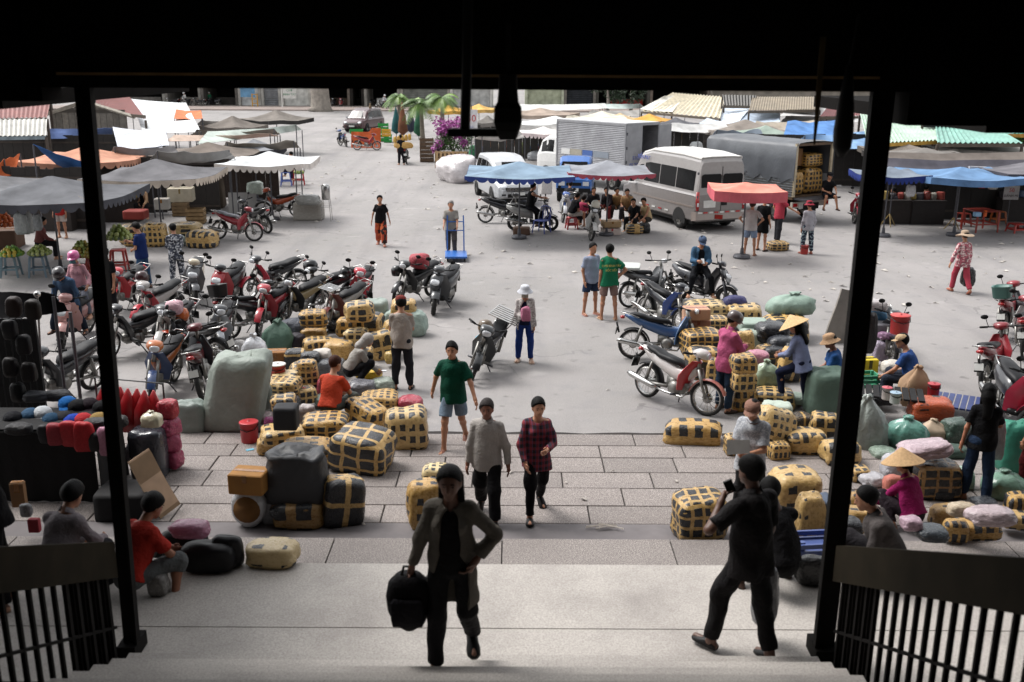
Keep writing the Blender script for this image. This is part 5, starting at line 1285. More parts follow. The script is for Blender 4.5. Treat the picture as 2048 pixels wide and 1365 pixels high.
palm('slender palm standing directly behind the bougainvillea', 886, 300, 3.2, '#5d8038', L=1.3, n=13)
p = G(906, 335)
t = thing('planter', 'planter of wooden pallets around the bougainvillea', 'planter', p, R(-4)); pw = '#b3946c'
for k in range(8): MB().box((-.75 + k * .215, -.72, .45), (.13, .03, .9)).obj('slat', wood, t, color=hx(pw))
for k in range(6): MB().box((-.85, -.62 + k * .24, .45), (.03, .15, .9)).obj('slat', wood, t, color=hx('#94785a'))
for z in (.12, .48, .84): MB().box((0, -.69, z), (1.7, .03, .09)).obj('batten', wood, t, color=hx(pw))
MB().box((0, 0, .4), (1.55, 1.2, .75)).obj('soil_box', mat('soil', '#4b3c30', .95), t)
t = thing('bougainvillea', 'bougainvillea bush covered in magenta bracts inside the pallet planter', 'bush', (p.x, p.y + .2, .76))
g = MB()
for k in range(9): q = k * .7; g.tube([(0, 0, 0), (.3 * math.cos(q), .3 * math.sin(q), .5), (.8 * math.cos(q), .6 * math.sin(q), 1.1 + .1 * (k % 3))], [.03, .022, .008], 5)
g.obj('stems', barkm, t)
leaf_cloud('leaves', t, [(random.uniform(-.9, .9), random.uniform(-.6, .5), random.uniform(.2, 1.0), .38) for _ in range(16)], 1500, .13, '#40602b')
leaf_cloud('flowers', t, [(random.uniform(-.8, .6), random.uniform(-.6, .4), random.uniform(.8, 1.75), .36) for _ in range(13)] + [(-.9, -.3, .2, .25), (-.7, -.5, .5, .3), (.6, -.5, .5, .25)], 1900, .15, '#a8549a')
def crate(label, x0, y0, x1, y1, c, slats=4, z=0.0, name='wooden_crate', m=wood, ratio=.8, yaw=6, group='crates around the stalls'):
    cc, wd, d, h = fit(x0, y0, x1, y1, z, ratio); t = thing(name, label, 'crate', (cc.x, cc.y, z), R(yaw), group); sh = h / slats
    for k in range(slats):
        zz = sh * (k + .5)
        for s_ in (-1, 1): MB().box((0, s_ * d / 2, zz), (wd, .025, sh * .68)).obj('slat', m, t, color=hx(c)); MB().box((s_ * (wd / 2 - .012), 0, zz), (.024, d - .03, sh * .68)).obj('slat', m, t, color=hx(c))
    for sx in (-1, 1):
        for sy in (-1, 1): MB().box((sx * (wd / 2 - .04), sy * (d / 2 - .04), h / 2), (.045, .045, h)).obj('corner_post', m, t, color=hx(c))
    MB().box((0, 0, .03), (wd - .06, d - .06, .03)).obj('bottom', m, t, color=hx(c)); return t
crate('dark wooden crate stack at the foot of the tall palm', 840, 276, 868, 325, '#5f4a38', 6)
crate('green plastic crate next to the closed brown parasol', 757, 246, 778, 284, '#1f8a3d', 5, name='plastic_crate', m=plastic)
crate('green plastic crate lower beside the yellow crate', 768, 268, 784, 286, '#1f8a3d', 3, name='plastic_crate', m=plastic)
crate('yellow plastic crate between the green crates', 764, 258, 782, 274, '#c99a2a', 3, z=.55, name='plastic_crate', m=plastic)
crate('flat green crate behind the motorbike on the orange sheet', 700, 258, 726, 268, '#1f8a3d', 2, name='plastic_crate', m=plastic)
def closed_parasol(label, px, py, top_py, c):
    P = G(px, py); top = AD(px, top_py, P.y).z; t = thing('closed_parasol', label, 'parasol', P, 0, 'closed parasols stored upright by the palms')
    g = MB(); n = 24; rs = []
    for s_, r_ in ((0, .05), (.12, .30), (.4, .25), (.8, .10), (1, .03)): rs.append([(r_ * (1 + .22 * math.cos(j * math.pi)) * math.cos(2 * math.pi * j / n), r_ * (1 + .22 * math.cos(j * math.pi)) * math.sin(2 * math.pi * j / n), .25 + (top - .25) * s_) for j in range(n)])
    g.rings(rs); g.obj('folded_canopy', canvas, t, True, color=hx(c)); g = MB(); g.tube([(0, 0, 0), (0, 0, top + .12)], .03, 6); g.obj('pole', steel, t); return t
for a in ((742, 262, 206, '#857460', 'closed striped brown parasol beside the dusty red car'), (793, 275, 215, '#3c6a6c', 'closed teal parasol leftmost of the stored row'), (806, 278, 205, '#8a5f4a', 'closed rust brown parasol in the stored row'), (822, 272, 216, '#4a4f5e', 'closed slate blue parasol in the stored row'), (838, 280, 208, '#3f6b54', 'closed bottle green parasol nearest the tall palm')): closed_parasol(a[4], *a[:4])
closed_parasol('closed cream parasol standing among the blue tarpaulins', 1656, 300, 238, '#cfc6b4')
mpv_red = mpv('dusty dark red car parked behind the closed brown parasol', 728, 262, 165)
for ch in mpv_red.children:
    if ch.name.startswith(('body', 'cabin')): ch.color = (*hx('#44262a'), 1)
# far white car glimpsed over the yellow parasols
t2 = mpv('white car parked beyond the yellow parasols', 925, 212, 95)
for ch in t2.children:
    if ch.name.startswith(('body', 'cabin')): ch.color = (*hx('#c9c9c6'), 1)

# ------------------------------------------------------------------ left market roofs and parasols
tin = corrug
corrug('rust red corrugated roof at the far left edge', [(-30, 237, 2.95), (94, 235, 2.95), (100, 205, 3.5), (-30, 205, 3.5)], '#7d4038')
corrug('pale grey corrugated lean-to below the rust red roof', [(-30, 273, 2.35), (92, 271, 2.35), (94, 238, 2.93), (-30, 240, 2.93)], '#b4b2ab', face='#7c8990')
corrug('red brown gable roof right of the thick left post', [(192, 214, 3.1), (291, 238, 2.7), (246, 176, 3.6), (192, 172, 3.8)], '#7c3a33')
corrug('faded red roof slope left of the gable', [(30, 213, 3.2), (102, 206, 3.3), (168, 190, 3.8), (60, 190, 3.8)], '#7f463e')
a, b = AD(100, 240, 50), AD(252, 240, 50)
t = thing('stall_house', 'grey boarded gable wall of the old market house', 'building', ((a.x + b.x) / 2, 50, 0)); wd = b.x - a.x
for k in range(12): MB().box((-wd / 2 + wd * (k + .5) / 12, 0, 1.75 + .45 * (1 - abs(k - 5.5) / 5.5) / 2), (wd / 12 - .02, .08, 2.3 + .45 * (1 - abs(k - 5.5) / 5.5))).obj('plank', wood, t, color=hx(random.choice(('#7a746c', '#6e6860', '#857e74'))))
MB().box((0, -.06, 3.0), (wd, .05, .14)).obj('cross_beam', wood, t, color=hx('#4d4740'))
for s_ in (-1, 1): MB().tube([(s_ * (wd / 2 + .5), -.1, 2.72), (0, -.1, 3.45)], .09, 4).obj('barge_board', wood, t, color=hx('#b7b0a3'))
MB().box((0, .1, .3), (wd, .1, .6)).obj('base_wall', canvas, t, color=hx('#3a3632'))
tarp('blue and white striped awning under the gable wall', [(95, 278, 2.0), (226, 273, 2.0), (226, 257, 2.4), (97, 258, 2.4)], '#6f83b3', sag=.05)
tarp('large white tarpaulin stretched right of the red gable roof', [(285, 263, 2.2), (402, 264, 2.3), (372, 206, 2.8), (262, 198, 2.9)], '#d9dcde')
tarp('narrow white tarpaulin hung low behind the left post', [(236, 297, 2.0), (338, 291, 2.1), (332, 264, 2.45), (225, 254, 2.5)], '#cfd2da')
tarp('ragged white sheet below the narrow tarpaulin', [(232, 306, 1.8), (330, 303, 1.9), (322, 288, 2.15), (240, 282, 2.1)], '#c9cbd2', wob=.12)
tarp('small orange tarpaulin behind the white tarpaulin', [(348, 237, 2.5), (405, 237, 2.5), (402, 221, 2.7), (352, 219, 2.7)], '#d07a54')
tarp('long pale green tarpaulin reaching towards the street', [(395, 288, 2.1), (604, 260, 2.1), (592, 250, 2.4), (415, 263, 2.4)], '#b9c2bb')
tarp('cream and pink edged tarpaulin along the left stalls', [(330, 283, 2.1), (560, 273, 2.1), (540, 268, 2.3), (350, 270, 2.3)], '#cdb7a8')
tarp('bright blue tarpaulin slanting down beside the left post', [(118, 334, 1.9), (182, 356, 1.6), (182, 328, 2.05), (66, 289, 2.9)], '#3f6aa6', poles=True)
tarp('orange awning corner at the left picture edge', [(-20, 352, 1.8), (30, 349, 1.8), (40, 307, 2.4), (8, 318, 2.3)], '#c5673f')
parasol('wide taupe parasol furthest down the left stall row', 405, 530, 254, '#77706a', rise=.7, far=True, yaw=20, sag=.3)
parasol('taupe parasol with dark hem reaching into the street', 485, 622, 240, '#7b756f', '#3d3b3a', rise=.7, far=True, yaw=20, sag=.3)
parasol('brown grey parasol left of the white scalloped one', 325, 512, 312, '#746b64', '#3b3735', rise=.55)
parasol('light grey parasol tucked behind the brown grey one', 455, 563, 300, '#85868a', '#34333a', rise=.5)
parasol('peach coloured parasol above the left stalls', 62, 278, 323, '#c08d76', rise=.5, scal=True)
parasol('grey parasol with white scalloped hem over the cartons', 200, 432, 357, '#6b6a6d', '#c3b6a8', scal=True, rise=.62)
parasol('big dark grey parasol over the fruit stall', -45, 262, 402, '#66676b', '#4d4e54', scal=True, rise=.62)
parasol('grey parasol half out of view over the left fruit trays', -210, 70, 385, '#717174', '#3e6c94', rise=.6)
parasol('white scalloped parasol above the red stools', 452, 628, 328, '#cfd1d2', '#d7cfc8', scal=True, rise=.45)
# dark boards added as stand-ins for the shade deep inside the stalls
def shadeboard(label, x0, x1, D, h=2.0, c='#241f1c', yaw=0):
    a, b = AD(x0, 400, D), AD(x1, 400, D); n = max(3, int((b.x - a.x) / .45)); t = thing('stall_shade_board', label, 'shadeboard', ((a.x + b.x) / 2, D, 0), R(yaw), 'dark shade boards in the stalls'); wd = b.x - a.x
    for k in range(n): MB().box((-wd / 2 + wd * (k + .5) / n, 0, h / 2 + random.uniform(0, .06)), (wd / n - .012, .04, h + random.uniform(-.1, .1))).obj('plank', wood, t, color=hx(c))
    for z in (.3, h - .3): MB().box((0, -.035, z), (wd, .03, .08)).obj('rail', wood, t, color=hx('#3a312b'))
shadeboard('dark plank partition for the shade behind the fruit stall', -60, 205, 33); shadeboard('dark plank partition for the shade behind the carton seller', 200, 440, 36.5); shadeboard('brown partition for the shade behind the red stools', 430, 560, 40.5, 1.9, '#382b24')
shadeboard('dark plank partition for the shade behind the far left stalls', -60, 340, 46, 2.1)
# draped brown cloth on the pole
t = sack('brown cloth drape tied to the parasol pole beside the grey board', 408, 335, 452, 418, '#5e544a', top='gather', m=canvas, ratio=.7, name='cloth_drape', group=None, cat='cloth')
for a in (('pale grey tarpaulin between the left market parasols', 300, 320, 470, 300, '#8f8e8d'), ('stone coloured tarpaulin behind the white scalloped parasol', 440, 298, 600, 282, '#9c968d'), ('faded grey tarpaulin behind the peach parasol', 215, 312, 360, 292, '#7f7d7e'), ('off white tarpaulin low behind the orange tarpaulin', 390, 252, 470, 238, '#bdbab6'), ('dusty taupe tarpaulin at the far left stalls', 380, 272, 560, 258, '#8a837b'),
          ('light grey tarpaulin in front of the mustard parasol', 1010, 262, 1140, 246, '#b3b1ae'), ('pale tarpaulin above the vegetable stall', 950, 278, 1050, 262, '#c2bdb8'), ('cream tarpaulin beyond the box truck roof', 1120, 248, 1260, 230, '#c9c2b2'), ('grey tarpaulin left of the striped canvas roof', 1170, 232, 1310, 218, '#a3a09c'), ('white tarpaulin under the striped canvas roof', 1330, 262, 1460, 244, '#c6c5c3'), ('grey blue tarpaulin beside the tarpaulin truck roof', 1420, 274, 1530, 258, '#8d97a3'), ('sand tarpaulin below the brown tin roof', 1500, 258, 1640, 240, '#aba193'), ('pale sheet above the bright blue tarpaulin', 1560, 246, 1720, 228, '#bdbdbd')):
    tarp(a[0], [(a[1], a[2], 2.05), (a[3], a[2] - 2, 2.1), (a[3] - 12, a[4], 2.4), (a[1] + 14, a[4] + 2, 2.4)], a[5], sag=.25, wob=.12)
# goods: cartons, crates, fruit
carton('printed white carton on the stacked crates of the left stall', 340, 374, 388, 405, '#a29a88', z=.75, tape='#7d6a45')
carton('flat grey carton leaning left of the printed white carton', 312, 396, 340, 420, '#98958f', z=.6)
crate('slatted crate under the printed white carton', 348, 404, 378, 434, '#7b6549', 4); crate('slatted wooden crate right of the carton pile', 376, 415, 411, 449, '#8c7350', 4)
lump('wicker_basket', 'red basket of goods beside the seated carton seller', 'basket', 'carton', 252, 418, 294, 440, '#7e2a22', z=.3)
bale('yellow bale with black squares left of the walking phone men', 246, 447, 292, 490, f=(1.6, 1.6, 1.6)); bale('checked bale with narrow grid beside the navy shirt man', 293, 444, 334, 495, f=(2.6, 2.6, 2.6), bw=.55)
bale('long pale bale behind the camouflage suit person', 343, 443, 402, 478, f=(1.2, 2, 2), bw=.6, pale=.4); bale('bale with black striped top nearest the red motorbike', 380, 458, 434, 498, f=(2.2, .7, .6), bw=.5)
bale('small bale peeping out left of the navy shirt man', 254, 466, 286, 494, f=(2, 2, 2), bw=.6)
lump('plastic_bag', 'pale green plastic bag between the left bales', 'bag', 'film', 340, 470, 372, 494, '#9fb1ad')
def tray(label, px, py, c, fc, n=26, r=.30, z=.47, peak=.22, sup=None, fr=.055, group='fruit displays on the left stall'):
    P = G(px, py, z); t = thing('fruit_tray', label, 'fruit tray', P, 0, group)
    g = MB(); g.lathe([(r * .8, 0), (r, .07), (r * 1.03, .07), (r * .97, .055), (r * .78, .02)], n=18); g.obj('tray', plastic, t, True, color=hx(c))
    k = 0; lv = 0; rr = r * .86; zz = .06; fm = MB(); fm.ball((0, 0, 0), (fr, fr, fr * 1.1), 8, 6); me = fm.mesh('fruit', plastic, True)
    while rr > fr * .6 and k < n * 3:
        m_ = max(1, int(2 * math.pi * rr / (fr * 2.1)))
        for j in range(m_):
            a = 2 * math.pi * j / m_ + lv; ob('fruit', me, t, (rr * math.cos(a), rr * math.sin(a), zz), (0, 0, 0), (1, 1, 1), hx(random.choice(fc))); k += 1
        rr -= peak and fr * 1.05; zz += fr * (1.35 if peak > .3 else .95); lv += .5
    return t
gua = ('#7f8c42', '#94a05a', '#6c7a36', '#a3ab6b'); man = ('#8d7a2f', '#a08b3c', '#76692b', '#6d7a34')
stool('grey blue plastic stool under the left green tray', 24, 553, '#69808a', .55, .36); tray('green tray of limes on the left grey stool', 24, 512, '#2f8a5a', ('#5f8a35', '#86a33c', '#b7a23c'), z=.57)
stool('grey blue plastic stool under the pale fruit tray', 80, 553, '#6c7f8b', .55, .36); tray('dull tray of pale guavas on the right grey stool', 80, 510, '#5e6a6e', gua, z=.57)
stool('tall red plastic stool under the tall guava pyramid', 166, 545, '#92302a', .45, .42); tray('tall guava pyramid on the red stool behind the post', 166, 512, '#8a3329', man + gua, z=.47, r=.36, peak=.5)
stool('red plastic stool right of the post holding guavas', 240, 545, '#a03a36', .62, .36); tray('tray heaped with light green guavas right of the post', 238, 478, '#55695f', gua, z=.64, r=.36, peak=.4, fr=.07)
stool('dark red stool beside the tall pyramid', 192, 548, '#7e2823', .45, .36); tray('second pyramid of yellow green mangoes', 190, 514, '#7a2f28', man, z=.47, r=.3, peak=.5)
tray('basket of oranges at the left picture edge', 4, 452, '#8c4a2a', ('#c4622a', '#b5551f'), z=.75, r=.4, peak=.4, fr=.07)
carton('table of planks below the basket of oranges', -30, 455, 42, 500, '#5a4030', name='plank_table', group=None)
for a in ((32, 425, 60, 470, 'clear plastic bag of goods hanging left in the fruit stall', '#a7adae'), (42, 420, 68, 468, 'bulging clear plastic bag hanging in the fruit stall', '#c0c4c4'), (68, 428, 86, 462, 'small clear bag hanging beside the seated fruit seller', '#a9adb0')):
    lump('plastic_bag', a[4], 'bag', 'film', a[0], a[1], a[2], a[3], a[5], z=1.05, ratio=.5, group='clear bags in the fruit stall')
stool('red plastic table under the white scalloped parasol', 505, 372, '#a52a2a', .70, .7, name='plastic_table', cat='table', top=.8)
stool('blue plastic stool under the white scalloped parasol', 573, 372, '#5c6fb5', .62, .42); stool('red plastic stool nearest the street under the scalloped parasol', 598, 370, '#b32c2e', .62, .45)
tray('green basin on the red stool near the street', 598, 348, '#2f7a55', gua, z=.62, r=.22, n=6)
o = MB().box((0, 0, .42), (1.0, .03, .84)).obj('board', mat('grey_board', '#8c8b8a', .7, .15, 3), None, loc=tuple(G(486, 432)), rot=(R(-10), 0, R(4))); tag(o, 'plain grey board leaning behind the red motorbike', 'board')
t = lump('concrete_block', 'whitewashed concrete block covered with grey plastic sheets', 'block', 'carton', 590, 402, 648, 442, '#a6a199', ratio=.7)
lump('plastic_sheet', 'crumpled grey plastic sheets on the concrete block', 'plastic sheet', 'film', 592, 388, 642, 412, '#8f8f8b', z=.62, ratio=.7)
lump('plastic_sheet', 'white and green plastic sheet thrown over the black motorbike', 'plastic sheet', 'film', 495, 362, 528, 390, '#aebab0', z=.75, ratio=.8)
p = G(654, 442); t = thing('water_urn', 'tall steel water urn on thin legs by the concrete block', 'urn', p)
g = MB(); g.lathe([(.13, .75), (.15, .78), (.15, 1.22), (.13, 1.27), (.05, 1.30)], n=18); g.obj('tank', chrome, t, True)
for sx in (-1, 1):
    for sy in (-1, 1): g = MB(); g.tube([(sx * .17, sy * .17, 0), (sx * .12, sy * .12, .77)], .012, 5); g.obj('leg', chrome, t)
g = MB(); g.tube([(-.17, -.17, .5), (.17, -.17, .5), (.17, .17, .5), (-.17, .17, .5)], .009, 5, loop=True); g.tube([(0, -.14, .84), (0, -.22, .83)], .015, 5); g.obj('stand_ring', chrome, t)

# ------------------------------------------------------------------ middle and right market roofs and parasols
for a in (('mustard yellow parasol behind the palms', 858, 936, 222, '#c69a4c'), ('pale yellow parasol left of the loudspeaker', 922, 994, 219, '#cda765'), ('grey parasol behind the red 50 sign', 946, 1004, 245, '#77736f'),
          ('beige parasol right of the loudspeaker', 1000, 1160, 230, '#a39488'), ('flat white parasol in the middle stall rows', 1145, 1262, 236, '#d3cdbd'), ('sand coloured parasol in the middle stall rows', 1195, 1285, 240, '#c4ad8c'),
          ('orange yellow parasol behind the box truck', 1245, 1350, 242, '#cf9d52'), ('dark grey parasol above the box truck corner', 1300, 1400, 250, '#626266')):
    parasol(a[0], a[1], a[2], a[3], a[4], far=True, rise=.5, yaw=20, scal=False)
parasol('white peaked parasol left of the box truck roof', 1040, 1180, 251, '#d9dcda', far=True, rise=.6)
parasol('white parasol with scalloped hem over the vegetable stall', 1038, 1135, 266, '#d5d0cd', '#d8c8c8', scal=True, rise=.35)
tarp('long white awning across the far middle stalls', [(1035, 222, 2.2), (1215, 217, 2.2), (1210, 207, 2.5), (1040, 209, 2.5)], '#cfd0cc')
tarp('pale blue green awning across the far middle stalls', [(1200, 217, 2.2), (1290, 216, 2.2), (1280, 208, 2.5), (1205, 207, 2.5)], '#b5bfbb')
corrug('cream striped canvas roof right of the far trees', [(1283, 222, 2.4), (1440, 236, 2.4), (1450, 194, 3.1), (1345, 186, 3.3)], '#cfc4a9', pitch=.5, amp=.05)
tarp('white roof sheet in front of the striped canvas roof', [(1280, 218, 2.5), (1345, 224, 2.5), (1372, 188, 3.2), (1330, 192, 3.2)], '#d9d6ce')
tarp('white and blue tarpaulin behind the tarpaulin truck', [(1398, 247, 2.2), (1475, 247, 2.2), (1500, 217, 2.7), (1450, 212, 2.7)], '#c6d0dc')
tarp('blue grey tarpaulin over the middle right stalls', [(1470, 246, 2.2), (1560, 244, 2.2), (1560, 222, 2.6), (1500, 220, 2.6)], '#b3c0d0')
tarp('white sheet roof left of the doorway strap', [(1560, 232, 2.5), (1706, 228, 2.5), (1700, 205, 3.0), (1585, 210, 3.0)], '#cfcdcb')
corrug('dark red tin roof behind the hanging cloth', [(1640, 233, 2.6), (1745, 231, 2.6), (1740, 212, 3.0), (1655, 214, 3.0)], '#7a3a3a')
corrug('weathered brown tin roof near the header', [(1498, 221, 2.8), (1640, 219, 2.8), (1640, 194, 3.4), (1505, 194, 3.4)], '#8a7c66')
corrug('black rimmed tin roof left of the brown one', [(1448, 211, 2.9), (1512, 212, 2.9), (1512, 191, 3.5), (1445, 190, 3.5)], '#3a3835')
parasol('taupe peaked parasol above the tarpaulin truck', 1418, 1560, 262, '#857d76', rise=.7, far=True); parasol('faded green parasol behind the tarpaulin truck', 1480, 1580, 268, '#8f9c92', far=True)
tarp('bright blue tarpaulin right of the tarpaulin truck', [(1565, 280, 2.1), (1700, 276, 2.1), (1690, 240, 2.7), (1575, 243, 2.7)], '#5d86bd', wob=.12)
tarp('light blue ripped sheet under the bright blue tarpaulin', [(1590, 292, 1.9), (1740, 298, 1.9), (1735, 262, 2.4), (1610, 270, 2.4)], '#88a9cf', wob=.12)
corrug('pale green corrugated roof right of the right post', [(1735, 287, 2.4), (1905, 279, 2.4), (1843, 226, 3.1), (1720, 228, 3.1)], '#a9c0ae', face='#c09640', pitch=.22, amp=.04)
o = text('CƠM - PHỞ - HỦ TIẾU', .36, mat('brown_print', '#7a2f1c', .6), None, tuple(AD(1845, 287, G(1860, 281, 2.3).y - .25)), (R(90), 0, R(-2))); tag(o, 'reddish brown lettering along the yellow fascia of the green roof', 'lettering')
corrug('turquoise corrugated roof at the right', [(1875, 286, 2.4), (2045, 286, 2.4), (1985, 251, 2.8), (1870, 250, 2.8)], '#7aa99c', pitch=.22, amp=.04)
corrug('dark edged grey roof along the right header', [(1845, 247, 2.9), (2120, 249, 2.9), (2120, 223, 3.3), (1838, 222, 3.3)], '#a5a39f', face='#16151a')
corrug('turquoise roof corner at the right picture edge', [(2010, 267, 2.6), (2120, 268, 2.6), (2120, 246, 2.9), (1998, 245, 2.9)], '#63ad9b', face='#b78a3c')
random.seed(4)
p = AD(2035, 290, 44); t = thing('bush', 'bright green leafy bush on the turquoise roof edge', 'bush', (p.x, 44, 0)); g = MB(); g.tube([(0, 0, 0), (0, 0, 1.6), (.1, 0, 2.3)], [.08, .06, .03], 6); g.obj('stem', barkm, t)
leaf_cloud('leaves', t, [(random.uniform(-.9, .9), random.uniform(-.4, .4), random.uniform(1.9, 2.6), .3) for _ in range(12)], 900, .16, '#5c9a3f')
parasol('taupe parasol just right of the right post', 1735, 1880, 303, '#7e766f', '#5b554f', rise=.3); parasol('low grey parasol with dark shadow below it', 1750, 1945, 316, '#77736f', '#3d3a38', rise=.35)
parasol('grey parasol under the turquoise roof', 1870, 2075, 298, '#8a8782', rise=.3); parasol('white parasol at the right edge', 1870, 2150, 332, '#b9b9be', rise=.25)
parasol('grey parasol with navy zigzag hem behind the right post', 1715, 1840, 350, '#77808c', '#2c3a78', scal=True, rise=.25)
parasol('sky blue parasol over the noodle stall', 1815, 2025, 353, '#6685a8', '#5b7ba3', rise=.22, drop=.2, sag=.3); parasol('grey parasol at the right edge over the noodle stall', 1950, 2200, 346, '#6b696e', '#4a484e', rise=.25, sag=.1, drop=.1)
shadeboard('dark partition for the shade behind the noodle stall', 1735, 2120, 36.2, 2.1, '#1f1b19'); shadeboard('dark partition for the shade at the back of the right stalls', 1400, 2120, 46, 2.3, '#2a2522'); shadeboard('dark partition for the shade behind the middle vegetable stalls', 950, 1420, 58, 1.9, '#33302d')
stool('red brown plastic table of the noodle stall', 1958, 462, '#8f3024', .72, .75, name='plastic_table', cat='table', top=.9); stool('low red plastic stool at the right edge', 2032, 465, '#a8332a', .30, .42); stool('red plastic stool beside the noodle table', 1925, 452, '#8d2f22', .45, .34)
stool('orange plastic stool behind the noodle table', 1995, 448, '#a3541f', .45, .34)
pail('orange cup on the noodle table', 1966, 420, 1973, 434, '#c4551f', z=.74, cat='cup', name='cup'); lump('tissue_box', 'pale blue tissue box on the noodle table', 'tissue box', 'carton', 1947, 426, 1960, 434, '#7fa0bd', z=.74)
p = G(2002, 452); t = thing('menu_sign', 'white menu sign with red 50 in the dark noodle stall', 'sign', (p.x, p.y - .4, 0)); MB().box((0, 0, 1.28), (.52, .03, .62)).obj('board', mat('sign_white', '#a9a6a6', .6), t); MB().tube([(0, .03, 0), (0, .03, 1.2)], .015, 6).obj('post', steel, t)
for k, (s_, cc, z_) in enumerate((('HỦ TIẾU', '#3c3436', .14), ('50', '#a8242c', .19), ('BÁNH MÌ', '#3c3436', .12))): text(s_, z_, mat('print_%d' % k, cc, .6), t, (0, -.018, 1.48 - k * .19), (R(90), 0, 0))
for k, (px, py, c) in enumerate(((1820, 382, '#c9c9cc'), (1962, 365, '#b73030'), (1985, 368, '#c4c4c0'), (2028, 362, '#b79a4a'), (1975, 355, '#c26a7a'))):
    lump('plastic_bag', ('white bag hung at the sky blue parasol', 'red bag hung above the noodle table', 'clear bag hung beside the red bag', 'tan bag hung at the right edge', 'pink bag hung above the red bag')[k], 'bag', 'film', px - 9, py - 13, px + 9, py + 12, c, z=1.35, ratio=.7)
for k, px in enumerate((1777, 1905)):
    p = G(px, 452 if k == 0 else 460); t = thing('parasol_stand', ('yellowish tripod foot under the navy hemmed parasol', 'yellowish tripod foot under the sky blue parasol')[k], 'stand', p)
    for j in range(3): q = j * 2.1 + .4; g = MB(); g.tube([(.28 * math.cos(q), .28 * math.sin(q), 0), (0, 0, .42)], .018, 5); g.obj('leg', mat('ochre_paint', '#9a8350', .6), t)
    g = MB(); g.tube([(0, 0, .38), (0, 0, 2.0)], .022, 6); g.obj('post', steel, t)
tarp('low dark grey awning between the right parasols', [(1740, 340, 2.0), (2110, 342, 2.0), (2110, 318, 2.35), (1745, 316, 2.35)], '#55535a', sag=.15)  # this awning and the next are added to deepen the stall shade
tarp('long taupe awning behind the right parasols', [(1735, 325, 2.2), (2110, 322, 2.2), (2110, 302, 2.5), (1740, 304, 2.5)], '#7a726c', sag=.15)
for k, (px, py, w_, c, lab) in enumerate(((1800, 455, 1.4, '#2b2421', 'dark counter added for the shade under the navy hemmed parasol'), (1870, 456, 1.2, '#241f1e', 'dark counter added for the shade left of the noodle table'), (2060, 450, 1.5, '#2a2322', 'dark counter added for the shade at the right edge'), (60, 470, 2.2, '#2a211d', 'dark fruit counter at the left edge'), (215, 452, 1.6, '#2b221e', 'dark counter behind the guava stool'), (470, 398, 1.3, '#3a2c26', 'brown counter under the white scalloped parasol'))):
    p = G(px, py); t = thing('added_stall_counter', lab, 'counter', (p.x, p.y + 1.0, 0)); MB().box((0, 0, .82), (w_, .7, .05)).obj('counter_top', wood, t, color=hx(c)); MB().box((0, 0, .40), (w_ - .06, .62, .79)).obj('counter_front', wood, t, color=hx(c))  # right-hand dark counters are added to fill the shaded stall fronts
    for j in range(5):
        gc = random.choice(('#8d3a30', '#4a5f7d', '#a08a4c', '#5f6a4a', '#8a857c', '#3c3a40', '#a4543a')); o = ob('goods_bundle', soft(('bag', 'carton', 'film')[j % 3], j), None, (p.x - w_ / 2 + w_ * (j + .5) / 5, p.y + 1.0, .95), (0, 0, j), (w_ * .085, .13, random.uniform(.10, .2)), hx(gc)); tag(o, ('first', 'second', 'third', 'fourth', 'fifth')[j] + ' bundle from the left on the ' + lab, 'bundle', 'bundles on the stall counters')
# banner with the red 50
p = AD(943, 272, 52); t = thing('price_banner', 'white banner reading 50 in red beside the hanging pipe', 'banner', (p.x, 52, 0)); MB().box((0, 0, 2.45), (.62, .02, 1.25)).obj('cloth', mat('banner_white', '#cfcdcf', .8), t); MB().tube([(0, .04, 0), (0, .04, 3.3)], .03, 6).obj('post', steel, t)
text('50', .5, mat('red_print2', '#b22a33', .6), t, (0, -.014, 2.62), (R(90), 0, 0)); text('KG', .16, mat('blue_print', '#35489a', .5), t, (0, -.014, 2.2), (R(90), 0, 0))
# vegetable stall between the planter and the box truck
for k, (x0, y0, x1, y1, c, lab, kd) in enumerate(((985, 288, 1015, 316, '#b3a084', 'beige sack standing in the vegetable stall', 'bag'), (1000, 292, 1022, 318, '#a8322c', 'red plastic crate of the vegetable stall', 'carton'), (1034, 284, 1062, 312, '#7f8f45', 'heap of green leaves on the vegetable stall', 'bag'), (1048, 272, 1078, 296, '#cdd0cd', 'white sack slumped on the vegetable stall', 'bag'),
        (1060, 288, 1085, 312, '#3d6aa8', 'blue jeans bundle on the vegetable stall', 'bag'), (1078, 284, 1100, 312, '#2f5f73', 'teal cloth bundle at the box truck cab', 'bag'), (1070, 292, 1084, 312, '#a5484a', 'red cloth bundle between blue bundles', 'bag'), (938, 290, 962, 318, '#2f7d55', 'green basin stack beside the planter', 'bag'), (958, 292, 985, 318, '#34406a', 'navy bundle beside the green basin stack', 'bag'), (1055, 302, 1090, 322, '#b9bcc0', 'grey plastic bags under the vegetable stall', 'film'), (962, 275, 990, 300, '#8a5a38', 'brown basket behind the navy bundle', 'carton'), (1010, 275, 1030, 292, '#7c4c3a', 'rusty tin on the back of the vegetable stall', 'carton'))):
    lump('goods_bundle', lab, 'bundle', kd, x0, y0, x1, y1, c, group='goods of the vegetable stall')
lump('wrapped_heap', 'big heap wrapped in white sheeting in front of the silver car', 'heap', 'film', 880, 308, 952, 368, '#cbc5c6', ratio=1.5, tilt=(0, -14), yaw=25)
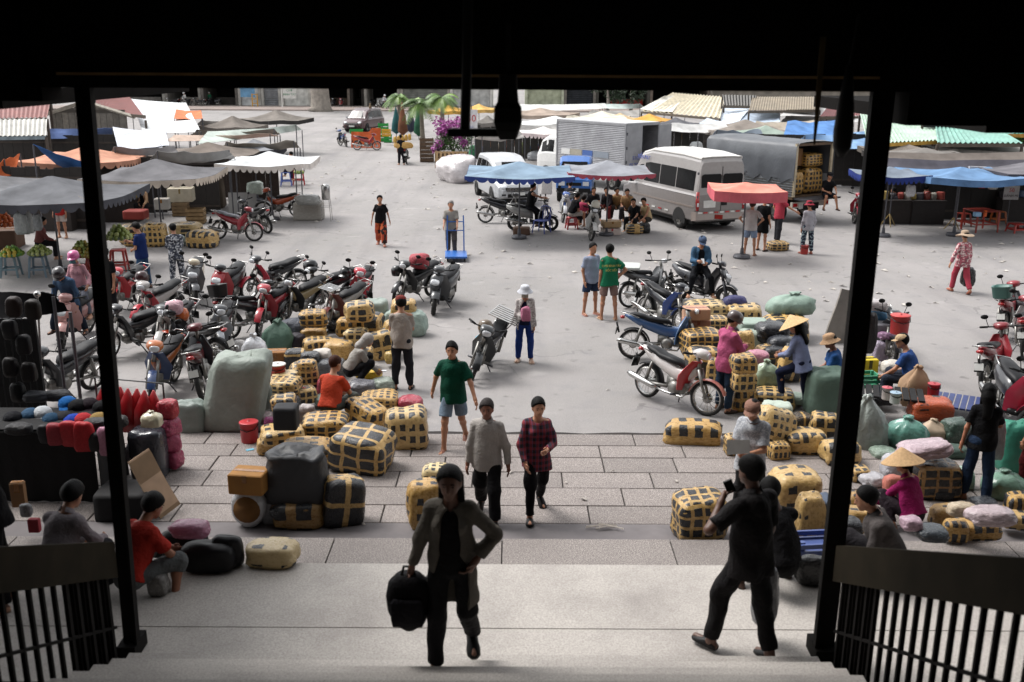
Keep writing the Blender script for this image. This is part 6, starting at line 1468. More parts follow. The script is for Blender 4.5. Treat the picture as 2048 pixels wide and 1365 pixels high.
for k, (x0, y0, x1, y1, c, lab) in enumerate(((1365, 278, 1385, 300, '#8f9a9c', 'grey bundle behind the open truck door'), (1380, 283, 1405, 305, '#d0d3d4', 'white bundle behind the tarpaulin truck'), (1362, 264, 1374, 280, '#c79a3c', 'yellow helmet shaped bundle above the grey bundle'))): lump('goods_bundle', lab, 'bundle', 'bag', x0, y0, x1, y1, c, z=.6)

# ------------------------------------------------------------------ vehicles in the square
minibus('grey and white minibus seen from behind with red reflector strips', 1388, 466, 22)
mpv('silver people carrier parked under the blue parasol', 1010, 398, 194)
ribbed_truck('white ribbed box truck with its right rear door open', 1250, 43.5, 40)
tk, TA, TC, ty0, tzf = tarp_truck('truck under grey tarpaulin with open rear full of bales', 1580, 449, 33)
small_truck('small blue truck facing the square behind the seated group', 1152, 398, 172, '#2f62a8')
def inbed(x, y, z): return TC + TA @ Vector((x, ty0 + y, z))
for k, (x, y, z, w_, d_, h_, f_, lab) in enumerate(((-.52, .55, tzf, .8, .8, .85, 2.4, 'bale on the truck floor at the left rear post'), (.42, .6, tzf, .95, .8, .95, 2.8, 'bale on the truck floor at the right rear post'), (.42, .62, tzf + .94, .9, .75, .5, 2.6, 'topmost bale inside the open truck'), (-.3, 1.5, tzf, 1.1, .8, 1.1, 2.4, 'bale deeper inside the open truck'))):
    p = inbed(x, y, z + h_ / 2); o = ob('taped_bale', soft('bale', k), None, p, (0, 0, R(33)), (w_ / 2, d_ / 2, h_ / 2))
    for kk, v in zip(('fx', 'fy', 'fz', 'bw', 'pale', 'brown', 'full', 'ph'), (f_, f_, f_, .45, 0, .25, .8, .5)): o[kk] = float(v)
    tag(o, lab, 'bale', BALES)
p = inbed(-.25, .75, tzf + 1.0); t = thing('carton', 'brown carton lashed high inside the open truck', 'box', p, R(33), 'cardboard cartons'); MB().box((0, 0, .3), (.45, .5, .6)).obj('box_walls', card, t, color=hx('#77532f')); MB().box((0, -.252, .3), (.06, .006, .6)).obj('tape', film, t, color=hx('#9a6a30'))
parasol('blue grey parasol with navy pennant hem over the silver car', 930, 1148, 352, '#7d91a3', '#3a4a86', scal=True, rise=.42, yaw=45, ze=2.15, drop=.16)
parasol('grey parasol with red pennant hem over the seated group', 1130, 1302, 346, '#8b8d93', '#a8525e', scal=True, rise=.40, ze=2.15, drop=.14)
parasol('coral pink parasol over the men at the truck', 1392, 1590, 385, '#d98c7c', '#c4616a', rise=.2, ze=2.05, drop=.28, yaw=40, sag=.12)
# ================================================================== motorbikes
BK = [  # px, py, yaw, kind, colour, second colour, label, extras
 (472, 481, -108, 'cub', '#9b2f3a', '#8d2a34', 'red motorbike with silver seat cover in front of the grey board', dict(seat='#8d8f95', alloyed=False)),
 (512, 463, 52, 'cub', '#1d1d22', None, 'black motorbike showing its number plate behind the red one', {}),
 (562, 434, 82, 'cub', '#1b1a1c', '#b5502a', 'black motorbike with orange flank beside the concrete block', {}),
 (250, 618, 172, 'cub', '#b32630', None, 'red motorbike with a blue box hidden partly by the left post', {}),
 (312, 650, 158, 'cub', '#b42f3c', '#a8a3a0', 'red and white motorbike with a helmet on its handlebar', {}),
 (385, 602, 192, 'scooter', '#5b5c5f', '#b9ae98', 'grey scooter with cream side panel left of the red black one', {}),
 (450, 613, 172, 'scooter', '#a3262e', '#232326', 'black scooter with a red pointed front apron', {}),
 (545, 592, 128, 'cub', '#c03a4c', '#2a2a2e', 'pinkish red motorbike nearest the dark cub with round lamp', dict(ff='#b93646')),
 (514, 668, -42, 'cub', '#232327', None, 'black motorbike with a black top box behind the dark green sack', dict(box='#151517')),
 (542, 657, 164, 'cub', '#a8303a', None, 'small red motorbike between the top box bike and the round lamp cub', {}),
 (602, 640, 150, 'cub', '#1a1a1c', '#8f7d56', 'old black cub motorbike with a tan leg shield edge', dict(old=True, alloyed=False)),
 (656, 616, 126, 'cub', '#1c1c1f', None, 'black motorbike with a round helmet hung on its handlebar', dict(alloyed=False)),
 (718, 619, 176, 'cub', '#c12f3f', '#b92c3c', 'bright red motorbike facing the viewer with both mirrors up', dict(alloyed=False)),
 (682, 656, 152, 'cub', '#6d3a36', '#8c8580', 'rusty brown motorbike with an empty wire rack on its front', dict(old=True, alloyed=False, mir=False)),
 (828, 602, 142, 'cub', '#1d1d20', None, 'black motorbike with a red checked bag on the handlebar', {}),
 (880, 617, 164, 'scooter', '#3b3d40', '#47494c', 'dark grey scooter standing alone right of the parked row', dict(seat='#232326')),
 (342, 706, 171, 'cub', '#c2c1be', '#1f1f22', 'black motorbike with a white V shaped front shield', {}),
 (276, 705, 138, 'cub', '#202024', None, 'black motorbike directly right of the left post', {}),
 (396, 727, 62, 'cub', '#262629', '#1d1d20', 'black motorbike with an orange front wheel and striped cap', {}),
 (440, 706, 186, 'cub', '#83878c', '#2a2c30', 'grey and black motorbike left of the white plastic bag', {}),
 (322, 787, 178, 'cub', '#33456b', '#b0622c', 'blue motorbike with orange knee panels nearest the red bag rack', {}),
 (413, 776, 12, 'cub', '#242428', '#5c2226', 'black motorbike seen from behind left of the tall pale roll', {}),
 (126, 800, 154, 'cub', '#26282c', None, 'dark motorbike with chrome seat rail left of the left post', {}),
 (148, 682, 177, 'scooter', '#b68a85', '#a67a76', 'rose coloured scooter carrying the couple', {}),
 (955, 744, 163, 'cub', '#2b2d2f', '#26282a', 'black motorbike with a wide steel rack leaning in the open square', dict(rack=True, lean=20, mir=False, ff='#26282a')),
 (1300, 609, -58, 'cub', '#6e7072', '#3a3b3e', 'grey motorbike with a flat white board on its seat', dict(old=True)),
 (1322, 657, -150, 'cub', '#284a94', '#23252b', 'blue motorbike with a pointed blue front by the right bales', {}),
 (1330, 722, -100, 'cub', '#46658f', '#3c5a85', 'old pale blue cub behind the red and white motorbike', dict(old=True, alloyed=False, mir=False)),
 (1347, 813, -140, 'cub', '#b02a30', '#c9c3c0', 'red and white motorbike with chrome exhaust in front of the bales', dict(alloyed=False, lean=7, mir=False, ff='#c07a70')),
 (1402, 609, -132, 'scooter', '#2a2b2f', '#3a3b40', 'dark scooter the denim jacket man is sitting on', {}),
 (1756, 716, 168, 'cub', '#26262a', None, 'motorbike buried under bags behind the right post', {}),
 (2022, 668, -36, 'cub', '#222226', '#8a2830', 'black motorbike with a coloured pannier basket at the right edge', dict(box='#3d6a62')),
 (2052, 704, -30, 'cub', '#a3a09e', '#8a2930', 'silver red motorbike with chrome exhaust at the right edge', {}),
 (1992, 772, -40, 'cub', '#8c2a32', '#7c2229', 'dark red motorbike with a small steel rack at the right', dict(rack=False)),
 (2012, 852, 174, 'scooter', '#a82c44', '#2b2c30', 'scooter with a pink red front next to the black haired girl', {}),
 (2062, 846, 170, 'cub', '#a5252c', '#77797c', 'red motorbike cut off by the right picture edge', {}),
 (1006, 447, -95, 'cub', '#1e1e21', '#202024', 'black motorbike with chrome exhaust in front of the silver car', {}),
 (1066, 462, -92, 'scooter', '#a7a6a4', '#8d8c8a', 'big silver grey maxi scooter beside the blue chair', {}),
 (1180, 475, 172, 'cub', '#b9b8b5', '#1f1f22', 'black motorbike with a white headlight cowl before the seated group', {}),
 (1128, 440, 166, 'cub', '#c4c6c9', '#2d539c', 'white and blue motorbike behind the blue chair', {}),
 (813, 327, 8, 'cub', '#222225', None, 'motorbike stacked with yellow bottles by the palms', dict(mir=False)),
 (734, 301, -92, 'cub', '#a53033', '#8e2a2e', 'red motorbike parked on the orange sheet', dict(alloyed=False)),
 (688, 293, 24, 'cub', '#232327', '#3b568f', 'black motorbike left of the orange sheet', {}),
 (1706, 442, 158, 'cub', '#a3283a', '#b52c3c', 'red motorbike half hidden behind the right post near the truck', {}),
 (344, 214, 120, 'cub', '#2a2a2d', None, 'dark motorbike parked far left by the shop houses', {}), (372, 214, 150, 'cub', '#9a9a9a', '#222', 'silver motorbike of the far rider in white', {}),
 (398, 214, 100, 'cub', '#1f1f22', None, 'black motorbike between the far riders', {}), (428, 213, 110, 'scooter', '#26262a', None, 'dark scooter under a white sheet by the far shops', {}),
 (666, 214, 170, 'cub', '#3a3a40', None, 'motorbike just right of the thick tree trunk', {}), (681, 215, 175, 'cub', '#8f2c30', None, 'dark red motorbike second from the thick tree trunk', {}),
 (742, 213, 95, 'cub', '#2d2d30', None, 'motorbike beside the blue curtain of the far shop', {}), (766, 220, 100, 'cub', '#222226', None, 'motorbike of the far rider in white shirt', {}),
]
BO = {}
for px, py, yw, kd, c1, c2, lab, ex in BK:
    BO[lab] = bike(lab, px, py, yw, kd, c1 if len(c1) == 7 else '#222222', c2 if c2 is None or len(c2) == 7 else '#222222', **ex)
def find(s): return next(b for k, b in BO.items() if s in k)
def helmet(label, t, p, c, r=.13):
    loc = on_bike(t, p); h_ = thing('crash_helmet', label, 'helmet', loc, random.uniform(0, 6), 'helmets left on motorbikes')
    g = MB(); g.lathe([(r * .86, -.09), (r, -.02), (r * .98, .05), (r * .75, .12), (r * .4, .145), (.001, .15)], n=16, sy=1.12); g.obj('shell', paint, h_, True, color=hx(c))
    g = MB(); g.slab([[(-.09, .11, -.02), (0, .15, 0), (.09, .11, -.02)], [(-.085, .14, -.05), (0, .20, -.03), (.085, .14, -.05)]], .006); g.obj('peak', paint, h_, True, color=hx(c)); return h_
helmet('black helmet hanging on the black motorbike behind the brown one', find('round helmet hung'), (.12, .40, 1.02), '#19191b', .15)
helmet('dark helmet hanging on the bright red motorbike', find('bright red motorbike'), (.33, .36, .86), '#1c1b1c')
helmet('dark red rimmed helmet on the red and white motorbike', find('helmet on its handlebar'), (.2, .25, 1.05), '#3b2022')
helmet('orange and white helmet on the white shielded motorbike', find('white V shaped'), (-.33, .35, .92), '#c4622c')
helmet('black helmet hanging low on the checked bag motorbike', find('red checked bag on'), (.25, .4, .72), '#1b1b1d')
helmet('brown helmet on the leaning motorbike with the rack', find('wide steel rack'), (.1, .2, .93), '#5d4c38')
helmet('pale helmet on the motorbike before the seated group', find('white headlight cowl'), (.0, .4, 1.12), '#c2bdb0')
def bag_on(label, t, p, s_, c, kd='film', name='plastic_bag', cat='bag'):
    o = ob(name, soft(kd, 2), None, on_bike(t, p), (0, 0, random.uniform(0, 3)), (s_[0] / 2, s_[1] / 2, s_[2] / 2), hx(c)); return tag(o, label, cat)
bag_on('red and white checked bag on a black motorbike', find('red checked bag on'), (.0, -.05, .98), (.42, .45, .36), '#a8434c', 'bag', 'checked_bag')
bag_on('blue plastic box on the leg space of the red motorbike', find('blue box hidden'), (.30, .10, .72), (.3, .42, .36), '#4a6390', 'carton', 'box', 'box')
bag_on('striped pink and white cap hung on the orange wheeled motorbike', find('orange front wheel'), (.1, .42, 1.04), (.30, .30, .26), '#c9a3ac', 'bag', 'striped_cap', 'cap')
bag_on('flat white board strapped on the grey motorbike seat', find('flat white board'), (0, -.62, .96), (.62, .62, .07), '#b9bcb8', 'carton', 'board', 'board')
bag_on('light blue cloth tucked in the leaning motorbike', find('wide steel rack'), (.1, .08, .62), (.22, .3, .2), '#6f9cb0', 'bag', 'cloth', 'cloth')
bag_on('red cooler box strapped high on the buried motorbike', find('buried under bags'), (.28, -.30, 1.0), (.1, .1, .1), '#a02a2c', 'carton', 'cooler_box', 'cooler')
for k in range(5): bag_on('yellow bottle in the upper rack of the bottle motorbike, number %s from the left' % ('one', 'two', 'three', 'four', 'five')[k], find('yellow bottles'), (-.4 + .2 * k, -.75, 1.42), (.17, .17, .34), '#c8a04c', 'bag', 'bottle', 'bottle')
bag_on('tan jerrycan bundle under the bottles on the motorbike', find('yellow bottles'), (0, -.75, 1.05), (1.0, .35, .36), '#c29a58', 'bag', 'jerrycan', 'container')
wh = find('orange front wheel')
for ch in wh.children:
    if ch.name.startswith('front_fender'): ch.color = (*hx('#c4431f'), 1)
find('front on').rotation_euler if False else None
P_ = G(682, 560, 0)
t = find('rusty brown'); r_ = ob('luggage_rack', bike_meshes()['rack'], t, (0, .95, .42), (0, 0, 0), (.62, .6, .6))
# orange sheet under the far red motorbike
A_ = G(732, 297); t = thing('orange_sheet', 'crumpled orange sheet draped behind the far red motorbike', 'sheet', A_)
g = MB(); g.slab([[(-.95 + .19 * j, .25 + .15 * noise.noise(Vector((j * .6, i, 0))) - i * .1, [.03, .35, .75, 1.02 + .25 * (j > 6)][3 - i] + .06 * noise.noise(Vector((j, i * .7, 5)))) for j in range(11)] for i in range(4)], .01); g.obj('sheet', canvas, t, True, color=hx('#c9623a'))
# tall pale sheet beside the right post
A_ = G(1676, 690); t = thing('leaning_sheet', 'tall grey wrapped sheet leaning beside the right post', 'sheet', A_, R(8))
g = MB(); g.slab([[(-.26 + .5 * i - .12 * (1 - j / 6) ** 2 * 0, .1 + .02 * math.sin(j), j * .185) for j in range(7)] for i in (0, .12, .5, 1)], .05); g.xform(Matrix.Rotation(R(14), 4, 'Y')); g.obj('wrapping', canvas, t, True, color=hx('#99938c'))
chair('blue plastic chair beside the silver maxi scooter', 1083, 466, '#5763a8', 150)
t = lump('woven_basket', 'brown woven basket at the foot of the blue grey parasol', 'basket', 'carton', 1026, 453, 1060, 471, '#5d4537', ratio=.8)
p = find('white and blue motorbike')
lump('carton', 'tall white carton with red print on the white blue motorbike', 'box', 'carton', 1082, 346, 1104, 389, '#c7c4c2', z=.9, ratio=.8)
lump('carton', 'small white carton tilted on the white blue motorbike', 'box', 'carton', 1064, 342, 1076, 362, '#c9c6c4', z=1.5, ratio=.8)
carton('beige carton on the ground by the seated group', 1204, 440, 1240, 456, '#a58a66', z=.25, group='cardboard cartons'); carton('white and red carton below the beige carton', 1203, 454, 1239, 471, '#c4b6ae', tape='#b3312c')
bale('striped flat bale a black shirted man leans on', 1252, 447, 1284, 469, f=(.6, .6, 2.5), bw=.5); lump('plastic_sack', 'black plastic sack next to the striped flat bale', 'sack', 'film', 1278, 444, 1300, 468, '#17181a')
bale('little checked bale behind the red polo man', 1536, 481, 1573, 503, f=(2.2, 2, 2), bw=.4)
pail('red bucket between the feet of the grey shirted woman', 1600, 488, 1616, 510, '#a9332f'); 
# ================================================================== people in the square
def plaid():
    g = N('red_plaid'); co = g.co(); x, y, z = g.xyz(co); w_ = lambda c, f, t_: g.math('LESS_THAN', g.math('FRACT', g.math('MULTIPLY', c, f)), t_)
    m = g.math('MULTIPLY', g.math('ADD', w_(x, 13, .45), w_(z, 13, .45)), .5); c = g.mix(m, hx('#1d1218'), hx('#7c2430')); c = g.mix(g.math('MULTIPLY', w_(x, 26, .12), .6), c, hx('#3e4a78')); g.col(c).rough(.9); return g.m
def floral(nm, a, b, c_, s_=20, d=None):
    g = N(nm); co = g.co(); v = g.vor(co, s_); r_ = g.n('SeparateColor'); g.l(v, r_.inputs[0]); c = g.ramp(r_.outputs[0], [(.0, hx(a)), (.38, hx(a)), (.40, hx(b)), (.68, hx(b)), (.70, hx(c_)), (1, hx(c_))]); g.col(c).rough(.9); return g.m
plaid_m = plaid(); camo = floral('camouflage', '#2b2e38', '#4b505c', '#b3b5ba', 26); blossom = floral('pink_floral', '#c9b3b0', '#a85a66', '#7c4a52', 30); dots = floral('dotted_navy', '#1b2135', '#1b2135', '#8fa3a8', 30); skirt_m = floral('orange_black_print', '#9a3a22', '#241614', '#b5552c', 9); lace = floral('grey_print', '#a39c99', '#8a8482', '#b9b3b0', 46)
pat_checks = floral('pale_checks', '#9a9ca1', '#8a8d93', '#aeb0b4', 60)
W, T_, PO, SH = 'trousers', 'tee', 'polo', 'shirt'
person('woman in black top and orange print skirt walking to the viewer', 763, 492, 1.58, 182, 'walk', (T_, '#141315'), ('trousers', '#8a3a26', skirt_m), shoes='#b07a6a', hair='bun', fem=True, loose=.04, la=(-8, 20, -2, 12), ra=(-4, 22, 4, 12))
tr, _ = person('old man in grey shirt pushing the blue trolley', 903, 510, 1.62, 180, 'push', (PO, '#8d8983'), (W, '#4b4745'), hair='short', hcol='#8a8683', shoes='#a87f6a')
p = G(912, 519); t = thing('hand_trolley', 'bright blue platform trolley pushed by the old man', 'trolley', p, R(184)); bl = mat('trolley_blue', '#2c64b0', .4)
MB().box((0, .0, .14), (.62, .95, .05)).obj('platform', bl, t)
g = MB(); g.tube([(-.24, -.42, .15), (-.24, -.50, .75), (-.23, -.56, 1.18)], .02, 7); g.tube([(.24, -.42, .15), (.24, -.50, .75), (.23, -.56, 1.18)], .02, 7); g.tube([(-.24, -.5, .75), (.24, -.5, .75)], .014, 6); g.tube([(-.24, -.53, 1.0), (.24, -.53, 1.0)], .014, 6); g.obj('push_handle', bl, t)
for x in (-.24, .24):
    for y in (-.36, .36): g = MB(); g.lathe([(.02, -.025), (.06, -.02), (.06, .02), (.02, .025)], (0, 0, 0), 'x', 12); g.obj('wheel', rubber, t, loc=(x, y, .06))
person('young man in pale blue tee and denim shorts facing right', 1180, 630, 1.66, -150, 'relax', (T_, '#8f98ad'), ('shorts', '#2c3a52'), shoes='#b5837a', sandal=True, ext=1, yaw2=0)
tg, _ = person('young man in green tee with yellow print turned away', 1216, 640, 1.70, 8, 'hips', (T_, '#1f6b4c'), ('shorts', '#7d6660'), shoes='#c0a385', sandal=True)
lm = mat('yellow_print', '#b3a04c', .7)
for k, (s_, z_) in enumerate((('CHỢ BÌNH TÂY', 1.24), ('BỐC XẾP', 1.14))): text(s_, .062, lm, tg, (0, -.168 + k * .004, z_), (R(86), 0, 0))
th, hd = person('woman in white bucket hat and face mask standing in the square', 1049, 724, 1.50, 178, 'relax', ('blouse', '#a09a97', lace), (W, '#233a7a'), hair='short', hat=('bucket', '#c6c8cf'), mask='#a39f93', shoes='#c2a592', fem=True, open=True, under='#1a2038', ra=(4, 6, 96, -40), hand=True)
p = hd['r']; o = ob('pink_bag', soft('bag', 1), None, p + Vector((-.02, -.02, .06)), (0, 0, 0), (.09, .07, .14), hx('#b56a86')); tag(o, 'small pink bag held by the bucket hat woman', 'bag')
person('man in dark green polo and denim shorts striding to the steps', 908, 900, 1.68, 172, 'walk2', (PO, '#0d4232'), ('shorts', '#6f7f8f'), shoes='#7d5548', la=(28, 26, 34, 20), ra=(-22, 24, -14, 16), z=.05, hair='short')
person('old man in loose grey white shirt walking up the terrace', 975, 1040, 1.60, 176, 'walk', (SH, '#a8a29d'), (W, '#151416'), hair='short', hcol='#3a3534', skin='#7d4f3c', z=.1, loose=.02, la=(6, 16, 10, 8), ra=(4, 12, 8, 8), shoes='#241a16', sleeve=1.9)
person('woman in dark red plaid jacket with tied back hair', 1072, 1032, 1.58, 190, 'walk2', ('blouse', '#5c2028', plaid_m), (W, '#121114'), hair='bun', fem=True, z=.1, skin='#b98468', la=(36, 8, 96, -30), ra=(14, 18, 42, -8), shoes='#1c1a1b', hem=-.2)
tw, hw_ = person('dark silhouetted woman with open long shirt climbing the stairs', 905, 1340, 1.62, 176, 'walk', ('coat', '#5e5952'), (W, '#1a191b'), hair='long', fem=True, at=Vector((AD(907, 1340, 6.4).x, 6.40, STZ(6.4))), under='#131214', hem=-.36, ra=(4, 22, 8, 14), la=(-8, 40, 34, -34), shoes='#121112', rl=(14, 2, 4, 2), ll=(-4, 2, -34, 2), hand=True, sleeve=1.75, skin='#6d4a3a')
p = hw_['r']
t = thing('backpack', 'black backpack hanging from the silhouetted woman\'s hand', 'bag', p)
g = MB(); g.rings([rrect(.05, .05, -.42, .45), rrect(.13, .085, -.36, .45), rrect(.175, .11, -.24, .4), rrect(.185, .115, -.12, .4), rrect(.165, .11, -.02, .4), rrect(.10, .08, .05, .45)]); g.xform(Matrix.Diagonal((.88, .88, .92, 1))); g.obj('pack', cloth, t, True, color=hx('#121113'))
g = MB(); g.tube([(-.05, 0, .04), (-.03, 0, .11), (.03, 0, .11), (.05, 0, .04)], .011, 5); g.tube([(.13, .06, 0), (.2, .1, -.12), (.16, .09, -.3)], .014, 5); g.obj('strap', black, t); g = MB(); g.rings([rrect(.11, .02, -.30, .4), rrect(.12, .03, -.24, .4), rrect(.12, .03, -.12, .4), rrect(.10, .02, -.09, .4)]); g.obj('front_pocket', cloth, t, True, loc=(0, -.11, 0), color=hx('#17161a'))
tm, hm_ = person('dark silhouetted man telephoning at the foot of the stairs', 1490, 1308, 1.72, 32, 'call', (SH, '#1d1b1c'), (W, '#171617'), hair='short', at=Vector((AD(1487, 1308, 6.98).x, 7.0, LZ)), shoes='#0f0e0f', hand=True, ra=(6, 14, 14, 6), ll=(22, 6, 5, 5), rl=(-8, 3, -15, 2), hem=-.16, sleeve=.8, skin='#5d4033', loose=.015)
p = hm_['l']; g = MB(); g.box((0, 0, 0), (.07, .012, .14), (R(20), R(-25), 0)); o = g.obj('mobile_phone', black, None, loc=p + Vector((.03, .0, .05))); tag(o, 'mobile phone held to the ear of the silhouetted man', 'phone')
p = hm_['r']; o = ob('plastic_bag', soft('film', 3), None, p + Vector((.02, -.02, -.30)), (0, 0, .4), (.10, .09, .26), hx('#6a6c70')); tag(o, 'thin plastic bag hanging from the silhouetted man\'s right hand', 'bag')
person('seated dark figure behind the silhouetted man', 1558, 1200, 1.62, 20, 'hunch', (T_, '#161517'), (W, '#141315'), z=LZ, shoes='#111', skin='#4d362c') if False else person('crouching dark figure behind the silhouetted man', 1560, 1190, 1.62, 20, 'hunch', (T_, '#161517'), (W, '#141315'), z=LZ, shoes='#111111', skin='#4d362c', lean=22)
tc, hc_ = person('man in brown cap and grey shirt reading a paper', 1492, 1046, 1.62, 150, 'front', (SH, '#8f9196', pat_checks), (W, '#2b2a2c'), hat=('cap', '#8d6a5c'), z=.1, sleeve=.8, hand=True)
p = (hc_['l'] + hc_['r']) / 2; g = MB(); g.slab([[(-.13, 0, 0), (.13, 0, .02)], [(-.13, .05, .16), (.13, .04, .17)]], .003); o = g.obj('paper', mat('paper', '#a9a7a3', .8), None, loc=p + Vector((-.05, -.04, .02))); tag(o, 'sheet of paper in the capped man\'s hands', 'paper')
person('man in pink shirt and dark helmet looking down', 1447, 822, 1.68, -60, 'front', (SH, '#ad5578'), (W, '#2c3c50'), hat=('helmet', '#4a3d3c'), shoes='#3d2f2a', head=(30, -10), hem=-.2)
person('woman in conical hat and lavender top resting a foot on a bale', 1597, 822, 1.56, 50, 'lift', (SH, '#7d86a6'), (W, '#1b2036'), hair='long', hat=('conical', '#cfac7c'), fem=True, shoes='#8f8f94', head=(24, 10))
t14 = find('denim jacket man')
tp, hp_ = person('man in denim jacket and blue cap looking at his phone', 1402, 609, 1.66, 178, 'ridephone', ('jacket', '#3d5a74'), (W, '#17181c'), hat=('cap', '#4b5a74'), at=t14.location + Vector((-.05, .15, 0)), hand=True, under='#1a1b20')
g = MB(); g.box((0, 0, 0), (.07, .012, .13), (R(-40), 0, 0)); o = g.obj('mobile_phone', lens, None, loc=(hp_['l'] + hp_['r']) / 2 + Vector((0, .0, .04))); tag(o, 'pale mobile phone of the denim jacket man', 'phone')
tb, hb_ = person('woman in wide sun hat and red trousers walking away', 1918, 586, 1.56, 4, 'walk', ('blouse', '#b09a9a', blossom), (W, '#a8404f'), hair='short', hat=('wide', '#a8927c'), fem=True, shoes='#a0604c', la=(-14, 28, -2, 24), ra=(4, 10, 10, 4))
o = ob('plastic_bag', soft('film', 4), None, hb_['r'] + Vector((.02, 0, -.26)), (0, 0, 0), (.16, .13, .24), hx('#17181a')); tag(o, 'black plastic bag carried by the sun hat woman', 'bag')
person('man in white tee and jeans shorts leaning on the coral parasol pole', 1498, 511, 1.62, -20, 'akimbo', (T_, '#b5b0af'), ('shorts', '#7b8ba3'), shoes='#96675c', sandal=True, hcol='#3a2822')
person('person in black dress and black cap at the truck', 1522, 502, 1.66, -40, 'relax', (T_, '#121214'), ('shorts', '#131315'), hat=('cap', '#131316'), shoes='#2b1f1c', hem=-.30)
person('man in red polo reaching towards the truck', 1554, 487, 1.70, -80, 'relax', (PO, '#a33a48'), (W, '#2b2c30'), ra=(50, 20, 62, 10), la=(-10, 36, 20, -30), shoes='#2a2523')
person('woman in grey shirt and red hat standing at the tailgate', 1612, 508, 1.58, 8, 'relax', (SH, '#9c9aa0'), (W, '#1f2638', dots), hat=('bucket', '#8f3440'), fem=True, shoes='#9b5f52')
q = inbed(.35, -.42, tzf)
person('man in black tee sitting on the truck tailgate', 0, 0, 1.68, 182, 'sit2', (T_, '#141416'), ('shorts', '#1d1f26'), hat=('cap', '#1a1a1d'), at=Vector((q.x, q.y, 0)), seat=.92, lean=8, ll=(84, 12, 8, 10), rl=(84, 10, -4, 8), shoes='#3a241e')
person('man in black tank top sitting sideways on the maxi scooter', 0, 0, 1.68, -70, 'sit', ('tank', '#141416'), (W, '#1b1b1f'), at=find('maxi scooter').location + Vector((-.1, .0, 0)), seat=.72, la=(70, 10, 84, -10), ra=(72, 8, 80, -16), lean=6, shoes='#2b2321', ll=(50, 12, 0, 5), rl=(55, 14, -4, 5))
SG = [(1143, 458, -60, ('tee', '#18181b'), ('shorts', '#b5aca6'), 'seated person in black top and white shorts on a red stool', .42), (1160, 456, -30, ('tee', '#a33a56'), (W, '#26252a'), 'seated child in pink tee left of the white cowled motorbike', .3), (1186, 443, 175, ('tee', '#1e1d20'), (W, '#1d1d20'), 'man in black seated behind the white cowled motorbike', .45),
      (1216, 442, 150, ('blouse', '#241f22'), (W, '#6a2c2c'), 'woman in dark blouse seated under the grey parasol', .42), (1232, 441, 175, ('tank', '#8f7350'), (W, '#3a3330'), 'boy in tan vest seated under the grey parasol', .40), (1254, 446, 165, ('tee', '#8a6c4c'), (W, '#2a272a'), 'person in brown tee seated beside the minibus', .42),
      (1272, 461, 140, ('tee', '#191a1d'), (W, '#212226'), 'man in black tee with arms around his knees', .30), (1294, 462, 130, ('tank', '#c2ac86'), ('shorts', '#37332f'), 'man in cream vest seated nearest the minibus', .32), (1136, 430, -20, ('tee', '#2b2b30'), (W, '#222226'), 'person in dark clothes behind the pink tee child', .42)]
for px, py, yw, tp_, bt, lab, st_ in SG: person(lab, px, py, 1.60, yw, 'sit2', tp_, bt, seat=st_, group=None, hcol='#17120f')
stool('low red stool of the white shorts person', 1143, 458, '#a02c30', .40, .3)
tn, hn_ = person('man in navy tee and jeans looking at his phone', 290, 578, 1.68, 80, 'phone', (T_, '#1c2c5c'), (W, '#2f4a68'), shoes='#4a3a34')
person('person in black and white camouflage suit turned away', 357, 572, 1.58, 30, 'front', (SH, '#4b505c', camo), (W, '#4b505c', camo), shoes='#b06a60', hem=-.18)
tr_ = find('carrying the couple')
person('scooter driver in denim shirt and dark helmet bending forward', 0, 0, 1.66, 178, 'ride', (SH, '#3b4f68'), (W, '#1c2330'), at=tr_.location + Vector((0, .12, 0)), hat=('helmet', '#241f22'), lean=34, head=(26, 0), shoes='#3a2c27', ll=(48, 20, -8, 16), rl=(48, 20, -8, 16))
person('pink helmeted passenger on the rose scooter', 0, 0, 1.56, 176, 'ride', (SH, '#b98a92'), (W, '#5a5c66'), at=tr_.location + Vector((-.03, .62, 0)), hat=('helmet', '#c0568c'), mask='#5d7f86', fem=True, lean=8, la=(10, 34, 60, 4), ra=(20, 14, 60, -10), seat=.92, ll=(60, 24, 10, 16), rl=(60, 24, 10, 16))
person('person in black standing half behind the left post', 226, 640, 1.62, 150, 'relax', (T_, '#161618'), (W, '#1b1b1f'), shoes='#33251f')
person('man in grey tee and maroon cap watching the bales', 806, 778, 1.66, 6, 'front', (T_, '#9c938b'), (W, '#26272c'), hat=('cap', '#7d3b36'), shoes='#232326', head=(20, 0))
th_, hh_ = person('hooded person in grey crouching with a phone', 702, 772, 1.56, -78, 'squat', (SH, '#9a9690'), (W, '#17171a'), hat=('hood', '#aaa6a2'), head=(20, 0), hand=True, seat=.20, hair=None, shoes='#3a3230')
o = MB().box((0, 0, 0), (.14, .07, .012)).obj('mobile_phone', lens, None, loc=(hh_['r'] + hh_['l']) / 2 + Vector((.05, 0, .04))); tag(o, 'pale phone in the hooded person\'s hand', 'phone')
person('man in coral red tee sitting on a bale with his back turned', 662, 868, 1.66, -18, 'hunch', (T_, '#b8452f'), (W, '#4a4d4a'), hcol='#3a1d14', seat=.34, lean=18, head=(16, -20), z=0)
person('man in beige cap and blue shirt seated behind the brown paper sack', 1820, 812, 1.64, 60, 'sit2', (T_, '#35548f'), (W, '#2a2f3a'), hat=('cap', '#b59c7c'), seat=.38)
person('person in blue shirt and brown bucket hat left of the right post', 1668, 812, 1.60, 75, 'sit', (T_, '#2f578f'), (W, '#2a2c32'), hat=('bucket', '#a8896c'), seat=.40, skin='#8a5844')
